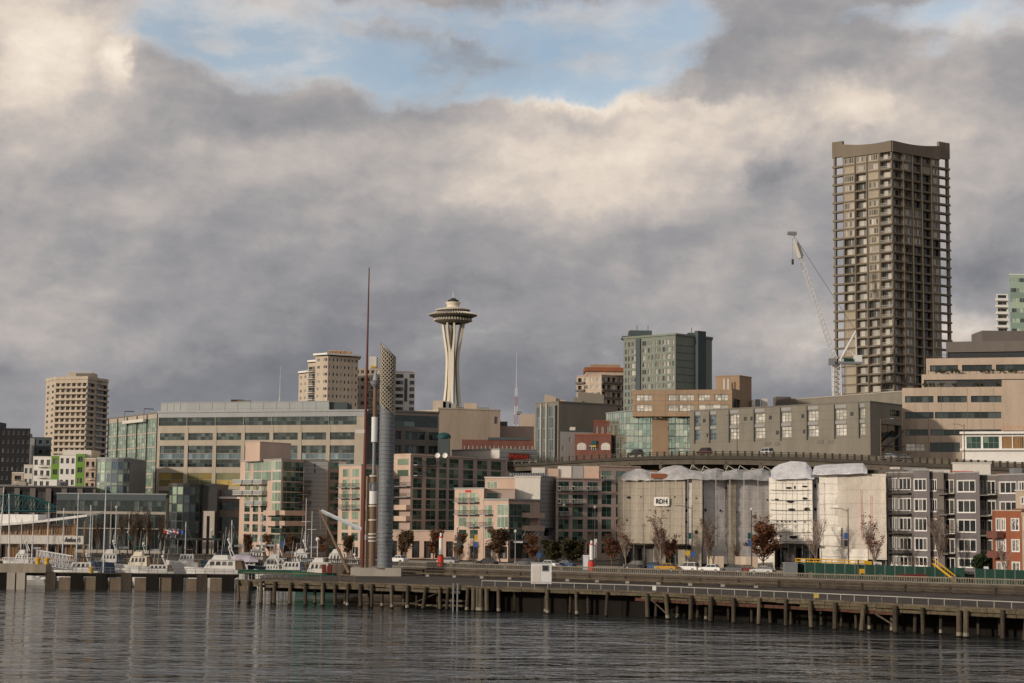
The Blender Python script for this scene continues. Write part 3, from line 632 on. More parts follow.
# ------------------------------------------------------------------ brown tower with red roof band, grey green tower
def brown_tower():
    Y = 720; zb = gz(35, 720)-2
    b = Bld('apartment_tower', 'brown apartment tower with a red roof band behind the grey green tower', 'tower', (at(600, 0, Y).x, Y+6, zb))
    P = [xy(576, Y+8), xy(594, Y+2), xy(594.5, Y+1.9), xy(601, Y), xy(626, Y+8)]; z = zat(600, 375.5, Y)
    f = b.block(foot([P[0], P[3], P[4]], 22), zb, z, 'tan_stucco', coping='brown_shade_stucco')
    n = 8; H = 3.15
    for k in range(n):
        zz = z-H*(k+1)
        f[0].grid(f[0].cols(4, .6), [(zz+.9, zz+2.5)], lambda i, j: 'dark_open' if i < 1 else 'blind'); f[1].grid(f[1].cols(5, .7), [(zz+.8, zz+2.6)], lambda i, j: 'blind' if (i+j+k) % 3 == 0 else 'dark_open')
        f[0].bar(0, f[0].L*.34, 0, 1.0, zz, zz+.8, 'grey_brown', 'balcony')
        f[1].bar(0, f[1].L*.8, 0, .9, zz, zz+.75, 'grey_brown', 'balcony')
    a = at(586, 368, Y+5); c = at(624, 371.8, Y+5); b.box(a.x, c.x, Y+4, Y+18, z+.5, c.z, 'tan_stucco', 'upper_floor'); mb = MB(); mb.box(a.x-.6, c.x+.6, Y+3.2, Y+19, c.z+.003, a.z+.2); mb.build('roof_band', ['orange_brick'], b.root)
    b.box(at(593, 0, Y+8).x, at(622, 0, Y+8).x, Y+8, Y+15, a.z+.203, zat(607, 364.5, Y+8), 'tan_panel', 'penthouse'); b.finish()
brown_tower()
def grey_green():
    Y = 560; zb = gz(50, 560)-2
    b = Bld('apartment_tower', 'tall grey green apartment tower with dark lift shafts above the tan office building', 'tower', (at(665, 0, Y).x, Y+12, zb))
    A, Bc, Cc = xy(623.5, Y+14, 360), xy(675.5, Y, 360), xy(712, Y+11, 360); z = zat(660, 336.2, Y+4)
    f = b.block(foot([A, Bc, Cc], 16), zb, z, 'green_grey', coping='green_grey', cop_h=.6, cop_o=.35)
    u1, _ = f[0].uz(636.5, 360); u2, _ = f[0].uz(641, 360); H = 2.37*1.0; n = 12
    f[0].bar(u1, u2, 0, .5, zb+1, z-.3, 'slate', 'recess_shade_strip')  # raised slate strip imitates the dark of a recess
    L = f[0].L
    for k in range(n):
        zz = z-.9-H*(k+1)
        f[0].grid([(u1*.12, u1*.26), (u1*.36, u1*.5), (u1*.62, u1*.95)], [(zz+.45, zz+2.0)], lambda i, j: 'blind' if i == 2 else 'bright' if (k*3+i) % 4 == 0 else 'plain')
        q = L-u2; cs = [(.04, .15), (.20, .26), (.31, .35), (.42, .48), (.52, .57), (.63, .71), (.75, .86), (.91, .96)]
        f[0].grid([(u2+q*a, u2+q*c) for a, c in cs], [(zz+.45, zz+2.0)], lambda i, j: 'blind' if (i*3+k*5) % 4 else 'bright' if i == 6 else 'plain')
        f[1].bar(.2, f[1].L*.5, 0, .08, zz, zz+.12, 'slate', 'wall_joint')
    w0, _ = f[1].uz(694.5, 360); w1, _ = f[1].uz(702.5, 360); f[1].bar(w0, w1, 0, 1.6, zb+1, zat(698, 331.8, Y+8), 'slate', 'lift_shaft')
    def top(x0, x1, yt, Yp, d, m): a = at(x0, yt, Yp); c = at(x1, yt, Yp); b.box(a.x, c.x, Yp, Yp+d, z+.61, a.z, m, 'penthouse')
    top(629.5, 652, 330.3, Y+12, 8, 'slate'); top(622.5, 631, 335.9, Y+16, 8, 'slate'); top(688, 696, 332.6, Y+9.5, 7, 'slate')
    mb = MB()
    for px, y in ((637, 325), (648, 325.5), (691.5, 327.5)): q = at(px, y, Y+14); mb.tube((q.x, q.y, z+.6), q, .1, n=4)
    mb.build('roof_aerials', ['dark_metal'], b.root); b.finish()
grey_green()

# ------------------------------------------------------------------ tall concrete tower on the right
def big_tower():
    Y = 612; zb = gz(135, 615)-2
    pL, pC, pR = xy(843.5, Y+13, 260), xy(893, Y, 260), xy(940.7, Y+14, 260)
    b = Bld('apartment_tower', 'very tall brown concrete tower with open slotted corner fins on the hill', 'tower', (pC[0], Y+18, zb))
    zt = zat(893, 140.5, Y); zp = zat(893, 150.6, Y)
    f = b.block(foot([pL, pC, pR], 22), zb, zp, 'tower_concrete')
    n = 27; H = (zp-zat(893, 400, Y))/26.8
    L0, L1 = f[0].L, f[1].L
    cL = [f[0].uz(x, 260)[0] for x in (844.2, 855.6, 856.4, 867.6, 868.4, 879.8, 881.5, 891.8)]; cR = [f[1].uz(x, 260)[0] for x in (894.3, 902.8, 904.2, 912.6, 913.6, 921.8, 922.8, 931.4, 932.4, 940.2)]
    rnd = random.Random(4)
    shut = {}
    for k in range(n):
        z0 = zp-H*(k+1); a, c = z0+.75, z0+H-.35
        for j in range(4):
            u0, u1 = cL[2*j]+.18, cL[2*j+1]-.18
            if j == 3: st = 'loggia'
            elif j == 0: st = 'panel_glazed' if k < 9 and k not in (1, 4) else ('panel_shut' if k in (1, 4) or k > 16 else 'loggia')
            elif j == 1: st = 'panel_glazed' if k < 2 else 'loggia'
            else: st = 'panel_glazed' if k not in (2, 4) and k < 16 else ('panel_shut' if k in (2, 4) else 'loggia')
            if st == 'loggia': f[0].win(u0, u1, a-.2, c+.1, st)
            else: f[0].win(u0+.25, u1-.25, a-.1, c-.1, st)
        for j in range(5):
            u0, u1 = cR[2*j]+.15, cR[2*j+1]-.15
            pan = (j == 1 and (k < 2 or 6 <= k < 10 or k > 16)) or (j == 4 and k not in (9, 10)) or (j == 2 and 6 <= k < 10) or (j == 3 and k in (1,))
            st = ('panel_glazed' if (k*3+j) % 3 else 'panel_shut') if pan else ('loggia' if j < 2 else 'dark_open')
            f[1].win(u0+(.2 if pan else 0), u1-(.2 if pan else 0), a-.1, c-(.1 if pan else -.1), st)
        # balcony fronts of the corner and middle bays
        f[0].balcony(cL[6]+.1, cL[7]+.35, z0, .5, 'bar', 'tower_concrete', .35, 1.2, 'off_white')
    for k in range(n):
        z0 = zp-H*(k+1); f[0].bar(-.05, L0-.2, .003, .32, z0-.12, z0+.22, 'tower_concrete', 'floor_slab'); f[1].bar(.2, L1+.05, .003, .32, z0-.12, z0+.22, 'tower_concrete', 'floor_slab')
    for x in cL[2::2]: f[0].bar(x-.42, x-.02, .003, .45, zb, zp, 'tower_concrete', 'pier')
    for x in cR[2::2]: f[1].bar(x-.36, x+.04, .003, .45, zb, zp, 'tower_concrete', 'pier')
    # curved parapet: higher in the middle and at the fins
    zend = zat(846, 144.6, Y+13)
    for ff, y_mid, flip in ((f[0], 0, False), (f[1], 0, True)):
        mb = MB(); rings = []; N = 14
        for i in range(N+1):
            t = i/N; s_ = t if flip else 1-t       # 0 at the middle corner, 1 at the fin
            zz = zt+(zend-zt)*s_-.75*math.sin(math.pi*s_)
            rings.append([ff.P(ff.L*t, .5, zp-.3), ff.P(ff.L*t, .5, zz), ff.P(ff.L*t, -1.2, zz), ff.P(ff.L*t, -1.2, zp-.3)])
        mb.loft(rings); mb.build('parapet', ['tower_concrete'], b.root)
    # fins with open slots
    for ff, sgn, xo0, xo1 in ((f[0], -1, 833.2, 836.2), (f[1], 1, 948.2, 951)):
        u0 = ff.uz(xo0, 260)[0]; u1 = ff.uz(xo1, 260)[0]; zf = zat(838 if sgn < 0 else 945, 141.5, Y+14)
        e0 = .5 if sgn < 0 else 0; e1 = 0 if sgn < 0 else .5; ff.bar(u0+e0, u1-e1, -.9, .1, zb, zf-2.5, 'tower_concrete', 'corner_fin'); ff.bar(u0, u1, -1.0, .2, zf-6, zf, 'tower_concrete', 'fin_head')
        i0, i1 = (u1, .05) if sgn < 0 else (ff.L-.05, u0)
        ff.bar(i0, i1, -1.0, .15, zat(838, 157, Y+14), zf-.01, 'tower_concrete', 'fin_cap')
        for k in range(n): z0 = zp-H*(k+1); ff.bar(min(i0, u0+.05), max(i1, u1-.05), -1.6, .3, z0-.22, z0+.45, 'tower_concrete', 'fin_slab')
    b.win = None
    mb = MB(); q = Vector((pC[0]-4, Y+8, zt-1.0))
    for dx, h in ((-9, 1.5), (-5, 2.2), (2, 3.4), (4.4, 2.2), (8, 1.8)): mb.box(q.x+dx-.4, q.x+dx+.4, Y+16, Y+17, zp, zt-.6+h*.7)
    mb.build('roof_equipment', ['white_paint'], b.root); b.finish()
big_tower()

def tower_crane():
    Y = 600; base = at(837.5, 400, Y); x0 = base.x; zb = gz(x0, Y)-1
    t = empty('tower_crane', (x0, Y, zb), 'white luffing tower crane with raised jib beside the tall concrete tower', 'crane')
    def lat(p0, p1, w0, w1, n, r, name, m='white_metal'):
        p0 = Vector(p0); p1 = Vector(p1); d = (p1-p0).normalized(); a = Vector((0, 1, 0)); b_ = d.cross(a).normalized(); mb = MB()
        c = []
        for i in range(n+1):
            q = p0.lerp(p1, i/n); w = w0+(w1-w0)*i/n; c.append([q+a*w+b_*w, q-a*w+b_*w, q-a*w-b_*w, q+a*w-b_*w])
        for i in range(n):
            for k in range(4):
                mb.tube(c[i][k], c[i+1][k], r, n=4); mb.tube(c[i][k], c[i+1][(k+1) % 4], r*.6, n=4); mb.tube(c[i][k], c[i][(k+1) % 4], r*.6, n=4)
        return mb.build(name, [m], t)
    piv = at(836.5, 361, Y); lat((x0, Y, zb), (piv.x, Y, piv.z), 1.3, 1.3, 16, .2, 'mast')
    tip = at(792.5, 233.5, Y-8); lat((piv.x-.5, Y, piv.z+.6), tip, 0.8, .42, 26, .095, 'jib')
    apex = at(855.8, 331, Y); mb = MB(); mb.tube((piv.x+1, Y-1, piv.z), apex, .32, n=5); mb.tube((piv.x+1, Y+1, piv.z), apex, .32, n=5); mb.tube((piv.x+7, Y, piv.z), apex, .22, n=5); mb.tube((piv.x+3.5, Y, piv.z+5), (piv.x+8, Y, piv.z), .2, n=4); mb.build('back_frame', ['white_metal'], t)
    mb = MB(); mb.box(piv.x-1.8, piv.x+8.6, Y-1.6, Y+1.6, piv.z-1.1, piv.z-.3); mb.build('counter_platform', ['grey_metal'], t)
    mb = MB(); mb.box(piv.x+6.2, piv.x+8.6, Y-1.5, Y+1.5, piv.z-.29, piv.z+2.0); mb.build('counterweight', ['white_metal'], t)
    mb = MB(); mb.box(piv.x+2.8, piv.x+5.6, Y-1.3, Y+1.3, piv.z-.29, piv.z+.9); mb.build('winch', ['green_fence'], t)
    mb = MB(); mb.box(piv.x-3.0, piv.x-1.0, Y-2.6, Y-.9, piv.z-1.6, piv.z+.7); mb.build('operator_cab', ['grey_metal'], t)
    mb = MB(); mb.tube(apex, tip, .09, n=4); mb.tube(tip, tip+Vector((0, 0, -9)), .05, n=4); mb.build('cable', ['grey_metal'], t)
    h = tip+Vector((0, 0, -9)); mb = MB(); mb.box(h.x-.35, h.x+.35, h.y-.3, h.y+.3, h.z-1.8, h.z); mb.build('hook_block', ['dark_metal'], t)
    mb = MB(); mb.box(tip.x-1.7, tip.x+1.4, tip.y-.6, tip.y+.6, tip.z-.5, tip.z+.6); mb.build('jib_head', ['grey_metal'], t)
    q = Vector(tip).lerp(piv, .13); mb = MB(); dd = (piv-Vector(tip)).normalized(); mb.tube(q-dd*2.6, q+dd*2.6, 1.15, n=4); mb.build('jib_sign', ['off_white'], t)
tower_crane()

# ------------------------------------------------------------------ stepped tan offices at the right edge
def stepped():
    Y = 455; zb = gz(120, 460)-4
    b = Bld('office_block', 'tan stepped office building with long dark window bands at the right edge', 'building', (at(965, 0, Y).x, Y+15, zb))
    def tier(x0, x1, yt, Yf, slope, wins, dep=30, m='tan_stucco', bands=(), bottom=None, bays=3):
        A = at(x0, yt, Yf); B_ = at(x1, yt, Yf+slope); zbot = zb if bottom is None else bottom
        f = b.block(foot([(A.x, A.y), (B_.x, B_.y)], dep), zbot, A.z, m)[0]
        for (yu, yd, st) in wins:
            z1 = f.uz((x0+x1)/2, yu)[1]; z0 = f.uz((x0+x1)/2, yd)[1]; f.grid(f.cols(bays, .9, .4, f.L-.2), [(z0, z1)], st)
        return f, A.z
    f, z1 = tier(902, 1060, 388, Y, -9, [], bays=4)
    cs = [(f.uz(a, 400)[0], f.uz(c, 400)[0]) for a, c in ((905, 933.5), (937.5, 967), (971, 1001.5), (1008, 1050))]
    def rowz(yu, yd, px=935): return (f.uz(px, yd)[1], f.uz(px, yu)[1])
    f.grid(cs, [rowz(396, 402.5)], 'wide_dark'); f.grid([(cs[0][0], cs[0][1]), (f.uz(930, 400)[0]+1.2, f.uz(1001, 400)[0]), cs[3]], [rowz(412, 418.5)], 'wide_dark')
    f.grid([(cs[0][0], cs[0][1]-1.5), (f.uz(930, 400)[0], f.uz(1001, 400)[0])], [rowz(429.5, 435.5)], 'wide_dark')
    f.grid([(f.uz(906, 448)[0], f.uz(925, 448)[0])], [rowz(443.5, 451)], 'bright')
    f.grid([(f.uz(930, 448)[0], f.uz(960, 448)[0])], [rowz(442.5, 452)], 'wide_dark')
    f.bar(f.uz(1002, 400)[0], f.L, .003, 2.2, f.uz(1003, 431)[1], f.uz(1003, 380.5)[1], 'tan_stucco', 'corner_bay')
    f2, z2 = tier(921.5, 1060, 374.5, Y+6, -9, [], bays=4, bottom=z1-.5)
    f2.grid([(.6, f2.L-.6)], [(f2.uz(960, 387)[1], f2.uz(960, 379.5)[1])], 'far_band')
    f3, z3 = tier(926, 1060, 358.5, Y+9, -9, [], bays=4, bottom=z2-.5)
    f3.grid([(f3.uz(a, 368)[0], f3.uz(c, 368)[0]) for a, c in ((930, 958), (962, 992), (996, 1040))], [(f3.uz(960, 371.5)[1], f3.uz(960, 365)[1])], 'wide_dark')
    A = at(946, 341.5, Y+14); f4, z4 = tier(946, 1060, 341.8, Y+14, -8, [], bottom=z3-.4, m='grey_brown', bays=4); f4.grid([(.4, f4.L-.4)], [(z3+.2, z3+2.2)], 'far_band')
    a = at(982, 330.5, Y+19); c = at(1040, 330, Y+17); b.box(a.x, c.x, Y+19, Y+30, z4+.01, a.z, 'grey_brown', 'penthouse')
    for k in range(1, 12): f.bar(f.L*k/12-.03, f.L*k/12+.03, .001, .02, f.z0+1, f.z1-.1, 'grey_brown', 'panel_joint')
    for ff, u0, px in ((f2, .2, 0), (f3, .2, 0), (f, .2, 0)):
        mb = MB(); T = ff.T(0, ff.z1)
        for i in range(20):
            x = ff.L*i/20; mb.box(x, x+.08, .2, .28, 0, 1.0, 0, T)
        mb.box(0, ff.L, .2, .28, .95, 1.02, 0, T); mb.build('roof_railing', ['dark_metal'], b.root)
    rr = random.Random(2); leafmat('roof_leaves', (.035, .055, .022), (.06, .05, .03))
    for ff in (f, f2):
        for i in range(9):
            u = rr.uniform(2, ff.L-3); p = ff.P(u, -1.2, ff.z1); mb = MB()
            for q in range(10):
                a = rr.uniform(0, 6.28); e = rr.uniform(.3, .9); mb.quad(p+Vector((e*math.cos(a), e*math.sin(a), .2+rr.random()*1.1)), p+Vector((e*math.cos(a)+.4, e*math.sin(a), .3+rr.random())), p+Vector((e*math.cos(a)+.2, e*math.sin(a)+.4, .8+rr.random())), p+Vector((e*math.cos(a)-.3, e*math.sin(a), .9+rr.random()*.5)))
            mb.build('roof_plant', ['roof_leaves'], b.root)
    b.finish()
def leafmat(name, c1, c2):
    m = bpy.data.materials.new(name); m.use_nodes = True; t = m.node_tree; b_ = t.nodes['Principled BSDF']; g = t.nodes.new('ShaderNodeNewGeometry')
    mx = t.nodes.new('ShaderNodeMix'); mx.data_type = 'RGBA'; mx.inputs['A'].default_value = (*c1, 1); mx.inputs['B'].default_value = (*c2, 1)
    t.links.new(g.outputs['Random Per Island'], mx.inputs['Factor']); t.links.new(mx.outputs['Result'], b_.inputs['Base Color']); b_.inputs['Roughness'].default_value = .8; b_.inputs['Specular IOR Level'].default_value = .2
    M[name] = m
stepped()
def far_glass():
    Y = 800; zb = gz(230, 800)-2
    b = Bld('apartment_tower', 'pale green glass tower with white balconies at the far right edge', 'tower', (at(1020, 0, Y).x, Y+10, zb))
    A = at(1009.5, 275, Y); B_ = at(1050, 275, Y); f = b.block(foot([(A.x, Y), (B_.x, Y)], 20), zb, A.z, 'glass_pale', coping='white_paint')
    f[0].grid(f[0].cols(5, .6), f[0].rows(11, .3, .7, z0=A.z-52, z1=A.z), lambda i, j: 'office_strip' if (i+j) % 2 else 'pale3')
    A2 = at(996.5, 294, Y+3); f2 = b.block(foot([(A2.x, Y+3), (A.x-.2, Y+3)], 15), zb, A2.z, 'white_paint')[0]
    for k in range(11):
        z = A2.z-3.15*(k+1); f2.win(.5, f2.L-.4, z+.9, z+2.7, 'far_band'); f2.balcony(-.6, f2.L-.1, z, 1.6, 'solid', 'white_paint')
    b.finish()
far_glass()
# ------------------------------------------------------------------ large glass and precast office block
def big_office():
    Yc = 500
    A = at(109, 419, 535); Bc = at(158, 415, Yc); D = at(367, 410, 480)
    zt = at(250, 412, 490).z; zb = gz(-90, Yc)-2
    b = Bld('office_block', 'large beige office block with green glass end wall, stretching behind the pink apartments', 'building', (-70, 505, zb))
    f = b.block(foot([(A.x, 535), (Bc.x, Yc), (D.x, 480)], 40), zb, zt, 'beige_precast', coping='grey_metal', cop_h=.5, cop_o=.3)
    g = f[1]
    def row(yu, yd, px=240): return (g.uz(px, yd)[1], g.uz(px, yu)[1])
    bays = []
    i = 0
    while True:
        a = g.uz(160+28.35*i, 440)[0]; c = g.uz(160+28.35*i+24.4, 440)[0]
        if c > g.L+3: break
        bays.append((a, min(c, g.L-.4))); i += 1
    g.grid([(a-.55, c+.55) for a, c in bays], [row(417.2, 425.4)], 'office')
    g.grid(bays, [row(432.8, 440)], 'office'); g.grid(bays, [row(445.6, 453.2)], 'office'); g.grid(bays, [row(453.5, 459)], 'spandrel'); g.grid(bays, [row(459.3, 467.2)], 'office')
    g.grid(bays, [row(473, 487)], 'gold'); g.grid(bays, [row(491, 499)], 'gold')
    g.bar(0, g.L, .003, .12, *row(412.6, 417), 'grey_metal', 'cornice_band')
    for a, c in bays[1:]: g.bar(a-1.2, a-.05, .003, .1, row(417, 500)[0], row(426.5, 500)[1], 'beige_precast', 'pier')
    e = f[0]; hs = [row(a, c, 160) for a, c in ((418, 431.6), (433, 446), (447.4, 460), (461.4, 473), (474.4, 486.6), (488, 500))]
    style('wall6', 'glass_pale', 'grey_metal', 4, 3, .12, .06)
    e.grid(e.cols(5, .985), hs, 'wall6', None)
    for k in range(6): u = e.L*k/5; e.bar(max(0, u-.12), min(e.L, u+.12), .003, .3, hs[-1][0], zt-.2, 'dark_metal', 'mullion_fin')
    # window cleaning cradle
    u0, _ = e.uz(127, 421); u1, _ = e.uz(148, 421); z = e.uz(138, 423)[1]
    e.bar(u0, u1, .6, 1.5, z, z+.9, 'off_white', 'cleaning_cradle')
    for u in (u0+.6, u1-.8): mb = MB(); p = e.P(u, 1.0, z+.9); q = e.P(u, 1.0, zt+1.6); mb.tube(p, q, .06, n=4); mb.tube(q, e.P(u, -2, zt+1.6), .12, n=4); mb.build('cradle_davit', ['dark_metal'], b.root)
    # penthouse screen
    P0 = at(161, 406, 506); P1 = at(187, 402.8, 502); P2 = at(329, 401.3, 489)
    zp = at(250, 402, 495).z
    pf = b.block(foot([(P0.x, 506), (P1.x, 502), (P2.x, 489)], 25), zt, zp, 'pale_metal', name='penthouse_wall', coping='grey_metal', cop_h=.2, cop_o=.1)
    for k in range(1, 11): u = pf[1].L*k/11; pf[1].bar(u-.06, u+.06, .002, .08, zt, zp-.1, 'grey_metal', 'panel_joint')
    for k in range(1, 4): u = pf[0].L*k/4; pf[0].bar(u-.06, u+.06, .002, .08, zt, zp-.1, 'grey_metal', 'panel_joint')
    pf[1].bar(0, pf[1].L, .002, .06, zt+(zp-zt)*.42, zt+(zp-zt)*.47, 'grey_metal', 'panel_joint')
    q = at(329.5, 401, 489.5); r = at(347, 401, 489.5); b.box(q.x, r.x, 490, 505, zt, zp-.1, 'slate', 'penthouse')
    for x0, x1, yt, m in ((231, 243, 399.5, 'rust'), (238, 250, 400.5, 'dark_concrete')):
        q = at(x0, yt, 505); r = at(x1, yt, 505); b.box(q.x, r.x, 505 if m == 'rust' else 504, 512, zp-.5, q.z, m, 'roof_unit')
    # right wing, set back, with dark top floors
    z2 = at(410, 412, 492).z
    W0 = at(367.5, 412, 486); W1 = at(439, 412, 496)
    w = b.block(foot([(W0.x, 486), (W1.x, 496)], 30), zb, z2, 'grey_brown', name='wing_wall', coping='dark_concrete', cop_h=.4, cop_o=.2)[0]
    def roww(yu, yd): return (w.uz(410, yd)[1], w.uz(410, yu)[1])
    w.grid([(.3, w.L-.4)], [roww(415.5, 427)], 'curtain_dark')
    us = [(w.uz(a, 440)[0], w.uz(c, 440)[0]) for a, c in ((370, 391), (395.5, 401), (405, 425), (429, 438.5))]
    for yu, yd in ((431.5, 439.5), (445.5, 453), (459, 467)): w.grid(us, [roww(yu, yd)], 'wide_dark')
    q = at(438, 433, 489); r = at(449.5, 433, 489); b.box(q.x, r.x, 489, 494, zb, at(440, 438, 489).z, 'slate', 'stair_tower')
    mb = MB(); mb.lathe([(2.0, 0), (2.0, .7), (1.5, 1.3), (.7, 1.6), (.05, 1.7)], (q.x+r.x)/2, 490.5, 16); o = mb.build('teal_canopy', ['teal_paint'], b.root)
    o.location.z += at(440, 438, 489).z
    b.finish()
    # lower curved glass pavilion in front
    Y = 470; c0 = at(95, 459, Y); c1 = at(128, 459, Y); zc = c0.z; zb2 = gz(c0.x, Y)-2
    b = Bld('glass_pavilion', 'low curved green glass corner block between the white green flats and the beige office', 'building', (c0.x+4, Y+3, zb2))
    cx = (c0.x+c1.x)/2; rr = (c1.x-c0.x)/2; pts = [(cx+rr*math.cos(t), Y+rr*.55+rr*.55*math.sin(t)) for t in [math.pi+math.pi*k/8 for k in range(9)]] + [(c1.x-.3, Y+25), (c0.x-.5, Y+25)]
    ff = b.block(pts, zb2, zc, 'grey_metal', coping='pale_metal', cop_h=.5, cop_o=.1)
    style('curve', 'glass_blue', 'grey_metal', 1, 1, .1, .06); style('curve_pale', 'glass_pale', 'grey_metal', 1, 1, .1, .06)
    for k, fc in enumerate(ff[:8]):
        for j in range(5):
            z1 = zc-.6-3.3*j; fc.win(.05, fc.L-.05, z1-2.2, z1, 'curve_pale' if k < 3 and j % 2 == 0 or (k+j) % 3 == 0 else 'curve'); fc.win(.05, fc.L-.05, z1-3.15, z1-2.3, 'curve_pale')
    b.finish()
big_office()

# ------------------------------------------------------------------ dark conference block with glass entrance drum
def conference():
    Y = 418; zb = 5.0
    b = Bld('conference_centre', 'dark glazed conference building with a curved glass entrance bay behind the marina', 'building', (at(140, 0, Y).x, Y+8, zb))
    x0 = at(57, 500, Y); x1 = at(167, 500, Y-2); z = at(110, 494.5, Y).z
    f = b.block(foot([(x0.x, Y), (x1.x, Y-3)], 22), zb, z, 'concrete', roof='grey_metal', coping='grey_metal', cop_h=.3)[0]
    def row(yu, yd, px=120): return (f.uz(px, yd)[1], f.uz(px, yu)[1])
    f.bar(0, f.L, .003, .25, *row(494.8, 500.5), 'slate', 'fascia')
    f.grid(f.cols(4, .99), [row(500.8, 511.5)], 'curtain_dark')
    f.grid(f.cols(6, .95), [row(514.2, 528.2)], 'wide_dark'); f.grid(f.cols(6, .95), [row(529, 550)], 'wide_dark')
    # right part
    r0, r1 = at(199, 500, Y+2), at(241, 500, Y+2); zr = at(220, 497, Y+2).z
    g = b.block(foot([(r0.x, Y+2), (r1.x, Y+2)], 20), zb, zr, 'dark_concrete', roof='grey_metal', name='wall')[0]
    def rowg(yu, yd): return (g.uz(220, yd)[1], g.uz(220, yu)[1])
    g.grid([(.3, g.L-.1)], [rowg(502, 510)], 'curtain_dark'); g.grid([(.3, g.L-.1)], [rowg(517, 531)], 'curtain_dark'); g.grid([(.3, g.L-.1)], [rowg(533, 550)], 'curtain_dark')
    g.bar(0, g.L+.3, .003, .7, *rowg(496.6, 498.6), 'white_paint', 'roof_edge')
    mb = MB(); a = at(216, 486, Y+16); c = at(241, 484, Y+16); mb.prism([(a.x, Y+4), (c.x+.5, Y+4), (c.x+.5, Y+16), (a.x, Y+16)], zr-.01, a.z-1.0); mb.build('plant_screen', ['grey_metal'], b.root)
    # portal
    p0, p1 = at(203.5, 512, Y-2), at(215, 512, Y-2); zp = at(209, 511, Y-2).z
    mb = MB(); mb.box(p0.x, p0.x+.9, Y-2.6, Y+1.9, zb, zp); mb.box(p1.x-1.1, p1.x, Y-2.6, Y+1.9, zb, zp); mb.box(p0.x+.9, p1.x-1.1, Y-2.6, Y+1.9, zp-1.2, zp-.01); mb.build('portal_frame', ['pale_concrete'], b.root)
    # glass drum
    c0 = at(166.5, 487, Y-5); c1 = at(200, 487, Y-5); zd = at(185, 485.5, Y-4).z; cx = (c0.x+c1.x)/2; rr = (c1.x-c0.x)/2
    pts = [(cx+rr*math.cos(t), Y-2+rr*.7*math.sin(t)) for t in [math.pi+math.pi*k/8 for k in range(9)]] + [(c1.x+3.6, Y-1.9), (c1.x+3.6, Y+14), (c0.x, Y+14)]
    ff = b.block(pts, zb, zd, 'dark_metal', roof='dark_metal', name='drum_wall', coping='dark_metal', cop_h=.5, cop_o=.12)
    style('drum', 'glass_office', 'dark_metal', 1, 1, .08, .05); style('drum_pale', 'glass_pale', 'dark_metal', 1, 1, .08, .05)
    for k, fc in enumerate(ff[:8]):
        for j in range(8):
            z1 = zd-.25-2.05*j; fc.win(.03, fc.L-.03, z1-1.95, z1, 'drum_pale' if (k < 4 and j < 3 and (k+j) % 3 != 1) else 'drum')
    b.box(c0.x-1, c1.x+5.5, Y-7.5, Y-5.6, zb+3.4, zb+3.9, 'dark_metal', 'entrance_canopy')
    posts('canopy_post', 'grey_metal', b.root, [((x, Y-7.2, zb), (x, Y-7.2, zb+3.4)) for x in (c0.x-.5, c0.x+3.5, c1.x, c1.x+5)], .15, 8)
    b.finish()
    for i, (px, c, w) in enumerate(((158, 'red_paint', 'plain red'), (162, 'white_paint', 'white and red striped'), (166, 'blue_paint', 'red and blue'), (170, 'red_paint', 'red with white cross band'), (175, 'blue_paint', 'dark blue'))):
        p = at(px, 541, Y-7.6); o = empty('flag', (p.x, p.y, zb+3.9), f'{w} flag hanging over the dark entrance canopy of the conference building', 'flag', 'flags over the entrance')
        mb = MB(); mb.tube((p.x, p.y, zb+3.9), (p.x+.9, p.y-1.2, zb+6.1), .05, n=5); mb.build('flagpole', ['white_metal'], o)
        mb = MB(); N = 6
        for k in range(N):
            t0, t1 = k/N, (k+1)/N
            def q(t, v): return Vector((p.x+.9+1.2*t, p.y-1.2+.15*math.sin(6*t+i), zb+5.9-v*.8-t*.4))
            for v in range(3): mb.quad(q(t0, v/3), q(t1, v/3), q(t1, (v+1)/3), q(t0, (v+1)/3), 0 if (v != 1 or i in (0, 4)) else 1)
        mb.build('cloth', [c, 'white_paint' if c != 'white_paint' else 'red_paint'], o)
conference()
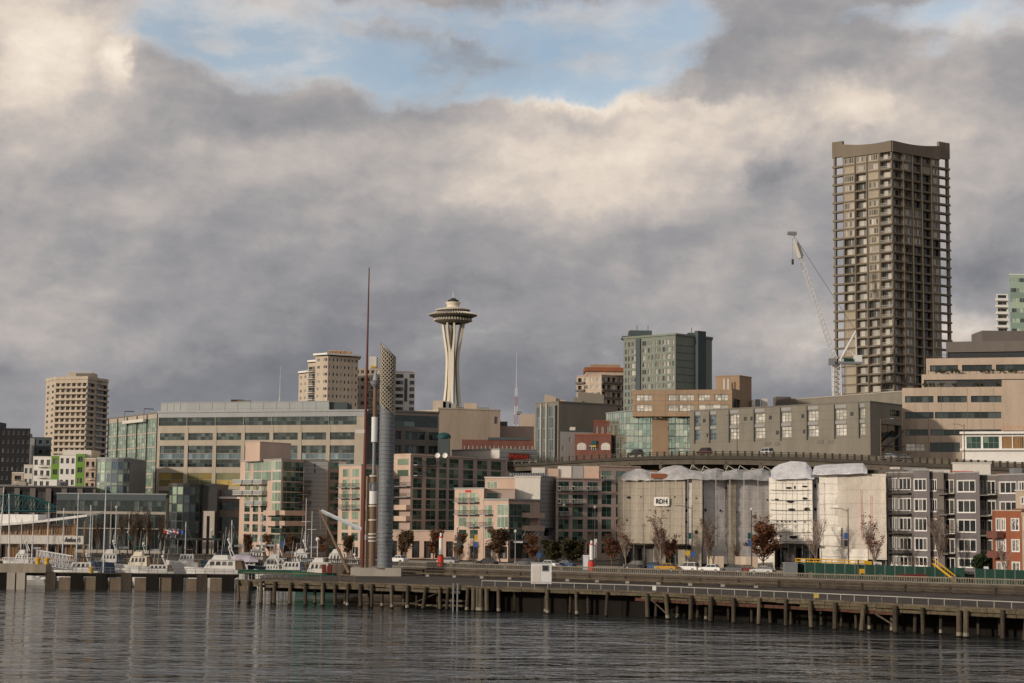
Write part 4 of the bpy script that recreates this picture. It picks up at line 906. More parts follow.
def dark_block():
    Y = 455; a = at(-14, 488, Y); c = at(96, 486, Y); zb = gz(a.x, Y)-1
    b = Bld('parking_garage', 'long black flat roofed block with brown pillars at the left edge behind the restaurant', 'building', ((a.x+c.x)/2, Y+5, zb))
    f = b.block(foot([(a.x, Y), (c.x, Y)], 20), zb, at(50, 487.2, Y).z, 'black_panel', coping='dark_concrete', cop_h=.4)[0]
    f.grid(f.cols(7, .78), [(f.z1-4.6, f.z1-1.0), (f.z1-9, f.z1-5.6)], 'dark_open')
    for k in range(8): u = f.L*k/7; f.bar(max(0, u-.7), min(f.L, u+.7), .003, .2, zb, f.z1-.3, 'grey_brown', 'pillar')
    for x0, x1, yt, m, Yp in ((0, 16, 484.5, 'grey_metal', Y+6), (16, 26, 482, 'concrete', Y+8), (49, 57, 479.5, 'white_paint', Y+5), (50, 66, 481, 'grey_metal', Y+9)):
        q = at(x0, yt, Yp); r = at(x1, yt, Yp); b.box(q.x, r.x, Yp, Yp+2.5, f.z1+.41, q.z, m, 'roof_unit')
    b.finish()
    # teal truss footbridge
    Y = 432; t = empty('footbridge', (at(25, 0, Y).x, Y, at(25, 511, Y).z), 'teal steel truss footbridge with arched top chord in front of the black block', 'bridge'); mb = MB()
    n = 12; lo = []; hi = []
    for i in range(n+1):
        u = i/n; px = -14+74*u; lo.append(at(px, 511, Y)); hi.append(at(px, 509-14*math.sin(math.pi*min(1, .25+u*.75))**1, Y))
    for dy in (0, 3):
        mb = MB()
        for i in range(n):
            o = Vector((0, dy, 0)); mb.tube(lo[i]+o, lo[i+1]+o, .2, n=4); mb.tube(hi[i]+o, hi[i+1]+o, .2, n=4); mb.tube(lo[i]+o, hi[i]+o, .12, n=4); mb.tube(lo[i]+o, hi[i+1]+o, .12, n=4)
        mb.build('truss', ['teal_paint'], t)
    mb = MB(); mb.box(lo[0].x, lo[-1].x, Y+.3, Y+2.7, lo[3].z-.3, lo[3].z+.1); mb.build('deck', ['dark_concrete'], t)
    for k in (0, 4, 8, 12): mb = MB(); mb.box(lo[k].x-.3, lo[k].x+.3, Y+1, Y+2, 5, lo[3].z-.3); mb.build('column', ['dark_concrete'], t)
dark_block()

# ------------------------------------------------------------------ hotel block with striped screen and red sign
def text_mesh(txt, size, ext=.06, shear=0.0, bold=0.0):
    cu = bpy.data.curves.new('lettering', 'FONT'); cu.body = txt; cu.size = size; cu.extrude = ext; cu.align_x = 'CENTER'; cu.align_y = 'CENTER'; cu.shear = shear; cu.offset = bold; cu.resolution_u = 3
    o = bpy.data.objects.new('tmp', cu); C.objects.link(o); dg = bpy.context.evaluated_depsgraph_get(); dg.update()
    me = bpy.data.meshes.new_from_object(o.evaluated_get(dg)); bpy.data.objects.remove(o); bpy.data.curves.remove(cu); return me
def lettering(txt, f, u, z, size, m, parent, width=None, d=.12, shear=0.0, bold=0.0, name='lettering'):
    me = text_mesh(txt, size, .05, shear, bold); me.materials.clear(); me.materials.append(M[m])
    o = bpy.data.objects.new(name, me); C.objects.link(o); xs = [v.co.x for v in me.vertices]; sx = width/(max(xs)-min(xs)) if width else 1
    p = f.P(u, d, z); mt = Matrix(((f.d.x, 0, f.n.x, p.x), (f.d.y, 0, f.n.y, p.y), (0, 1, 0, p.z), (0, 0, 0, 1))) @ Matrix.Diagonal((sx, 1, 1, 1))
    o.parent = parent; o.matrix_basis = Matrix.Translation(-Vector(parent.location)) @ mt; return o
def hotel_block():
    Y = 505; zb = gz(0, Y)-2
    b = Bld('hotel_building', 'pale roofed hotel block with striped grey screen and red lettering above the pink apartments', 'building', (at(500, 0, Y).x, Y+6, zb))
    A, B_, D = at(452, 451, Y+14), at(499.5, 450, Y), at(537, 452, Y+5); z = at(500, 449.5, Y).z
    f = b.block(foot([(A.x, Y+14), (B_.x, Y), (D.x, Y+5)], 20), zb, z, 'off_white', coping='pale_metal', cop_h=.3)
    e = f[1]; z0 = e.uz(517, 459.5)[1]
    for k in range(5): e.bar(0, e.L, .003, .18, z0+(z-z0)*k/5, z0+(z-z0)*(k+.45)/5, 'grey_metal' if k % 2 else 'pale_metal', 'screen_slat')
    e.bar(0, e.L, .002, .06, z0, z-.05, 'grey_siding', 'screen_back')
    u0 = e.uz(509, 456)[0]; u1 = e.uz(528, 456)[0]; zz = e.uz(518, 456.6)[1]
    e.bar(u0-.2, u1+.2, .2, .3, zz-1.0, zz+1.0, 'mast_red', 'sign_board')
    lettering('Marriott', e, (u0+u1)/2, zz, 1.9, 'red_paint', b.root, width=(u1-u0), d=.38, bold=.02)
    e.grid(e.cols(10, .7), [(z0-3.4, z0-.6)], 'wide_dark')
    for x0, x1 in ((457, 462), (464, 474), (475, 486)): q = at(x0, 455, Y+4); r = at(x1, 455, Y+4); b.box(q.x, r.x, Y-1, Y+0, at(470, 459, Y).z, q.z-.6, 'grey_metal', 'roof_unit')
    b.finish()
hotel_block()

# ------------------------------------------------------------------ grey concrete block, grey annex, red brick, glass and tan offices
def grey_block():
    Y = 540; zb = gz(20, Y)-2
    b = Bld('apartment_block', 'grey green concrete block with tall glazed end wall and stepped tan roof boxes', 'building', (at(575, 0, Y).x, Y+10, zb))
    A, B_, D = xy(535, Y+10, 425), xy(558.5, Y, 425), xy(618, Y+13, 425); z = zat(560, 402, Y)
    f = b.block(foot([A, B_, D], 16), zb, z, 'olive_concrete', coping='olive_concrete', cop_h=.3)
    e = f[0]; L = e.L
    style('tall', 'glass_blue', 'pale_metal', 3, 9, .14, .15)
    for a, c in ((.05, .27), (.33, .5), (.57, .78)): e.win(L*a, L*c, zb+2, z-1.0, 'tall')
    for u in (.30, .535): e.bar(L*u-.25, L*u+.25, .003, .6, zb, z-.2, 'pale_concrete', 'pilaster')
    e.win(L*.85, L*.95, zb+2, z-1, 'far_band')
    for (x0, x1, yt, Yp) in ((545, 556, 394, Y+6), (556, 566, 398, Y+7), (574, 582, 397.5, Y+9), (579, 604, 391.5, Y+12)):
        q = at(x0, yt, Yp); r = at(x1, yt, Yp); mb = MB(); mb.add([(q.x, Yp, z), (r.x, Yp, z), (r.x, Yp+6, z), (q.x, Yp+6, z), (q.x, Yp, q.z), (r.x, Yp, q.z-.9), (r.x, Yp+6, q.z-.9), (q.x, Yp+6, q.z)], [(0, 1, 5, 4), (1, 2, 6, 5), (2, 3, 7, 6), (3, 0, 4, 7), (4, 5, 6, 7)]); mb.build('roof_box', ['tan_stucco' if x0 < 570 else 'olive_concrete'], b.root)
    b.finish()
    Y = 515; a = at(560, 431, Y); c = at(594, 431, Y); zb = gz(a.x, Y)-2
    b = Bld('office_block', 'small grey block with few windows in front of the grey green concrete block', 'building', (a.x+4, Y+4, zb))
    f = b.block(foot([(a.x, Y), (c.x, Y+3)], 12), zb, a.z, 'grey_siding', coping='slate', cop_h=.3)[0]
    f.grid(f.cols(5, .3), [(a.z-3.2, a.z-1.8), (a.z-6, a.z-4.4), (a.z-8.6, a.z-7.2)], lambda i, j: 'blind' if (i+j) % 2 else None)
    q = at(570, 427, Y+1); b.box(q.x, q.x+1.6, Y+1, Y+3, a.z+.31, q.z, 'off_white', 'roof_unit'); b.finish()
    Y = 503; a = at(575, 435, Y); m_ = at(594, 435, Y); c = at(611, 421, Y); zb = gz(a.x, Y)-2
    b = Bld('brick_building', 'red brick building with large arched windows left of the green glass wall', 'building', (m_.x, Y+4, zb))
    f = b.block(foot([(a.x, Y), (c.x, Y-2)], 14), zb, a.z, 'brick', coping='orange_brick', cop_h=.3)[0]
    f2 = b.block(foot([(m_.x, Y+3), (c.x, Y+3)], 9), a.z-.5, at(600, 421.5, Y+3).z, 'brick', name='upper_wall', coping='orange_brick', cop_h=.3)[0]
    f2.grid(f2.cols(3, .5), [(f2.z1-3.4, f2.z1-1.4)], 'blind')
    for k in range(3):
        u = f.L*(.06+.33*k); w = f.L*.25; zw = a.z-4.3; mb = MB(); pts = [(0, 0), (w, 0)]+[(w/2+w/2*math.cos(t), 1.2+.9*math.sin(t)) for t in [math.pi*i/10 for i in range(11)]]
        T = f.T(u, zw)
        mb.add([T @ Vector((x, -.05, zz)) for x, zz in pts], [tuple(range(len(pts)))], 0)
        mb.build('arched_window', ['glass_blind'], b.root)
        mb = MB()
        for i in range(1, 4): mb.box(w*i/4-.05, w*i/4+.05, -.12, -.055, 0, 1.4, 0, T)
        mb.box(0, w, -.12, -.056, 1.1, 1.2, 0, T); mb.build('window_bars', ['white_paint'], b.root)
    f.bar(f.L*.48, f.L*.6, .2, .6, a.z-3.6, a.z-1.6, 'teal_paint', 'banner'); f.bar(f.L*.49, f.L*.59, .62, .7, a.z-3.5, a.z-3.0, 'yellow_paint', 'banner_stripe')
    b.finish()
grey_block()
def tan_office():
    Y = 496; zb = gz(50, Y)-2
    b = Bld('office_block', 'tan office building with bright windows above walls of reflective green glass', 'building', (at(675, 0, Y).x, Y+8, zb))
    # glass base
    A, A2, B_ = at(606, 412, Y+12), at(626, 412, Y), at(700, 415, Y-2); z = at(630, 411.5, Y).z
    f = b.block(foot([(A.x, Y+12), (A2.x, Y), (B_.x, Y-2)], 22), zb, z, 'grey_metal', name='wall', coping='pale_metal', cop_h=.25)
    hs = f[1].rows(4, .02, .98, z0=z-14, z1=z)
    style('teal4', 'glass_teal', 'grey_metal', 3, 2, .07, .05)
    f[1].grid(f[1].cols(6, .985), hs, 'teal4'); f[0].grid(f[0].cols(3, .985), hs, 'teal4')
    # tan stem and upper box
    def tan(x0, x1, yt, Ya, Yb, dep, zbot, nm, m='tan_panel'):
        a = at(x0, yt, Ya); c = at(x1, yt, Yb); return b.block(foot([(a.x, Ya), (c.x, Yb)], dep), zbot, a.z, m, name=nm)[0]
    s = tan(652, 668, 417.5, Y-3, Y-3, 2.5, zb, 'stem_wall')
    u = tan(632.5, 732, 390, Y-4, Y-10, 25, at(640, 416.5, Y-4).z, 'upper_wall')
    st = tan(626, 633, 418, Y+2, Y+2, 10, zb, 'side_wall', 'tan_panel') if False else None
    def row(yu, yd): return (u.uz(680, yd)[1], u.uz(680, yu)[1])
    cs = [(u.uz(a, 400)[0], u.uz(c, 400)[0]) for a, c in ((636, 652), (668, 678), (679, 694), (698, 710.5), (714.5, 728))]
    cs2 = cs[:3]+[(u.uz(698, 400)[0], u.uz(728, 400)[0])]
    u.grid(cs, [row(394.3, 401)], 'bright'); u.grid(cs2, [row(404.5, 411.5)], 'bright')
    for k in range(1, 9): u.bar(u.L*k/9-.03, u.L*k/9+.03, .001, .02, u.z0+.1, u.z1-.1, 'grey_brown', 'panel_joint')
    for k in range(1, 5): zz = u.z0+(u.z1-u.z0)*k/5; u.bar(0, u.L, .0012, .022, zz-.03, zz+.03, 'grey_brown', 'panel_joint')
    # side of the upper box and stair tower
    a = at(732, 388, Y-10); e = b.block(foot([(a.x, Y-9.9), (at(741, 388, Y-2).x, Y-2)], 12), at(640, 416.5, Y-4).z, at(735, 388.5, Y-9).z, 'tan_panel', name='side_wall')[0]
    e.grid([(.6, e.L-.5)], [(e.z1-5.3, e.z1-2.8), (e.z1-8.6, e.z1-6.2)], 'wide_dark')
    q0, q1, q2 = at(715.5, 377, Y+3), at(739.5, 376, Y), at(751.5, 377, Y+6); tw = b.block(foot([(q0.x, Y+3), (q1.x, Y), (q2.x, Y+6)], 10), u.z1-8, q1.z, 'tan_panel', name='stair_tower', coping='tan_panel', cop_h=.25, cop_o=.1)
    mb = MB()
    for x in (723, 727): p = at(x, 385, Y+2); mb.tube((p.x, Y-1, u.z1), (p.x, Y-1, p.z+1.5), .22, n=6)
    mb.build('roof_flues', ['white_metal'], b.root)
    b.finish()
tan_office()
def grey_long():
    A, B_, D = at(690, 412.6, 478), at(870, 402, 432), at(902, 405, 445)
    zt = at(870, 402, 432).z; zb = gz(70, 470)-4
    b = Bld('warehouse', 'long grey panelled building with tall window strips standing behind the viaduct', 'building', (80, 470, zb))
    f = b.block(foot([(A.x, 478), (B_.x, 432), (D.x, 445)], 25), zb, zt, 'olive_concrete', coping='dark_concrete', cop_h=.3, cop_o=.1); g = f[0]
    def U(px): return g.uz(px, 430)[0]
    style('strip', 'glass_bright', 'grey_metal', 3, 3, .1, .25); style('strip_dim', 'glass_blue', 'grey_metal', 2, 3, .1, .25)
    H = zt-zb
    def row(yu, yd, px=800): return (g.uz(px, yd)[1], g.uz(px, yu)[1])
    z_hi = row(411, 422); z_lo = row(426, 437)
    for i, (x0, x1) in enumerate(((695.5, 700.5), (710.5, 716.5), (730, 739), (755, 765), (781.5, 791.5), (808, 818.5), (835.5, 846.5), (860, 865.2))):
        u0, u1 = U(x0), U(x1); st = 'strip' if i >= 2 else 'strip_dim'
        g.win(u0, u1, z_hi[0], z_hi[1], st); g.win(u0, u1, z_lo[0], z_lo[1], st)
        g.bar(U(x0-1.0), u0-.05, .003, .45, row(0, 440)[0], zt-.2, 'dark_concrete', 'downpipe_fin'); g.bar(u0, u1, .003, .1, z_hi[1]+.2, zt-.3, 'grey_siding', 'window_head')
        g.bar(u0, u1, .003, .1, z_lo[1]+.15, z_hi[0]-.15, 'grey_siding', 'spandrel')
    for i, x in enumerate((703, 706.5, 744, 750.5, 769, 801.5, 850.5, 776, 803)):
        u = U(x); lo = i % 2; zz = z_hi[0]+.9 if i in (0, 2, 3, 4, 5, 6) else z_lo[0]+.8; g.win(u, u+1.0, zz, zz+1.1, 'plain')
    for x0, x1, yu, yd in ((765, 771, 442, 445.5), (774.5, 780, 442, 445.5), (817.5, 823.5, 440, 443.5), (828, 834, 440, 443.5)):
        a, zz = g.uz(x0, yu); c, z2 = g.uz(x1, yd); g.bar(a, c, .003, .08, z2, zz, 'dark_concrete', 'vent_grille')
    for k in range(1, 5): z = row(0, 403+9*k)[0]; g.bar(0, g.L, .001, .03, z, z+.07, 'dark_concrete', 'panel_joint')
    # dark end wall with stair opening
    e = f[1]
    mb = MB(); T = e.T(0, 0); a0 = e.uz(881, 425)[0]; z0 = e.uz(885, 424)[1]; z1 = e.uz(885, 450)[1]
    e.win(a0, e.L-.4, z1, z0, 'dark_open', 'stair_opening'); e.win(e.uz(890, 412)[0], e.L-1, e.uz(893, 416)[1], e.uz(893, 410)[1], 'wide_dark')
    mb.box(a0, e.L-.4, -.9, -.6, z1+1, z1+1.2, 0, T); b0 = e.P(a0, .5, z1); b1 = e.P(e.L-.6, .5, z0-1.4); mb.tube(b0, b1, .35, n=4); mb.build('outside_stair', ['dark_metal'], b.root)
    # taller back part
    q = at(776, 395, 530); r = at(905, 397, 520); z2 = at(800, 401.5, 530).z
    bb = b.block(foot([(q.x, 530), (r.x, 470)], 18), zb, z2, 'olive_concrete', name='rear_wall', coping='concrete', cop_h=.3)[0]
    for x0, x1, yt, m in ((776, 791, 396.5, 'grey_brown'), (791, 800, 398.5, 'dark_concrete')): a = at(x0, yt, 522); c = at(x1, yt, 522); b.box(a.x, c.x, 522, 528, zt-2, a.z, m, 'roof_unit')
    for k, x in enumerate((752, 756, 762, 858, 889)):
        a = at(x, 401, 500); b.box(a.x, a.x+1.0+k*.3, 500, 501.5, zt-.5, at(x, 403.5-k*.5, 500).z+1.1, ('white_paint', 'grey_metal', 'off_white', 'dark_metal', 'dark_metal')[k], 'roof_vent')
    b.finish()
grey_long()
def white_pavilion():
    Y = 415; a = at(962, 432, Y); c = at(1045, 430, Y-6); zb = gz(a.x, Y)-4
    b = Bld('pavilion', 'white modern pavilion with glazed front in front of the stepped tan offices', 'building', (a.x+8, Y+4, zb))
    z = a.z
    f = b.block(foot([(a.x, Y), (c.x, Y-6)], 12), zb, z, 'white_paint')[0]
    def row(yu, yd): return (f.uz(990, yd)[1], f.uz(990, yu)[1])
    cs = [(f.uz(p, 440)[0], f.uz(q, 440)[0]) for p, q in ((966.5, 981), (983, 999), (1002, 1012), (1013, 1024), (1025, 1040))]
    f.grid(cs[:2], [row(436.5, 448.5)], 'green3'); f.grid(cs[2:], [row(436.5, 448.5)], 'wood')
    f.bar(-.5, f.L+.5, .003, 1.0, z-.5, z+.05, 'white_paint', 'roof_edge'); f.bar(-.5, f.L+.5, .003, .8, row(448.6, 450.5)[0], row(448.6, 450.5)[1], 'white_paint', 'floor_edge')
    mb = MB()
    for k in range(8): x = f.uz(1003+k*4, 430)[0]; mb.box(x, x+.08, -.4, -.32, z+.06, z+1.1, 0, f.T(0, 0))
    mb.box(f.uz(1003, 430)[0], f.L, -.4, -.32, z+1.1, z+1.2, 0, f.T(0, 0)); mb.build('roof_railing', ['orange_paint'], b.root); b.finish()
white_pavilion()

# ------------------------------------------------------------------ elevated road
VP = [(440, 463.5, 545), (480, 462, 520), (540, 458.5, 490), (600, 454.5, 470), (640, 452.5, 455), (690, 451.3, 436), (740, 451.3, 420), (800, 452.5, 404), (850, 454.5, 393), (900, 457, 384), (960, 459.5, 372), (1024, 462.5, 360), (1090, 466, 350)]
VPT = [at(*p) for p in VP]
def viaduct_at(px):
    for i in range(len(VP)-1):
        if VP[i][0] <= px <= VP[i+1][0]:
            t = (px-VP[i][0])/(VP[i+1][0]-VP[i][0]); return VPT[i].lerp(VPT[i+1], t)
def viaduct():
    t = empty('viaduct', (VPT[5].x, VPT[5].y, 5), 'dark concrete elevated road on bracketed columns running behind the wrapped buildings', 'viaduct')
    def side(i):
        d = (VPT[min(i+1, len(VPT)-1)]-VPT[max(i-1, 0)]); d.z = 0; d.normalize(); return Vector((-d.y, d.x, 0))
    def sweep(off0, off1, z0, z1, name, m):
        mb = MB(); rings = []
        for i, p in enumerate(VPT): s_ = side(i); rings.append([p+s_*off0+Vector((0, 0, z0)), p+s_*off1+Vector((0, 0, z0)), p+s_*off1+Vector((0, 0, z1)), p+s_*off0+Vector((0, 0, z1))])
        mb.loft(rings); return mb.build(name, [m], t)
    sweep(0, 13, -1.9, -1.1, 'deck', 'viaduct_dark'); sweep(.5, 1.4, -3.2, -1.905, 'girder', 'viaduct_edge'); sweep(6, 7, -3.2, -1.905, 'girder', 'viaduct_edge'); sweep(11.5, 12.5, -3.2, -1.905, 'girder', 'viaduct_edge')
    sweep(0, .25, -.15, 0.0, 'guard_rail', 'viaduct_edge'); sweep(.03, .22, -.62, -.45, 'guard_rail', 'viaduct_edge'); sweep(12.7, 13, -1.1, -.2, 'guard_rail', 'viaduct_edge')
    px = 446
    while px < 1085:
        p = viaduct_at(px); mb = MB(); mb.box(p.x-.22, p.x+.22, p.y-.1, p.y+.32, p.z-1.1, p.z+.12); mb.build('guard_post', ['viaduct_dark'], t); px += 7.3
    for px in (472, 512, 553, 598, 628, 660, 692, 725, 760, 800, 838, 880, 925, 975, 1030, 1075):
        p = viaduct_at(px); q = viaduct_at(px+3); d = (q-p); d.z = 0; d.normalize(); s_ = Vector((-d.y, d.x, 0)); mb = MB()
        for off in (2.2, 11): c = p+s_*off; mb.prism([(c.x-.7, c.y-.7), (c.x+.7, c.y-.7), (c.x+.7, c.y+.7), (c.x-.7, c.y+.7)], 4, p.z-4.2)
        a = p+s_*.3+Vector((0, 0, -3.21)); e = p+s_*12.6+Vector((0, 0, -3.21))
        T = Matrix(((s_.x, d.x, 0, 0), (s_.y, d.y, 0, 0), (0, 0, 1, 0), (0, 0, 0, 1))); T.translation = a
        mb.box(0, 12.3, -.6, .6, -1.1, -.01, 0, T)
        mb.tube(p+s_*.4+Vector((0, 0, -2.6)), p+s_*2.0+Vector((0, 0, -6.5)), .3, n=4)
        mb.build('column', ['viaduct_edge'], t)
viaduct()
# ------------------------------------------------------------------ pink waterfront apartments
ZS = 5.12
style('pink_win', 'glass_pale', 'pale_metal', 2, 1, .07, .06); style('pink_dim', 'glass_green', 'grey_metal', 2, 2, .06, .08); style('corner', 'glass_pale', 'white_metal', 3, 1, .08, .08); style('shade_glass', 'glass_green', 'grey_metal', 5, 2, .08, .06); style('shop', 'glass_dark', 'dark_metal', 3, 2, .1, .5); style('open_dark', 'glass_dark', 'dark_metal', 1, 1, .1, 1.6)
def rowpx(f, px, yu, yd): return (f.uz(px, yd)[1], f.uz(px, yu)[1])
def colpx(f, lst, py=500): return [(f.uz(a, py)[0], f.uz(c, py)[0]) for a, c in lst]
def pink_a():
    b = Bld('apartment_block', 'pink apartment block with pink roof box and glazed corner, nearest to the conference building', 'building', (at(285, 0, 405).x, 408, ZS))
    A, Cn, D = at(240.5, 462, 416), at(281.5, 459.5, 398), at(304, 461, 407); zt = Cn.z
    f = b.block(foot([(A.x, 416), (Cn.x, 398), (D.x, 407)], 20), ZS, zt, 'pink_stucco', coping='pale_metal', cop_h=.25)
    l, r = f[0], f[1]
    ys = [460.8+10.35*k for k in range(9)]
    for k, y in enumerate(ys[:8]):
        z = rowpx(l, 262, y+.6, y+9.9)
        cs = colpx(l, [(244.6, 250), (253, 258.5), (261.2, 266.5)])
        if k < 2: cs = colpx(l, [(244.6, 250), (252.8, 261), (261.6, 270.5)])
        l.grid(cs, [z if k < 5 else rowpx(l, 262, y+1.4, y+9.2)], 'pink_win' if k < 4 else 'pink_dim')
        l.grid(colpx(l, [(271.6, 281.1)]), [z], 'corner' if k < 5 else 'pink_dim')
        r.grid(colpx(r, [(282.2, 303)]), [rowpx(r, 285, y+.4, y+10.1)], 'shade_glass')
    l.grid(colpx(l, [(257, 266), (245, 252)]), [rowpx(l, 262, 545, 553)], 'shop'); r.grid(colpx(r, [(284, 302)]), [rowpx(r, 285, 544.5, 553)], 'shop')
    for y, x0, x1 in ((484.5, 238, 268.5), (495.2, 238, 268.5), (505.8, 251, 268.5)):
        n = 3 if x0 < 240 else 2; w = (x1-x0)/n
        for k in range(n): u0, z = l.uz(x0+w*k, y); u1, _ = l.uz(x0+w*(k+1)-1.1, y); l.balcony(u0, u1, z, 1.5, 'glass', 'pale_concrete')
    for y in (484.5, 495, 505.5): u0, z = r.uz(296.5, y); u1, _ = r.uz(306, y); r.balcony(u0, u1, z, 1.4, 'bar', 'grey_metal')
    for y in (515, 525.5): u0, z = r.uz(282.5, y); u1, _ = r.uz(301, y); r.balcony(-.3, u1, z, 1.4, 'solid', 'pink_stucco'); u0, z = l.uz(268, y); l.balcony(u0, l.L+.0, z, 1.2, 'solid', 'pink_stucco')
    p0, p1, p2 = at(245.5, 444, 411), at(260, 442.3, 405), at(291, 444.5, 414)
    b.block(foot([(p0.x, 411), (p1.x, 405), (p2.x, 414)], 7), zt-.2, p1.z, 'pink_stucco', name='penthouse', coping='pink_stucco', cop_h=.2, cop_o=.08)
    # grey siding wing and glazed recess
    S0, S1 = at(304.2, 461, 407.5), at(328, 461, 408); s = b.block(foot([(S0.x, 407.5), (S1.x, 408)], 14), ZS, at(315, 461, 408).z, 'grey_siding', name='siding_wall', coping='grey_metal', cop_h=.2)[0]
    for k in range(22): z = ZS+1+k*.95; s.bar(0, s.L, .001, .03, z, z+.06, 'slate', 'siding_joint')
    s.grid(colpx(s, [(313.2, 315)]), [rowpx(s, 315, 463.5, 467.5), rowpx(s, 315, 469, 473)], 'far')
    R0, R1 = at(328, 462, 411), at(346, 462, 411); g = b.block(foot([(R0.x+.02, 411), (R1.x, 412)], 12), ZS, at(335, 461.5, 411).z, 'brown_shade_stucco', name='recess_wall')[0]
    for y in ys: g.grid(colpx(g, [(329.5, 338.2)]), [rowpx(g, 334, y+1.2, y+8.6)], 'pink_dim')
    b.finish()
pink_a()
def pink_b():
    b = Bld('apartment_block', 'pink apartment block in the middle of the row, with satellite dishes on its shade brown wing', 'building', (at(400, 0, 400).x, 404, ZS))
    A, Bc = at(339, 466, 398), at(361.5, 465, 392); zt = Bc.z; D = at(390, 467, 402)
    f = b.block(foot([(A.x, 398), (Bc.x, 392), (D.x, 402)], 16), ZS, zt, 'pink_stucco', coping='pale_metal', cop_h=.25); l = f[0]
    ys = [468+10.6*k for k in range(9)]
    for k, y in enumerate(ys[:7]):
        l.grid(colpx(l, [(342.2, 348.8), (352, 358.6)]), [rowpx(l, 350, y+1, y+9)], 'pink_win' if k < 6 else 'pink_dim')
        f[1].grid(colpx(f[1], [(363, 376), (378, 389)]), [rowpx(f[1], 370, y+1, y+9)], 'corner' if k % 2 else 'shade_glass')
        if k in (1, 2, 3):
            for x0 in (341.2, 351.2): u0, z = l.uz(x0, y+9.6); u1, _ = l.uz(x0+8.4, y+9.6); l.balcony(u0, u1, z, 1.2, 'bar', 'grey_metal')
    l.grid(colpx(l, [(352.5, 359)]), [rowpx(l, 355, 547, 557)], 'shop')
    # upper pink part and the window grid wing, its pink turned brown to paint shade
    P0, P1, P2 = at(388, 456.5, 402), at(411, 455, 395), at(506, 461, 428); z2 = P1.z
    w = b.block(foot([(P0.x, 402), (P1.x, 395), (P2.x, 428)], 18), ZS, z2, 'brown_shade_stucco', name='wing_wall', coping='pink_stucco', cop_h=.35)
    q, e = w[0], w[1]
    q.bar(0, q.L, .003, .12, q.uz(400, 476)[1], z2-.02, 'pink_stucco', 'lit_wall'); q.bar(q.L*.45, q.L*.92, .13, .16, *rowpx(q, 400, 459, 465), 'glass_pale', 'window_panel'); q.bar(q.L*.45, q.L*.92, .13, .16, *rowpx(q, 400, 470, 476), 'glass_green', 'window_panel')  # pink overlay paints the lit upper wall over the shade brown
    q.grid(colpx(q, [(389, 399)]), [rowpx(q, 400, 478.5+10.6*k, 487+10.6*k) for k in range(5)], 'pink_dim')
    for y in (487, 497.7): u0, z = q.uz(395, y); q.balcony(u0, q.L+.4, z, 1.4, 'bar', 'grey_metal')
    for y in (509.5, 520.5): u0, z = q.uz(392.5, y); q.balcony(u0, q.L+.4, z, 1.4, 'solid', 'pink_stucco')
    ye = [456.8+10.6*k for k in range(9)]
    cs = colpx(e, [(413, 422), (426, 436), (439, 446.5), (449, 458.5), (463, 473.2), (477, 487), (491, 501)], 480)
    for k, y in enumerate(ye[:8]):
        sl_ = 0.0
        e.grid(cs, [rowpx(e, 425, y+.6, y+9.9)], 'pink_dim')
        for i in ((0, 1) if k == 0 else (0,) if k == 1 else (4,) if k < 3 else ()): e.balcony(cs[i][0]-.2, cs[i][1]+.2, rowpx(e, 425, y, y+9.2)[0], 1.3, 'bar', 'grey_metal')
    # podium
    O0, O1 = at(389, 531, 391), at(458, 531, 389); pd = b.block(foot([(O0.x, 391), (O1.x, 389)], 5), ZS, at(420, 531, 390).z, 'pink_stucco', name='podium_wall', coping='pale_concrete', cop_h=.2)[0]
    pd.grid(colpx(pd, [(391.5, 397), (400.5, 407), (412, 419.5), (424, 431), (435, 442), (446, 453)], 545), [rowpx(pd, 420, 541, 558)], 'shop')
    for x in (437, 444.5):
        c = at(x, 455, 399); mb = MB(); mb.tube((c.x, 402, z2+.3), (c.x, 402, c.z), .08, n=5)
        d = Vector((-.25, -.9, .25)).normalized(); a = d.orthogonal().normalized(); bb = d.cross(a); rings = []
        for r_, o_ in ((.05, -.28), (.4, -.2), (.62, 0)): rings.append([Vector((c.x, 401.6, c.z))+d*o_+a*r_*math.cos(t)+bb*r_*math.sin(t) for t in [2*math.pi*i/14 for i in range(14)]])
        mb.loft(rings, caps=False); mb.build('satellite_dish', ['white_paint'], b.root, smooth=True)
    b.finish()
pink_b()
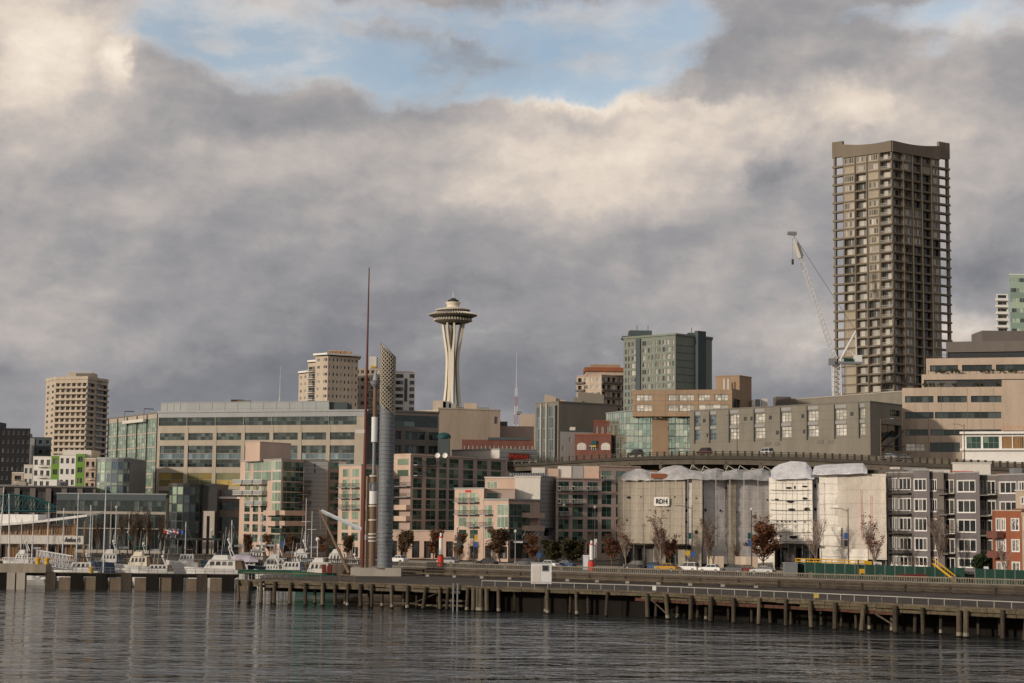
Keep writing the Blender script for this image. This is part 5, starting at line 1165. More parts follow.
def pink_c():
    b = Bld('apartment_block', 'pink apartment block with cream and grey blank walls, left of the sheeted buildings', 'building', (at(520, 0, 380).x, 384, ZS))
    A, A2 = at(454.7, 489, 385), at(484, 488.7, 378); zt = A2.z
    l = b.block(foot([(A.x, 385), (A2.x, 378)], 14), ZS, zt, 'pink_stucco', coping='pale_metal', cop_h=.25)[0]
    ys = [492.5+12.2*k for k in range(5)]
    for k, y in enumerate(ys[:4]): l.grid(colpx(l, [(458.8, 466.5), (470, 478)], 520), [rowpx(l, 468, y+.6, y+9.5)], 'pink_win' if k < 3 else 'pink_dim')
    B0, B1, B2, B3 = at(484.2, 500.5, 377.9), at(508.5, 500, 372), at(531, 501.5, 379), at(540, 501.5, 382); z2 = B1.z
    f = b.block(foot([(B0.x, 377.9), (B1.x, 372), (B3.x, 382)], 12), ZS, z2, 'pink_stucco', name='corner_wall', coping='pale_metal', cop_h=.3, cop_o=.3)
    m, r = f[0], f[1]
    for k, y in enumerate(ys[1:4]):
        m.grid(colpx(m, [(485, 492)], 520), [rowpx(m, 495, y+.6, y+9.5)], 'pink_win'); m.grid(colpx(m, [(497, 508.2)], 520), [rowpx(m, 495, y-.4, y+10.8)], 'corner' if k < 2 else 'pink_dim')
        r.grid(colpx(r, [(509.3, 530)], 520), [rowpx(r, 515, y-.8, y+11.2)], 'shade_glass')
    for (x0, x1, ff, i) in [(457.5, 467.8, l, 0), (469, 479.2, l, 0), (457.5, 467.8, l, 1), (469, 479.2, l, 1), (469, 479.2, l, 2), (484.4, 493, m, 1), (484.4, 493, m, 2)]:
        y = ys[i]+10.2; u0, z = ff.uz(x0, y); u1, _ = ff.uz(x1, y); ff.balcony(u0, u1, z, 1.3, 'bar', 'grey_metal')
    for y in (517.5, 530.5): u0, z = r.uz(522, y); r.balcony(u0, r.L-.3, z, 1.5, 'solid', 'pink_stucco')
    l.grid(colpx(l, [(470, 478)], 550), [rowpx(l, 470, 546, 558.5)], 'shop'); m.grid(colpx(m, [(484.8, 491), (498, 507)], 550), [rowpx(m, 495, 546, 558.5)], 'shop'); r.grid(colpx(r, [(510, 530)], 550), [rowpx(r, 515, 541, 558.5)], 'shop')
    # upper boxes
    def blk(x0, x1, yt, Ya, Yb, dep, zbot, m_, nm, cop=None): a = at(x0, yt, Ya); c = at(x1, yt, Yb); return b.block(foot([(a.x, Ya), (c.x, Yb)], dep), zbot, (a.z+c.z)/2, m_, name=nm, coping=cop, cop_h=.25)[0]
    t1 = blk(485, 515, 478, 386, 385, 10, z2, 'pink_stucco', 'upper_wall', 'off_white'); t1.grid(colpx(t1, [(487, 497.5)], 485), [rowpx(t1, 492, 481.5, 488.5)], 'corner')
    t2 = blk(484.3, 515, 489.3, 381, 380.5, 5, z2-.1, 'brown_shade_stucco', 'middle_wall', 'pink_stucco'); t2.grid(colpx(t2, [(487, 498)], 495), [rowpx(t2, 492, 493, 500)], 'pink_dim')
    c_ = blk(515, 540.3, 477, 384, 383, 10, ZS, 'off_white', 'cream_wall', 'off_white')
    g_ = blk(540.6, 556, 477.2, 383.05, 390, 10, ZS, 'grey_siding', 'grey_wall', 'grey_metal')
    for k in range(18): z = ZS+1.2+k*.95; g_.bar(0, g_.L, .001, .03, z, z+.06, 'slate', 'siding_joint')
    g_.grid(colpx(g_, [(544, 554.5)], 530), [rowpx(g_, 548, 528, 536)], 'open_dark')
    # wing in brown that stands for pink in shade
    w = blk(556.2, 599.5, 479, 386, 391, 14, ZS, 'brown_shade_stucco', 'wing_wall', 'pink_stucco'); w2 = blk(599.6, 640, 467, 391, 395, 14, ZS, 'brown_shade_stucco', 'wing_wall', 'pink_stucco')
    yw = [481.7, 494.5, 507, 519.3, 531.5, 543.5]
    for k, y in enumerate(yw): w.grid(colpx(w, [(558.4, 569), (572.4, 583), (587.4, 598)], 510), [rowpx(w, 575, y, y+10)], 'pink_dim' if k < 5 else 'shop')
    for k, y in enumerate([471]+yw): w2.grid(colpx(w2, [(601.6, 611.5), (616, 626)], 510), [rowpx(w2, 610, y, y+10)], 'pink_dim')
    for (i, k) in ((0, 0), (1, 0), (0, 1), (1, 1), (0, 2), (2, 0)):
        x0 = (558, 572, 587)[i]; y = yw[k]+9.2; u0, z = w.uz(x0, y); u1, _ = w.uz(x0+11.5, y); w.balcony(u0, u1, z, 1.2, 'bar', 'grey_metal', railmat='off_white')
    u0, z = w2.uz(601, 480.5); w2.balcony(u0, u0+2.6, z, 1.2, 'bar', 'grey_metal', railmat='off_white')
    # roof boxes
    for x0, x1, yt, m_, Yp in ((532, 545, 467.5, 'off_white', 398), (545, 558.5, 468.5, 'pink_stucco', 398.5), (558.5, 571.5, 466, 'off_white', 399), (571.7, 583.5, 466, 'grey_siding', 399.2), (583.7, 599, 466, 'pink_stucco', 399.3)):
        a = at(x0, yt, Yp); c = at(x1, yt, Yp); b.box(a.x, c.x, Yp, Yp+5, zt, a.z, m_, 'roof_box')
    mb = MB()
    for k in range(16): p = at(511+k*2.4, 475, 394); mb.box(p.x-.35, p.x+.35, 393.5, 394, p.z-.3, p.z+.45)
    mb.build('roof_equipment', ['grey_metal'], b.root)
    o = MB(); mm = r; u0 = r.uz(512, 538)[0]; z = r.uz(512, 537)[1]
    for k in range(9): o.tube(r.P(u0+k*.75, 2.6, z+.6*math.sin(k*1.3)), r.P(u0+k*.75+1.6, 2.4, z+1.4*math.cos(k)), .08, n=4)
    o.box(u0, u0+7.5, -2.8, -.05, z-1.2, z-.9, 0, r.T(0, 0)); o.build('entrance_canopy', ['steel'], b.root)
    l.bar(l.uz(465.8, 490)[0], l.uz(471, 490)[0], .05, .15, *rowpx(l, 468, 490.2, 492.2), 'red_paint', 'wall_sign')
    b.finish()
pink_c()

# ------------------------------------------------------------------ buildings wrapped for repair
def sheet(f, u0, u1, z0, z1, m, name, parent, amp=.28, d0=.55, tie=2.1, seed=0, step=.5):
    """hanging fabric: bellies between its ties, vertical folds and a ragged surface"""
    nu = max(3, int((u1-u0)/step)); nv = max(3, int((z1-z0)/step)); vs = []
    for j in range(nv+1):
        for i in range(nu+1):
            u = u0+(u1-u0)*i/nu; z = z0+(z1-z0)*j/nv
            belly = abs(math.sin(math.pi*(z-z0)/tie))**.6
            n = noise.noise(Vector((u*.8+seed, z*.22, seed*3.1))) + .5*noise.noise(Vector((u*2.1, z*1.1+seed, 4.2))) + .15*noise.noise(Vector((u*.25, z*.3, seed+9.))) + .55*noise.noise(Vector((u*2.3+z*.5, z*.6, seed+3.)))
            vs.append(f.P(u, d0+amp*(belly*.5+n*.6), z))
    mb = MB(); fs = [(j*(nu+1)+i, j*(nu+1)+i+1, (j+1)*(nu+1)+i+1, (j+1)*(nu+1)+i) for j in range(nv) for i in range(nu)]
    mb.add(vs, fs); return mb.build(name, [m], parent, smooth=True)
def fabric(name, col, tie=2.1, seam=.82, alpha=None):
    """woven sheet: horizontal tie seams, vertical overlaps, grime"""
    m = mat(name, col, rough=.75, var=.13, scale=.5, fine=.09); t = m.node_tree; b = t.nodes['Principled BSDF']
    src = b.inputs['Base Color'].links[0].from_socket
    g = t.nodes.new('ShaderNodeNewGeometry'); sp = t.nodes.new('ShaderNodeSeparateXYZ'); t.links.new(g.outputs['Position'], sp.inputs[0])
    def stripe(sock, period, width, wob):
        nzn = t.nodes.new('ShaderNodeTexNoise'); nzn.inputs['Scale'].default_value = .5; t.links.new(g.outputs['Position'], nzn.inputs['Vector'])
        a = t.nodes.new('ShaderNodeMath'); a.operation = 'MULTIPLY_ADD'; a.inputs[1].default_value = wob; t.links.new(nzn.outputs['Fac'], a.inputs[0]); t.links.new(sock, a.inputs[2])
        d = t.nodes.new('ShaderNodeMath'); d.operation = 'PINGPONG'; d.inputs[1].default_value = period/2; t.links.new(a.outputs[0], d.inputs[0])
        c = t.nodes.new('ShaderNodeMath'); c.operation = 'LESS_THAN'; c.inputs[1].default_value = width; t.links.new(d.outputs[0], c.inputs[0]); return c.outputs[0]
    s1 = stripe(sp.outputs['Z'], tie, .07, .5); s2 = stripe(sp.outputs['X'], 7.3, .035, 1.6)
    mx = t.nodes.new('ShaderNodeMath'); mx.operation = 'MAXIMUM'; t.links.new(s1, mx.inputs[0]); t.links.new(s2, mx.inputs[1])
    mr = t.nodes.new('ShaderNodeMapRange'); mr.inputs[3].default_value = 1.0; mr.inputs[4].default_value = seam; t.links.new(mx.outputs[0], mr.inputs[0])
    v = t.nodes.new('ShaderNodeVectorMath'); v.operation = 'SCALE'; t.links.new(src, v.inputs[0]); t.links.new(mr.outputs[0], v.inputs['Scale']); t.links.new(v.outputs[0], b.inputs['Base Color'])
fabric('sheet_beige', (.37, .325, .262), 1.5, .78); fabric('sheet_cream', (.53, .48, .42), 2.6, .84); fabric('sheet_grey', (.52, .50, .49), 1.9, .8); fabric('sheet_white', (.74, .70, .63), 2.0, .62); mat('wrap_bright', (.50, .50, .525), rough=.3, var=.22, scale=.6, streak=False, fine=.1)
def tears(f, lst, parent, seed=1):
    rr = random.Random(seed)
    for (px, py, w, h) in lst:
        u, z = f.uz(px, py); mb = MB(); n = 9
        ww = max(.16, w*.033); hh = max(.16, h*.030)
        pts = [f.P(u+ww*math.cos(2*math.pi*i/n)*rr.uniform(.75, 1.1), 1.0, z+hh*math.sin(2*math.pi*i/n)*rr.uniform(.75, 1.1)) for i in range(n)]
        back = [p-f.n*.35 for p in pts]
        mb.add(pts+back, [tuple(range(n))]+[(i, (i+1) % n+0, (i+1) % n+n, i+n) for i in range(n)]); mb.build('dark_tear_patch', ['black_panel'], parent)  # black patch raised on the sheet imitates the dark inside a tear
def tent(prof, Yf, depth, eave, parent, seed, m='wrap_clear', name='roof_sheet'):
    """plastic roof over scaffold frames: ridge follows the given profile, straight creases between frames, loose front edge"""
    rr = random.Random(seed); pts = []
    for (a, ya), (b_, yb) in zip(prof[:-1], prof[1:]):
        n = max(1, round((b_-a)/6.0))
        for k in range(n): pts.append((a+(b_-a)*k/n, ya+(yb-ya)*k/n))
    pts.append(prof[-1]); vs = []; nv = 5
    fr = [0, 0, .2, .42, .8, 1.0]
    for i, (px, py) in enumerate(pts):
        Y = Yf(px); e = at(px, eave(px), Y).z; r_ = at(px, py, Y+depth*.23).z; crease = 0.0
        drop = rr.uniform(.0, .25)
        for j, t in enumerate(fr):
            y = Y+depth*t*.55-(.42 if j == 0 else .4); x = at(px, 480, Y).x*(y/Y)
            z = e-drop if j == 0 else e+.05 if j == 1 else e+(r_-e)*.58-crease if j == 2 else r_-crease if j == 3 else e+(r_-e)*.55-crease if j == 4 else e
            vs.append((x+rr.uniform(-.08, .08), y+rr.uniform(-.06, .06), z+rr.uniform(-.07, .07)))
    n = len(fr); mb = MB(); fs = []
    for i in range(len(pts)-1):
        for j in range(n-1):
            a, b_, c, d = i*n+j, (i+1)*n+j, (i+1)*n+j+1, i*n+j+1
            fs += [(a, b_, c), (a, c, d)] if rr.random() < .5 else [(a, b_, d), (b_, c, d)]
    mb.add(vs, fs); return mb.build(name, [m], parent)
def wrapped_one():
    b = Bld('wrapped_building', 'building under repair wrapped in beige and grey netting with a small white lettered sign', 'building', (at(695, 0, 350).x, 352, ZS))
    segs = [((620, 354.2), (650, 352.0), 'sheet_beige'), ((650, 351.9), (685, 349.3), 'sheet_beige'), ((685.2, 350.2), (694, 349.6), 'sheet_grey'), ((694.2, 348.2), (702, 347.7), 'sheet_beige'), ((702, 349), (727, 351), 'sheet_grey'), ((727, 350), (733, 350.4), 'sheet_beige'), ((733, 350.8), (771, 353), 'sheet_grey')]
    zt = at(650, 479, 353).z; zlow = at(650, 545, 353).z
    pts = []
    for (x0, Y0), (x1, Y1), m in segs: pts += [xy(x0, Y0+1.2), xy(x1, Y1+1.2)]
    fs = b.block(foot(pts, 18), ZS, zt, 'grey_brown', roof='roofing')
    fr = [fs[2*i] for i in range(len(segs))]
    for i, f in enumerate(fr):
        sheet(f, -.25, f.L+.25, zlow if i < 3 else ZS+.6, zt+.4, segs[i][2], 'netting_sheet', b.root, .20, .75, 1.5 if i < 2 else 1.9, i*3.7)
        f.grid(f.cols(2, .6), [(ZS+.4, zlow-.7)], 'open_dark' if i not in (1,) else 'shop')
    # side sheets of the deeper folds
    for i in (2, 3, 4, 5):
        e = fs[2*i+1]
        if e.L > .6: sheet(e, -.2, e.L+.2, zlow, zt+.3, segs[min(i+1, 6)][2], 'netting_sheet', b.root, .12, .3, 1.9, i*1.7, .6)
    f = fr[1]
    u0, z1 = f.uz(655.8, 497.2); u1, z0 = f.uz(671, 506.2)
    mb = MB(); T = f.T(0, 0); N = 8; c = .35; pp = []
    for (cx_, cz_, a0) in ((u1-c, z1-c, 0), (u0+c, z1-c, 90), (u0+c, z0+c, 180), (u1-c, z0+c, 270)):
        for k in range(5): a = R(a0+90*k/4); pp.append((cx_+c*math.cos(a), cz_+c*math.sin(a)))
    vs = [f.P(u, 1.35, z) for u, z in pp]+[f.P(u, 1.25, z) for u, z in pp]; k = len(pp); mb.add(vs, [tuple(range(k))]+[(i, i+k, (i+1) % k+k, (i+1) % k) for i in range(k)])
    sg = mb.build('sign', ['white_paint'], b.root)
    lettering('RDH', f, (u0+u1)/2, (z0+z1)/2+.02, 1.35, 'sign_dark', b.root, width=(u1-u0)*.72, d=1.42, bold=.035)
    tears(fr[0], [(630, 497.5, 14, 9), (642, 497, 3, 3), (628, 520, 5, 3)], b.root); tears(f, [(669, 510.5, 5, 6), (676, 497, 5, 4), (651, 510, 4, 4)], b.root, 3)
    tears(fr[2], [(687.5, 499.5, 10, 9), (687.5, 510.5, 10, 9), (687.5, 522, 8, 6), (690, 537, 8, 12)], b.root, 4); tears(fr[3], [(697, 532, 9, 14), (697, 498, 5, 4)], b.root, 5); tears(fr[4], [(703.5, 510, 7, 10), (718, 510.5, 5, 9), (724, 488, 9, 4)], b.root, 6); tears(fr[6], [(735, 512, 6, 4), (757, 523, 8, 4), (766, 500, 9, 4)], b.root, 7)
    # roof tents
    YF = lambda px: 354-(px-620)*.075 if px < 702 else 348+(px-702)*.06; EV = lambda px: 479.5+.6*math.sin(px*.9)
    tent([(620, 478), (623, 474), (636, 469), (641, 468.5), (650, 471.5), (657, 472), (664, 467.5), (674, 465.5), (682, 466), (690, 469.5), (702, 471.5)], YF, 13, EV, b.root, 3); tent([(702, 472), (706, 470), (716, 468.5), (722, 471.5), (730, 470.5), (737, 468.5), (743, 471.5), (752, 470), (762, 468.5), (769, 471), (771.5, 475)], YF, 12, EV, b.root, 7)
    for px in (624, 637, 650, 664, 676, 688, 701, 716, 730, 744, 758, 769): mb = MB(); p = at(px, 481, YF(px)-.9); mb.tube((p.x, p.y, zlow), (p.x, p.y, p.z+.5), .05, n=4); mb.build('scaffold_standard', ['off_white'], b.root)
    a = at(651, 473.5, 350.6); c = at(666, 478, 350.6); mb = MB(); mb.box(a.x, c.x, 350.4, 350.9, zt+.1, a.z); mb.build('roof_opening', ['orange_brick'], b.root)
    mb = MB()
    for k in range(9): p = at(662+k*12, 470, 352); q = at(668+k*12, 466.5+1.8*math.sin(k*2), 354); mb.tube((p.x, 352, zt), q, .06, n=4); mb.tube(q, at(676+k*12, 470.5, 354), .06, n=4)
    mb.build('scaffold_poles', ['off_white'], b.root)
    # street scaffold canopy
    f0, f2 = fr[0].P(0, 3.2, 0), fr[2].P(fr[2].L, 4.5, 0); mb = MB(); a, c = fr[0].P(1.5, 2.6, zlow), fr[1].P(fr[1].L+1, 2.8, zlow)
    d = (c-a).normalized(); nn = Vector((-d.y, d.x, 0)); mb.add([a, c, c+nn*2.5, a+nn*2.5]+[v+Vector((0, 0, .3)) for v in (a, c, c+nn*2.5, a+nn*2.5)], [(0, 1, 5, 4), (1, 2, 6, 5), (2, 3, 7, 6), (3, 0, 4, 7), (4, 5, 6, 7), (3, 2, 1, 0)]); mb.build('canopy_deck', ['timber'], b.root)
    pp_ = [a.lerp(c, k/6)+nn*.2 for k in range(7)]; posts('canopy_post', 'grey_metal', b.root, [((p.x, p.y, ZS), (p.x, p.y, zlow)) for p in pp_])
    sheet(fr[1], 1.0, 3.6, ZS, zlow-.2, 'sheet_beige', 'ground_sheet', b.root, .2, .9, 3, 31); sheet(fr[3], -.2, 1.7, ZS, zlow, 'sheet_beige', 'ground_sheet', b.root, .2, 1.1, 3, 37); sheet(fr[2], -1.2, 1.6, ZS, zlow-.8, 'sheet_beige', 'ground_sheet', b.root, .2, 1.1, 3, 33)
    b.finish()
    # plywood hoarding at the foot of the grey netting
    A, B_ = at(707, 561, 341), at(758, 561, 338); h = empty('hoarding', ((A.x+B_.x)/2, 340, ZS), 'tan plywood hoarding at the foot of the grey netted building', 'fence'); d = B_-A; n = 9
    for k in range(n):
        if k in (3, 4): continue
        mb = MB(); p = A+d*(k/n); q = A+d*((k+.96)/n); mb.add([(p.x, p.y, ZS), (q.x, q.y, ZS), (q.x, q.y+.05, ZS), (p.x, p.y+.05, ZS), (p.x, p.y, ZS+2.4), (q.x, q.y, ZS+2.4), (q.x, q.y+.05, ZS+2.4), (p.x, p.y+.05, ZS+2.4)], [(0, 1, 5, 4), (1, 2, 6, 5), (3, 0, 4, 7), (4, 5, 6, 7), (2, 3, 7, 6)]); mb.build('panel', ['tan_stucco' if k % 3 else 'wrap_beige'], h)
wrapped_one()
def wrapped_two():
    b = Bld('wrapped_building', 'building under repair wrapped in bright white plastic sheeting with strapped horizontal bands', 'building', (at(825, 0, 336).x, 340, ZS))
    segs = [((772, 341), (812, 337.5), 'sheet_white'), ((812.2, 338.6), (821, 338.1), 'sheet_grey'), ((821.5, 337), (837, 336), 'sheet_white'), ((837.2, 336), (862, 334), 'sheet_cream'), ((862.2, 334), (886, 331.5), 'sheet_cream')]
    zt = at(800, 479, 339).z; zlow = at(800, 545, 339).z; pts = []
    for (x0, Y0), (x1, Y1), m in segs: pts += [xy(x0, Y0+1.2), xy(x1-.02, Y1+1.2)]
    fs = b.block(foot(pts, 18), ZS, zt, 'grey_brown'); fr = [fs[2*i] for i in range(5)]
    for i, f in enumerate(fr):
        top = zt+.3 if i < 2 else at(850, 474, 336).z
        sheet(f, -.3, f.L+.3, zlow if i < 2 else (ZS+2.2), top, segs[i][2], 'plastic_sheet', b.root, .24 if i == 0 else .34, .75, 2.0 if i == 0 else 4.2, i*5.3+2)
        f.grid(f.cols(2, .7), [(ZS+.3, zlow-.6)], 'open_dark')
    sheet(fr[3], -3.4, 1.0, zlow-.2, at(835, 527, 335).z, 'sheet_white', 'plastic_sheet', b.root, .3, 1.25, 1.6, 44); sheet(fr[2], .0, 9, ZS+.3, zlow-.6, 'sheet_white', 'ground_sheet', b.root, .3, 1.5, 1.4, 41); sheet(fr[0], -2.6, .9, ZS, zlow-.4, 'sheet_white', 'ground_sheet', b.root, .3, 1.3, 1.4, 47)
    f = fr[0]
    for k, y in enumerate((490, 500, 510, 520, 532, 541)):
        mb = MB(); N = 16
        for i in range(N):
            u0, u1 = f.L*i/N, f.L*(i+1)/N; z = f.uz(790, y)[1]; mb.tube(f.P(u0, 1.12, z-.12*math.sin(math.pi*i/N)), f.P(u1, 1.12, z-.12*math.sin(math.pi*(i+1)/N)), .045, n=4)
        mb.build('strap', ['dark_metal'], b.root)
    tears(f, [(790, 488, 22, 8), (796, 487.5, 5, 12), (806, 486.5, 18, 7), (778, 499.5, 12, 8), (791.5, 501.5, 24, 10), (806, 498.5, 18, 9), (793, 509.5, 24, 9), (808, 509, 18, 13), (779, 521.5, 5, 4), (783, 521.5, 5, 4), (787, 521.5, 5, 4), (791, 521.5, 5, 5), (796.5, 521.5, 6, 7), (806, 522, 5, 5), (794.5, 537, 26, 12), (782, 536, 5, 4)], b.root, 9)
    tears(fr[1], [(816, 486, 9, 14), (816, 509, 9, 13), (816.5, 537, 7, 7)], b.root, 11)
    g = fr[4]; mb = MB(); mb.tube(g.P(2.2, 1.3, zt-3), g.P(2.0, 1.3, ZS+3), .05, n=4); mb.tube(g.P(0.2, 1.3, zt-2), g.P(.3, 1.3, ZS+6), .05, n=4); mb.build('hoist_rope', ['red_paint'], b.root)
    YW = lambda px: 340.6-(px-771)*.082
    tent([(771, 471), (774, 467.5), (780, 464.5), (791, 461), (799, 461.2), (806, 462.5), (811, 467), (814.5, 474)], YW, 13, lambda px: 478.3, b.root, 21, 'wrap_bright'); tent([(812, 472), (815, 466), (822, 464.8), (836, 464), (850, 463.3), (863, 463), (867, 467)], YW, 13, lambda px: 474.5-.03*(px-812), b.root, 25, 'wrap_bright')
    for px in (776, 786, 797, 808, 817): mb = MB(); p = at(px, 481, YW(px)-.9); mb.tube((p.x, p.y, zlow), (p.x, p.y, p.z+.3), .05, n=4); mb.build('scaffold_standard', ['grey_metal'], b.root)
    a = fr[0].P(2.5, 2.6, zlow); c = fr[0].P(fr[0].L+1.5, 2.6, zlow); d = (c-a).normalized(); nn = Vector((-d.y, d.x, 0)); mb = MB(); mb.add([a, c, c+nn*2.4, a+nn*2.4]+[v+Vector((0, 0, .28)) for v in (a, c, c+nn*2.4, a+nn*2.4)], [(0, 1, 5, 4), (1, 2, 6, 5), (2, 3, 7, 6), (3, 0, 4, 7), (4, 5, 6, 7), (3, 2, 1, 0)]); mb.build('canopy_deck', ['timber'], b.root)
    pp_ = [a.lerp(c, k/5)+nn*.2 for k in range(6)]; posts('canopy_post', 'grey_metal', b.root, [((p.x, p.y, ZS), (p.x, p.y, zlow)) for p in pp_]); b.finish()
wrapped_two()

# ------------------------------------------------------------------ grey apartments and orange brick house
def grey_apartments():
    b = Bld('apartment_block', 'grey apartment block with white framed window bays and balconies, right of the white sheeting', 'building', (at(950, 0, 322).x, 322, ZS))
    def Yx(px): return 333-(px-886)*.2
    segs = [(886.5, 912.8, 1.0, 473, 'grey_brown'), (913, 929.3, 0, 470.5, 'grey_stucco'), (929.5, 943.5, 1.3, 472.5, 'grey_brown'), (943.7, 955, 3.0, 474, 'grey_brown'), (955.2, 979.3, 0, 473, 'grey_stucco'), (979.5, 997.8, 3.0, 476, 'grey_brown'), (998, 1030, .2, 475, 'grey_stucco'), (1030.2, 1062, 2.0, 478, 'grey_brown')]
    rows_ = [(479, 490.5), (498.8, 511.2), (518.3, 530.8), (538, 550.2), (557, 566)]
    for k, (x0, x1, off, yt, m) in enumerate(segs):
        Y0, Y1 = Yx(x0)+off, Yx(x1)+off; a, c = at(x0, yt, Y0), at(x1, yt, Y1)
        f = b.block(foot([(a.x, Y0), (c.x, Y1)], 13), ZS, (a.z+c.z)/2, m, coping='grey_siding', cop_h=.25, cop_o=.1)[0]
        mid = (x0+x1)/2; sh = 3.0*(mid-920)/100
        cols_ = {0: [(889, 892.5), (894, 897.5), (899, 910.8)], 1: [(914.3, 926.5)], 2: [(929.8, 936.8)], 3: [(944.8, 954)], 4: [(957.6, 975.5)], 5: [(980.3, 984), (987, 995.5)], 6: [(1000, 1016.5), (1019, 1027)], 7: [(1033, 1048)]}[k]
        for j, (yu, yd) in enumerate(rows_):
            for i, (p, q) in enumerate(colpx(f, cols_, 510)): 
                st = 'white3' if (q-p) > 1.6 else 'white2'
                if k in (3, 5) and i == len(cols_)-1: f.win(p, q, f.uz(mid, yd+sh+2)[1], f.uz(mid, yu+sh)[1], 'white2')
                else: f.win(p, q, *rowpx(f, mid, yu+sh, yd+sh), st)
            if k in (3, 5) and j < 4: f.balcony(.05, f.L-.05, f.uz(mid, yd+sh+3.4)[1], 2.2, 'bar', 'dark_concrete')
            if k == 0 and j < 4: f.balcony(.2, f.L*.95, f.uz(mid, yd+3.5)[1], 1.0, 'bar', 'dark_metal')
        if k == 1: # upper bay box proud of the lower wall
            z0 = f.uz(mid, 515)[1]; f.bar(0, f.L, -.01, .0, z0, z0+.1, 'grey_siding', 'bay_edge')
    a, c = at(952.5, 463.5, 332), at(990.5, 464.5, 330); z = at(960, 474, 325).z; rb = b.block(foot([(a.x, 332), (c.x, 330)], 5), z-1, a.z, 'off_white', name='roof_house', coping='off_white', cop_h=.2)
    for x0, x1, yt, m, Yp in ((930, 950, 469.5, 'off_white', 333), (885, 905, 469, 'grey_brown', 338), (893, 900, 467, 'off_white', 339), (906, 927, 467.5, 'grey_siding', 339), (1014, 1022, 468, 'grey_metal', 320)):
        p, q = at(x0, yt, Yp), at(x1, yt, Yp); b.box(p.x, q.x, Yp, Yp+3, z-1, p.z, m, 'roof_unit')
    for x0, x1, y in ((953, 973, 471.6), (996, 1012, 474.3)): p, q = at(x0, y, 326), at(x1, y, 323); mb = MB(); mb.tube(p, q, .12, n=4); mb.build('roof_pipe', ['red_paint'], b.root)
    mb = MB()
    for k in range(5):
        p = at(888+k*5.5, 500, Yx(890)-1.2); mb.tube((p.x, p.y, ZS), (p.x, p.y, at(890, 471, 331).z), .05, n=4)
    for y in (476, 495, 514, 534): p, q = at(887, y, 331), at(912, y, 327); mb.tube(p, q, .05, n=4)
    mb.build('scaffold', ['dark_metal'], b.root); b.finish()
    Y = 292; b = Bld('brick_house', 'orange brick house with white windows and brown balcony at the right edge', 'house', (at(1010, 0, Y).x, Y+3, ZS))
    P = [at(992, 512, Y+5), at(995.5, 511, Y+1.2), at(1000, 511, Y), at(1021.2, 511.5, Y-2)]; z = P[2].z
    f = b.block(foot([(p.x, p.y) for p in P], 9), ZS, z, 'orange_brick', coping='tan_stucco', cop_h=.2, cop_o=.06)
    g = f[2]
    for yu, yd in ((518.5, 530.5), (539.5, 551.5), (562, 574)): g.grid(colpx(g, [(1001.2, 1005.5), (1011.5, 1019)], 530), [rowpx(g, 1010, yu, yd)], 'white2'); f[1].grid([(.1, f[1].L-.1)], [rowpx(f[1], 998, yu, yd)], 'white2')
    for y in (537.5, 557): u0, zz = f[1].uz(994, y); f[1].balcony(-.8, f[1].L+.9, zz, 1.3, 'solid', 'brick')
    n_ = [at(1015.5, 491, Y+3), at(1060, 491, Y)]; t = b.block(foot([(n_[0].x, Y+3), (n_[1].x, Y)], 8), z-.1, n_[0].z, 'tan_stucco', name='upper_wall', coping='off_white', cop_h=.2)[0]
    t.grid(colpx(t, [(1021, 1026)], 500), [rowpx(t, 1020, 497, 504)], 'white2'); t.bar(-.4, t.L, 0.003, .5, z+.02, z+.45, 'brick', 'cornice')
    q = [at(1021.5, 515, Y-2.2), at(1060, 515, Y-4)]; t2 = b.block(foot([(q[0].x, Y-2.2), (q[1].x, Y-4)], 8), ZS, z-.15, 'tan_stucco', name='side_wall')[0]; t2.grid(t2.cols(4, .5), t2.rows(3, .2, .8), 'white2')
    b.finish()
grey_apartments()

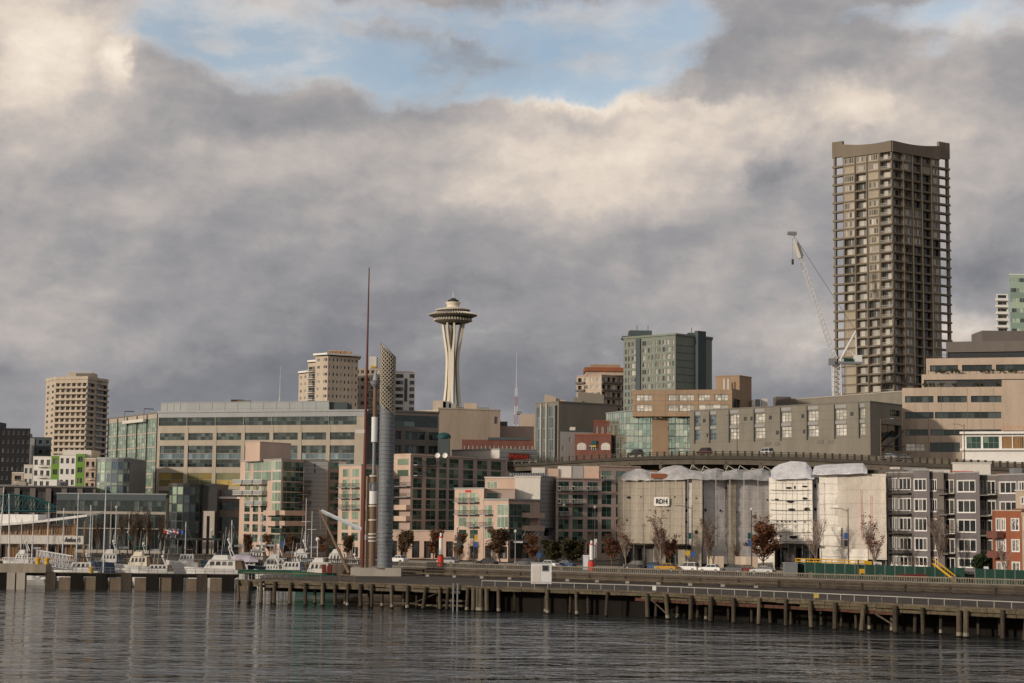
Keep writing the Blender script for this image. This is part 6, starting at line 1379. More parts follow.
# ------------------------------------------------------------------ restaurant with swept roof
def restaurant():
    Y = 372; x0 = at(-20, 530, Y).x; x1 = at(76, 530, Y).x; zb = 4.2
    b = Bld('restaurant', 'low restaurant with swept white roof, warm timber windows and script lettering on its white band', 'restaurant', (at(40, 0, Y).x, Y+5, zb))
    z = at(40, 524, Y).z
    f = b.block(foot([(x0, Y), (x1, Y)], 12), zb, z, 'brown_shade_stucco', roof='white_paint')[0]
    f.grid(f.cols(8, .93), [rowpx(f, 40, 525.5, 534.8)], 'wood'); f.grid(f.cols(10, .8), [rowpx(f, 40, 545.5, 559)], lambda i, j: 'open_dark' if i % 3 else 'wood')
    a = f.uz(85.2, 540)[0]; f.bar(0, a, .3, 1.6, *rowpx(f, 40, 535.4, 543.8), 'off_white', 'balcony_band')
    lettering("Anthony's", f, f.uz(74, 540)[0], f.uz(74, 539.8)[1], 1.5, 'sign_dark', b.root, width=f.uz(82, 540)[0]-f.uz(66, 540)[0], d=1.68, shear=.35)
    f.bar(f.L+.003, a+.4, -2, .2, *rowpx(f, 40, 544, 545.2), 'off_white', 'side_deck')
    mb = MB(); N = 24; rings = []
    for i in range(N+1):
        t = i/N; px = -22+109*t; y = 526.5-10.0*t**1.6*1.0 if px > 0 else 526.5; p = at(px, y, Y-2.2); q = at(px, y, Y+14)
        rings.append([Vector((p.x, Y-2.4, p.z)), Vector((p.x, Y+13, p.z+.6)), Vector((p.x, Y+13, p.z+1.0)), Vector((p.x, Y-2.4, p.z+.38))])
    mb.loft(rings); mb.build('roof', ['white_paint'], b.root)
    mb = MB(); p, q = at(-20, 516.6, Y+3), at(38, 514.6, Y+3); mb.box(p.x, q.x, Y+3, Y+10, z-.5, q.z); mb.build('upper_roof', ['white_paint'], b.root)
    posts('post', 'wood', b.root, [((at(6+13*k, 556, Y-1.5).x, Y-1.5, zb), (at(6+13*k, 556, Y-1.5).x, Y-1.5, f.uz(40, 543.5)[1])) for k in range(7)], .12, 6)
    p = at(84.5, 530, Y-1); p2 = at(75, 530, Y-1.6); posts('roof_post', 'wood', b.root, [((p.x, Y-1, zb), (p.x, Y-1, at(84, 519, Y).z)), ((p2.x, Y-1.6, f.uz(40, 535)[1]), (p2.x, Y-1.6, at(76, 519, Y).z))], .15, 6)
    b.finish()
restaurant()
# ------------------------------------------------------------------ near timber pier
DZ = 3.7
EDGE = [onz(px, py, 0) for px, py in ((236, 603), (340, 606.5), (460, 611), (550, 614.3), (640, 618), (725, 623), (812, 628.5), (910, 634.5), (1010, 640.5), (1075, 645))]
def edge_pt(s):
    for i in range(len(EDGE)-1):
        L = (EDGE[i+1]-EDGE[i]).length
        if s <= L or i == len(EDGE)-2: return EDGE[i].lerp(EDGE[i+1], s/L), (EDGE[i+1]-EDGE[i]).normalized()
        s -= L
ELEN = sum((EDGE[i+1]-EDGE[i]).length for i in range(len(EDGE)-1))
def s_of_px(px):
    best = min(range(0, int(ELEN*4)), key=lambda k: abs((lambda p: 512+FPX*((p-CP).dot(RT))/((p-CP).dot(F_)))(edge_pt(k/4)[0])-px)); return best/4
def inward(d): return Vector((-d.y, d.x, 0))
mat('barnacles', (.24, .215, .17), var=.4, scale=2.0)
mat('dull_rail', (.36, .345, .31), rough=.6)
def pier():
    t = empty('timber_pier', (EDGE[4].x, EDGE[4].y, 0), 'long old timber pier on round piles with white pipe railing, nearest to the water', 'pier')
    rnd = random.Random(8)
    front = [(p.x, p.y) for p in EDGE]
    back = [(EDGE[-1].x+12, sea_y(EDGE[-1].x+12)-.2), (70, sea_y(70)-.2), (30, sea_y(30)-.2), (0, sea_y(0)-.2), (-20, sea_y(-20)-.3), (-27, 326), (-42, 306)]
    mb = MB(); mb.prism(front+back, DZ-.35, DZ); mb.build('deck', ['deck_asphalt'], t)
    # fascia and stringers
    def beam(s0, s1, off, z0, z1, th, m, name, wob=.0):
        mb = MB(); n = max(1, int((s1-s0)/4.0))
        for k in range(n):
            a, d = edge_pt(s0+(s1-s0)*k/n); b_, d2 = edge_pt(s0+(s1-s0)*(k+1)/n-.06); dz = rnd.uniform(-wob, wob); o = inward(d)
            q = [a+o*off, b_+o*off, b_+o*(off+th), a+o*(off+th)]
            mb.add([v+Vector((0, 0, z0+dz)) for v in q]+[v+Vector((0, 0, z1+dz)) for v in q], [(0, 1, 5, 4), (1, 2, 6, 5), (2, 3, 7, 6), (3, 0, 4, 7), (4, 5, 6, 7), (3, 2, 1, 0)])
        return mb.build(name, [m], t)
    beam(0, ELEN, -.12, DZ-.42, DZ-.02, .3, 'mossy_timber', 'fascia', .04); beam(0, ELEN, -.05, DZ+.02, DZ+.27, .28, 'pale_timber', 'kerb_rail', .03)
    beam(0, s_of_px(460), -.02, DZ-.95, DZ-.5, .25, 'pale_timber', 'stringer', .08); beam(s_of_px(635), s_of_px(900), .3, DZ-1.25, DZ-.8, .2, 'rust', 'stringer', .08); beam(s_of_px(640), s_of_px(760), .15, DZ-.8, DZ-.5, .2, 'mossy_timber', 'stringer', .08); beam(s_of_px(800), ELEN, .1, DZ-.9, DZ-.5, .2, 'mossy_timber', 'stringer', .06)
    beam(s_of_px(455), s_of_px(640), 3.4, -.5, DZ-.36, .3, 'wet_shade_timber', 'shade_bulkhead', 0); beam(s_of_px(640), ELEN, 7.5, -.5, DZ-.36, .3, 'wet_shade_timber', 'shade_bulkhead'); beam(0, s_of_px(455), 9.0, 1.7, DZ-.36, .3, 'wet_shade_timber', 'shade_bulkhead')  # near-black back walls put the darkness under the deck into their colour
    beam(s_of_px(385), s_of_px(462), 2.5, .55, .85, .15, 'pale_timber', 'brace', .15); beam(s_of_px(430), s_of_px(462), 2.4, 1.3, 1.6, .15, 'pale_timber', 'brace', .15)
    # piles: front row, then the rows in the shade behind
    def pile(s, off, r, top, m, lean=0.0, bot=-1.5):
        p, d = edge_pt(s); o = inward(d); c = p+o*off; mb = MB(); n = 9
        zs = [bot, .25, .7, top*.6, top]; rr = [r*1.05, r*1.05, r, r*.97, r*.93]; rings = []
        lx, ly = rnd.uniform(-lean, lean), rnd.uniform(-lean, lean)
        for z, q in zip(zs, rr): rings.append([(c.x+lx*(top-z)/top+q*math.cos(2*math.pi*k/n), c.y+ly*(top-z)/top+q*math.sin(2*math.pi*k/n), z) for k in range(n)])
        mb.loft(rings); sh_ = rnd.random() < .35; mb.m = [1 if f_ < n else (2 if sh_ and f_ < 2*n else 0) for f_ in range(len(mb.f))]
        mb.build('pile', [m, 'wet_shade_timber', 'barnacles'], t)
    fr = [239, 250, 262, 275, 291, 306, 323, 336, 349, 361, 372.5, 392, 408, 426, 441, 449, 469.5, 499.5, 548.5, 576.5, 609, 648, 667, 693, 712, 735, 761, 787, 812, 837, 866, 897, 925, 1005, 1030]
    for px in fr: pile(s_of_px(px), -.42, rnd.uniform(.24, .33) if px < 640 else rnd.uniform(.27, .36), DZ+rnd.uniform(-.15, .12), 'timber' if rnd.random() < .6 else 'pale_timber', rnd.choice((.15, .2, .45)))
    for px in (474, 478.5, 482.5, 487, 962, 968): pile(s_of_px(px), -.45, .36, DZ+rnd.uniform(-.2, .1), 'pale_timber', .12)
    k = 0; s = 1.5
    while s < ELEN-2:
        pile(s+rnd.uniform(-.8, .8), rnd.choice((2.2, 2.6, 4.5)), rnd.uniform(.2, .27), DZ-.37, 'timber' if rnd.random() < .75 else 'pale_timber', .15); s += 3.4
    for px0, px1 in ((410, 441), (650, 668), (868, 897)):
        a, d = edge_pt(s_of_px(px0)); c, d2 = edge_pt(s_of_px(px1)); o = inward(d)*rnd.uniform(-.05, .5); mb = MB(); fl = rnd.random() < .5; mb.tube(a+o+Vector((0, 0, .7 if fl else DZ-.8)), c+o+Vector((0, 0, DZ-.8 if fl else .7)), .11, n=4); mb.build('brace', ['timber' if rnd.random() < .6 else 'pale_timber'], t)
    # railing
    def rail(px0, px1, off=.45, h=1.1, sp=2.3, m='off_white', mid=True):
        m = 'dull_rail' if m == 'off_white' else m
        s0, s1 = s_of_px(px0), s_of_px(px1); n = max(1, round((s1-s0)/sp)); pts = [edge_pt(s0+(s1-s0)*k/n) for k in range(n+1)]; mb = MB()
        P = [p+inward(d)*off for p, d in pts]
        for i, p in enumerate(P):
            mb.tube(p+Vector((0, 0, DZ)), p+Vector((0, 0, DZ+h)), .055, n=5)
            if i < n: mb.tube(p+Vector((0, 0, DZ+h)), P[i+1]+Vector((0, 0, DZ+h)), .07, n=5)
            if i < n and mid: mb.tube(p+Vector((0, 0, DZ+h*.52)), P[i+1]+Vector((0, 0, DZ+h*.52)), .025, n=4)
        mb.build('railing', [m], t)
    rail(239, 316, 1.2, 1.35, 2.6, 'pipe_brown'); rail(335, 350, 1.2, 1.35, 2.6, 'pipe_brown')
    for a, c in ((481, 560), (560, 640), (640, 720), (720, 800), (800, 880), (880, 960), (960, 1060)): rail(a, c, mid=False)
    # ladders and notices
    for px in (453.5, 457.5): s = s_of_px(px); p, d = edge_pt(s); mb = MB(); mb.tube((p.x, p.y-.6, -1), (p.x, p.y-.6, DZ+.6), .13, n=6); mb.build('guide_pole', ['grey_metal'], t)
    for px, w, c in ((652, .55, 'white_paint'), (814.5, .7, 'gold_blind')): s = s_of_px(px); p, d = edge_pt(s); p = p+inward(d)*.4; mb = MB(); mb.box(p.x-w/2, p.x+w/2, p.y-.12, p.y-.07, DZ+.45, DZ+1.15); mb.build('notice_board', [c], t)
    # low timber barrier line farther back on the deck
    g = empty('timber_barrier', (10, 300, DZ), 'low brown timber barrier running along the pier deck below the concrete balustrade', 'barrier'); xs = list(range(-22, 96, 6))
    for a, c in zip(xs[:-1], xs[1:]):
        mb = MB()
        for z0, z1, th in ((.25, .6, .25), (.85, 1.1, .2)): mb.add([(a, sea_y(a)-5, DZ+z0), (c-.1, sea_y(c)-5, DZ+z0), (c-.1, sea_y(c)-5+th, DZ+z0), (a, sea_y(a)-5+th, DZ+z0), (a, sea_y(a)-5, DZ+z1), (c-.1, sea_y(c)-5, DZ+z1), (c-.1, sea_y(c)-5+th, DZ+z1), (a, sea_y(a)-5+th, DZ+z1)], [(0, 1, 5, 4), (4, 5, 6, 7), (1, 2, 6, 5), (3, 0, 4, 7), (3, 2, 1, 0), (2, 3, 7, 6)])
        mb.build('rail', ['timber'], g); mb = MB(); mb.box(a-.2, a+.2, sea_y(a)-4.9, sea_y(a)-4.5, DZ, DZ+1.2); mb.build('post', ['timber'], g)
    w = empty('pipeline', (10, 297, DZ), 'pale pipe on low blocks running along the pier deck', 'pipe'); mb = MB()
    xs = list(range(-20, 45, 5))
    for a, c in zip(xs[:-1], xs[1:]): mb.tube((a, sea_y(a)-9, DZ+.55), (c, sea_y(c)-9, DZ+.55), .16, n=7)
    mb.build('pipe', ['pale_timber'], w)
    for a in xs: mb = MB(); mb.box(a-.3, a+.3, sea_y(a)-9.3, sea_y(a)-8.7, DZ, DZ+.39); mb.build('block', ['concrete'], w)
    # grey cabinet on legs
    Y = 283; a, c = at(531, 583, Y), at(551.5, 583, Y); z1 = at(540, 563.2, Y).z; k = empty('utility_cabinet', ((a.x+c.x)/2, Y, DZ), 'pale grey metal cabinet with a small dark window standing on the pier', 'cabinet')
    mb = MB(); mb.box(a.x, c.x, Y, Y+2.2, DZ+.35, z1); mb.build('body', ['white_metal'], k); mb = MB(); mb.box(a.x-.12, c.x+.12, Y-.12, Y+2.3, z1+.003, z1+.12); mb.build('roof', ['pale_metal'], k)
    mb = MB(); mb.box(a.x+1.9, a.x+2.75, Y-.05, Y-.002, z1-1.15, z1-.45); mb.build('window', ['glass_dark'], k); mb = MB(); mb.box(a.x+1.75, a.x+2.9, Y-.04, Y-.001, z1-1.3, z1-.3); mb.build('window_frame', ['grey_metal'], k)
    mb = MB(); mb.box(a.x+.25, a.x+1.5, Y-.03, Y-.001, DZ+.5, z1-.4); mb.build('door', ['off_white'], k)
    for x in (a.x+.1, c.x-.2): mb = MB(); mb.box(x, x+.12, Y+.1, Y+.22, DZ, DZ+.35); mb.build('leg', ['grey_metal'], k)
pier()

# ------------------------------------------------------------------ concrete balustrade on the seawall
def balustrade(x0, x1, label, step=2.0, m='rail_concrete', off=.35):
    g = empty('balustrade', ((x0+x1)/2, sea_y((x0+x1)/2), 5), label, 'balustrade'); xs = []; x = x0
    while x <= x1: xs.append(x); x += step*(1/math.sqrt(1+(.65 if x > -22 else .9 if x > -60 else .12)**2))
    for i, (a, c) in enumerate(zip(xs[:-1], xs[1:])):
        ya, yc = sea_y(a)+off, sea_y(c)+off
        big = i % 6 == 0; mb = MB(); w = .2 if big else .09; mb.box(a-w, a+w, ya-w, ya+w, 4.9, 6.22 if big else 6.0); mb.build('post', [m], g)
        mb = MB()
        for z0, z1, th in ((5.86, 6.06, .12), (5.1, 5.22, .08)): mb.add([(a, ya-th, z0), (c, yc-th, z0), (c, yc+th, z0), (a, ya+th, z0), (a, ya-th, z1), (c, yc-th, z1), (c, yc+th, z1), (a, ya+th, z1)], [(0, 1, 5, 4), (4, 5, 6, 7), (1, 2, 6, 5), (3, 0, 4, 7), (3, 2, 1, 0), (2, 3, 7, 6)])
        for k in range(1, 5): t = k/5; x, y = a+(c-a)*t, ya+(yc-ya)*t; mb.box(x-.07, x+.07, y-.05, y+.05, 5.221, 5.859)
        mb.build('rail', [m], g)
balustrade(-21, 98, 'weathered concrete balustrade along the street edge above the near pier', 2.0)
balustrade(-118, -24, 'low brown railing along the marina promenade behind the boats', 3.0, 'timber')

# ------------------------------------------------------------------ far breakwater pier of the marina
mat('stained_concrete', (.145, .112, .08), var=.35, scale=.5)
def breakwater():
    Y = 334; g = empty('breakwater_pier', (at(110, 580, Y).x, Y, 0), 'low dark breakwater pier of timber frames and concrete panels in front of the marina', 'pier')
    mat('stained_beam', (.27, .235, .185), var=.3, scale=.5)
    def X(px): return at(px, 580, Y).x
    a = X(-40); c = X(236)
    mb = MB(); mb.box(a, c, Y+.6, Y+3.6, 2.6, 3.15); mb.build('walkway', ['timber'], g)
    mb = MB(); mb.box(a, X(46), Y-.5, Y+3.8, 3.16, 4.75); mb.build('concrete_beam', ['stained_beam'], g)
    mb = MB(); mb.box(X(46)+.02, c, Y-.1, Y+.55, 2.5, 3.1); mb.build('wale', ['wet_shade_timber'], g)
    for x0, x1 in ((8, 16), (17.5, 26)): mb = MB(); mb.box(X(x0), X(x1), Y-.8, Y+.5, -1, 3.15); mb.build('concrete_block', ['concrete'], g)
    px = -30; k = 0
    while px < 232:
        if not 2 < px < 30:
            mb = MB(); mb.box(X(px), X(px+10.5+((k*5)%3)), Y-.25-.05*(k%2), Y+.4, -1, 3.0+(.3 if k % 3 == 0 else 0)); mb.build('timber_frame', ['wet_shade_timber' if k % 3 else 'timber'], g)
            mb = MB(); mb.box(X(px+13.2), X(px+24.9), Y+.1, Y+.5, -.6, 2.3+.2*((k*7)%5)/5); mb.build('concrete_panel', ['stained_concrete'], g)
        px += 25.2; k += 1
    px = 52; pr = None; mb = MB()
    while px < 236:
        p = Vector((X(px), Y+.9, 3.15)); mb.tube(p, p+Vector((0, 0, 1.05)), .05, n=4)
        if pr is not None and not 130 < px < 142:
            for h in (1.05, .6): mb.tube(pr+Vector((0, 0, h)), p+Vector((0, 0, h)), .04, n=4)
        pr = p; px += 9.5
    mb.build('railing', ['grey_metal'], g)
    for px in (35, 44, 89): o = empty('bollard', (X(px), Y+1.6, 4.75 if px < 46 else 3.15), {35: 'yellow mooring bollard at the left on the concrete beam', 44: 'larger yellow mooring bollard at the end of the concrete beam', 89: 'orange yellow bollard on the breakwater walkway'}[px], 'bollard'); z = o.location.z; mb = MB(); mb.lathe([(.45, z), (.42, z+.75), (.6, z+.8), (.6, z+1.1), (.3, z+1.2)], X(px), Y+1.6, 10, cap=True); mb.build('post', ['yellow_paint'], o)
    # white truss gangway
    o = empty('gangway', (X(30), Y+7, 3.2), 'white steel truss gangway leading down to the marina pontoon', 'gangway'); 
    for dy in (0, 1.6):
        mb = MB(); n = 9
        A, B_ = Vector((X(28), Y+6+dy, 7.2)), Vector((X(62), Y+6+dy, 6.2))
        for i in range(n):
            p, q = A.lerp(B_, i/n), A.lerp(B_, (i+1)/n); lo = Vector((0, 0, -2.6)); mb.tube(p, q, .09, n=4); mb.tube(p+lo, q+lo, .09, n=4); mb.tube(p, p+lo, .06, n=4); mb.tube(p, q+lo, .05, n=4); mb.tube(p+lo, q, .05, n=4)
        mb.build('truss_side', ['white_metal'], o)
    mb = MB(); mb.box(X(28), X(62), Y+6.1, Y+7.5, 3.6, 3.75); mb.build('floor', ['grey_metal'], o)
    o = empty('lattice_railing', (X(12), Y+5, 3.2), 'white lattice railing beside the gangway at the left edge of the marina', 'railing'); mb = MB()
    for i in range(16):
        p, q = Vector((X(-6+2.3*i), Y+5, 5.8)), Vector((X(-6+2.3*(i+1)), Y+5, 5.8)); lo = Vector((0, 0, -1.7)); mb.tube(p, q, .07, n=4); mb.tube(p+lo, q+lo, .07, n=4); mb.tube(p, q+lo, .05, n=4); mb.tube(p+lo, q, .05, n=4)
    mb.build('lattice', ['white_metal'], o)
breakwater()

# ------------------------------------------------------------------ boats in the marina
def hull_mb(L, Bm, zd, sheer=.5, flare=.75):
    mb = MB(); rings = []; N = 12
    for i in range(N+1):
        t = i/N; x = -L/2+L*t; w = Bm/2*min(1, (t*3.2)**.62) if t < .35 else Bm/2*(1-.12*max(0, t-.7)/.3); w = max(w, .04)
        z = zd+sheer*(1-t)**1.8; zk = -.3-.0*t
        xo = -.9*(1-t)**3*(1)
        rings.append([(x+xo*1.0, -w, z), (x+xo*.6, -w*flare, z*.45), (x, -w*.35, zk), (x, w*.35, zk), (x+xo*.6, w*flare, z*.45), (x+xo, w, z)])
    mb.loft(rings, closed=True); return mb
def cab(mb, x0, x1, w, z0, z1, rake0=.8, rake1=.25, inset=.12, m=0):
    vs = [(x0, -w, z0), (x1, -w, z0), (x1, w, z0), (x0, w, z0), (x0+rake0, -w+inset, z1), (x1-rake1, -w+inset, z1), (x1-rake1, w-inset, z1), (x0+rake0, w-inset, z1)]
    mb.add(vs, [(0, 3, 2, 1), (4, 5, 6, 7), (0, 1, 5, 4), (1, 2, 6, 5), (2, 3, 7, 6), (3, 0, 4, 7)], m)
def motor_yacht(px0, px1, Y, label, fly=True, hull='hull_white', cabin='hull_white', arch=True, canvas=None, zd=1.6, kind='motor yacht', hc=2.0, seed=0, name='motor_yacht', rail=True, facing=1):
    a, c = at(px0, 570, Y), at(px1, 570, Y); L = c.x-a.x; Bm = min(5.0, L*.33)
    o = empty(name, ((a.x+c.x)/2, Y, 0), label, kind, rz=R(6*((seed % 3)-1)) + (0 if facing > 0 else math.pi))
    hull_mb(L, Bm, zd).build('hull', [hull], o, world=False)
    mb = MB(); w = Bm*.36
    cab(mb, -L*.22, L*.34, w, zd+.05, zd+hc, L*.10, .1); mb.build('cabin', [cabin], o, world=False)
    mb = MB(); z0, z1 = zd+hc*.45, zd+hc*.85
    n = 4
    for sgn in (-1, 1):
        for k in range(n):
            u0 = -L*.11+L*.42*k/n; u1 = u0+L*.42/n-.25; y = sgn*(w-.04)
            mb.quad((u0, sgn*(w-.02), z0), (u1, sgn*(w-.02), z0), (u1, sgn*(w-.08), z1), (u0+.15, sgn*(w-.08), z1))
    mb.quad((-L*.175, -w+.25, z0), (-L*.175, w-.25, z0), (-L*.135, w-.35, z1), (-L*.135, -w+.35, z1)); mb.build('window', ['glass_dark'], o, world=False)
    zt = zd+hc
    if fly:
        mb = MB(); mb.box(-L*.10, L*.40, -w-.1, w+.1, zt+.003, zt+.12); cab(mb, -L*.08, L*.20, w*.9, zt+.12, zt+.95, .5, .1); mb.build('flybridge', [cabin], o, world=False)
        mb = MB(); mb.quad((-L*.075, -w*.75, zt+.96), (-L*.075, w*.75, zt+.96), (-L*.04, w*.7, zt+1.35), (-L*.04, -w*.7, zt+1.35)); mb.build('windscreen', ['glass_dark'], o, world=False)
        zt += .95
    if canvas:
        mb = MB(); cab(mb, -L*.02, L*.30, w*.85, zt+.9, zt+1.05, .1, .1); 
        for x in (L*.0, L*.28):
            for y in (-w*.8, w*.8): mb.tube((x, y, zt), (x, y, zt+.9), .03, n=4)
        mb.build('canvas_top', [canvas], o, world=False)
    if arch:
        mb = MB(); x = L*.22
        for y in (-w*.8, w*.8): mb.tube((x+.5, y, zt-.3), (x-.2, y*.8, zt+1.4), .1, n=5)
        mb.tube((x-.2, -w*.64, zt+1.4), (x-.2, w*.64, zt+1.4), .1, n=5); mb.lathe([(.28, zt+1.5), (.3, zt+1.75), (.1, zt+1.9)], x-.2, 0, 8, cap=True); mb.tube((x-.2, .5, zt+1.4), (x-.1, .5, zt+3.6), .03, n=4); mb.tube((x-.2, -.6, zt+1.4), (x-.1, -.6, zt+2.9), .03, n=4)
        mb.build('radar_arch', ['white_metal'], o, world=False)
        for k, (ax, ay, ah) in enumerate(((L*.05, .5, 4.2), (L*.3, -.7, 3.0), (-L*.05, -.4, 2.4))[:1+seed]): mb = MB(); mb.tube((ax, ay, zt), (ax+.35, ay, zt+ah), .03, n=4); mb.build('antenna', ['off_white'], o, world=False)
        mb = MB(); cab(mb, L*.345, L*.47, w*.9, zd+.1, zd+hc*.95, .0, .5); mb.build('stern_awning', ['canvas_brown' if seed != 1 else 'sail_cover'], o, world=False)
        mb = MB(); mb.loft([[(L*.36+.9*x_, y_*.5+.9, zt+.15+z_*.4) for y_, z_ in ((-1, 0), (-.7, 1), (.7, 1), (1, 0))] for x_ in (0, .5, 1.6, 2.2)], closed=True); mb.build('dinghy', ['grey_metal'], o, world=False)
    if rail:
        mb = MB(); pr = None
        for k in range(8):
            t = .02+.06*k; wv = Bm/2*min(1, (t*3.2)**.62)*.94; p = Vector((-L/2+L*t-.6*(1-t)**3, -wv, zd+.5*(1-t)**1.8))
            mb.tube(p, p+Vector((0, 0, .75)), .025, n=4)
            if pr is not None: mb.tube(pr+Vector((0, 0, .75)), p+Vector((0, 0, .75)), .025, n=4)
            pr = p
        mb.build('bow_rail', ['steel'], o, world=False)
    return o, L, zd, zt
def sailboat(px, ytop, Y, L, label, boom=True, hull='hull_white', cover='sail_cover', lean=0):
    p = at(px, ytop, Y); o = empty('sailboat', (p.x, Y, 0), label, 'sailboat', 'sailboats in the marina'); zd = 1.15
    hull_mb(L, L*.3, zd, .35).build('hull', [hull], o, world=False); mb = MB(); cab(mb, -L*.12, L*.22, L*.1, zd, zd+.55, .5, .1); mb.build('cabin', [hull], o, world=False)
    mb = MB(); mb.tube((0, 0, zd), (lean, 0, p.z), .13, .09, 7); mb.tube((0, -1.0, zd+(p.z-zd)*.55), (0, 1.0, zd+(p.z-zd)*.55), .04, n=4); mb.build('mast', ['white_metal'], o, world=False)
    mb = MB()
    for q in ((-L*.48, 0, zd+.3), (L*.47, 0, zd), (0, -L*.14, zd), (0, L*.14, zd)): mb.tube((lean, 0, p.z-.2), q, .022, n=3)
    mb.build('rigging', ['steel'], o, world=False)
    if boom: mb = MB(); mb.tube((.1, 0, zd+1.5), (L*.36, 0, zd+1.45), .2, .12, 7); mb.build('boom', [cover], o, world=False)
    return o
motor_yacht(57, 99, 352, 'white cabin boat with a dark canopy moored beside the white gangway', fly=False, canvas='sign_dark', seed=1, zd=3.0, hc=1.7)
motor_yacht(118, 154, 356, 'tall cream trawler yacht with high upper deck behind the white express cruiser', seed=0, canvas='canvas_green', zd=3.9, hc=2.0, cabin='ivory')
motor_yacht(136, 174, 346, 'low white express cruiser with raked dark windows in front of the cream trawler', fly=False, seed=2, zd=3.2, hc=1.35)
motor_yacht(188, 247, 347, 'white flybridge yacht with three large side windows, largest in the marina', seed=0, zd=3.7, hc=1.9)
o_, L_, zd_, zt_ = motor_yacht(222, 262, 360, 'boat under a pale lilac cover behind the large flybridge yacht', fly=False, arch=False, rail=False, seed=1, zd=4.0, hc=.9); 
M['lilac_cover'] = mat('lilac_cover', (.42, .38, .44)); mb = MB(); mb.loft([[(x, y*wv, 4.9+h*zz) for y, zz in ((-1, 0), (-.6, .7), (0, 1), (.6, .7), (1, 0))] for x, wv, h in ((-L_*.42, .4, .5), (-L_*.15, 1.7, 1.5), (L_*.2, 1.8, 1.3), (L_*.42, 1.5, .6))], closed=False, caps=False); mb.build('cover', ['lilac_cover'], o_, world=False)
motor_yacht(252, 290, 352, 'dark hulled yacht with white cabin, brown canvas and a swept radar arch', seed=2, zd=4.0, hc=1.8, canvas='canvas_brown', hull='hull_dark')
motor_yacht(272, 306, 346, 'white sport cruiser with brown canvas top left of the work boat', seed=1, zd=3.7, hc=1.7, canvas='canvas_brown', fly=False)
motor_yacht(205, 238, 362, 'dark hulled yacht with black radar gear behind the flybridge yacht', seed=1, zd=4.6, hc=2.2, hull='hull_dark', cabin='sign_dark')
motor_yacht(338, 362, 350, 'small white and blue boat at the foot of the towers', seed=2, zd=3.6, hc=1.6, hull='blue_paint', fly=False)
motor_yacht(318, 350, 358, 'white boat with a dark green roof edge right of the work boat', seed=0, zd=4.6, hc=2.2, canvas='canvas_green', arch=False)
def work_boat():
    Y = 338; o, L, zd, zt = motor_yacht(296, 336, Y, 'white work boat with red doors and two mast poles in front of the pink apartments', fly=True, seed=0, zd=3.5, hc=2.0, kind='work boat', arch=False, hull='canvas_green')
    mb = MB()
    for x in (1.6, 2.7): mb.box(x, x+.75, -2.05, -1.5, zd+.1, zd+1.75)
    mb.build('door', ['car_red'], o, world=False)
    for x, h in ((-2.2, 11.5), (-1.0, 9.0)): mb = MB(); mb.tube((x, 0, zt), (x, 0, zt+h), .09, .05, 5); mb.tube((x-.9, 0, zt+h*.6), (x+.9, 0, zt+h*.6), .04, n=4); mb.build('mast', ['white_metal'], o, world=False)
    mb = MB(); mb.lathe([(.25, zt+3.2), (.4, zt+3.5), (.25, zt+3.9)], .2, 0, 10, cap=True); mb.tube((.2, 0, zt), (.2, 0, zt+3.2), .08, n=5); mb.build('radar', ['white_metal'], o, world=False)
work_boat()
def pontoon():
    a, c = at(238, 565, 341), at(300, 565, 341); o = empty('pontoon_shed', ((a.x+c.x)/2, 341, 0), 'long low dark green dock building between the pier railing and the yachts', 'dock'); mb = MB(); mb.box(a.x, c.x, 341, 343, 3.1, 3.9); mb.build('roof', ['canvas_green'], o)
    posts('post', 'grey_metal', o, [((a.x+(c.x-a.x)*k/9, 341.3, -.5), (a.x+(c.x-a.x)*k/9, 341.3, 3.1)) for k in range(10)], .12)
pontoon()
sailboat(78.5, 493.5, 345, 11, 'sailboat with a stout white mast and furled sail, beside the restaurant end')
sailboat(106.5, 473, 350, 13, 'sailboat with the tallest mast in the marina left of the glass entrance')
sailboat(49, 503, 352, 10, 'sailboat with a bare mast in front of the restaurant lettering band')
sailboat(33.5, 513, 356, 9, 'sailboat with the shortest mast in front of the restaurant windows')
sailboat(12.5, 494, 352, 11, 'sailboat with a tilted mast at the left end of the restaurant', lean=-.7)
sailboat(1, 487, 358, 12, 'sailboat with a mast cut by the left edge of the view', lean=.6)
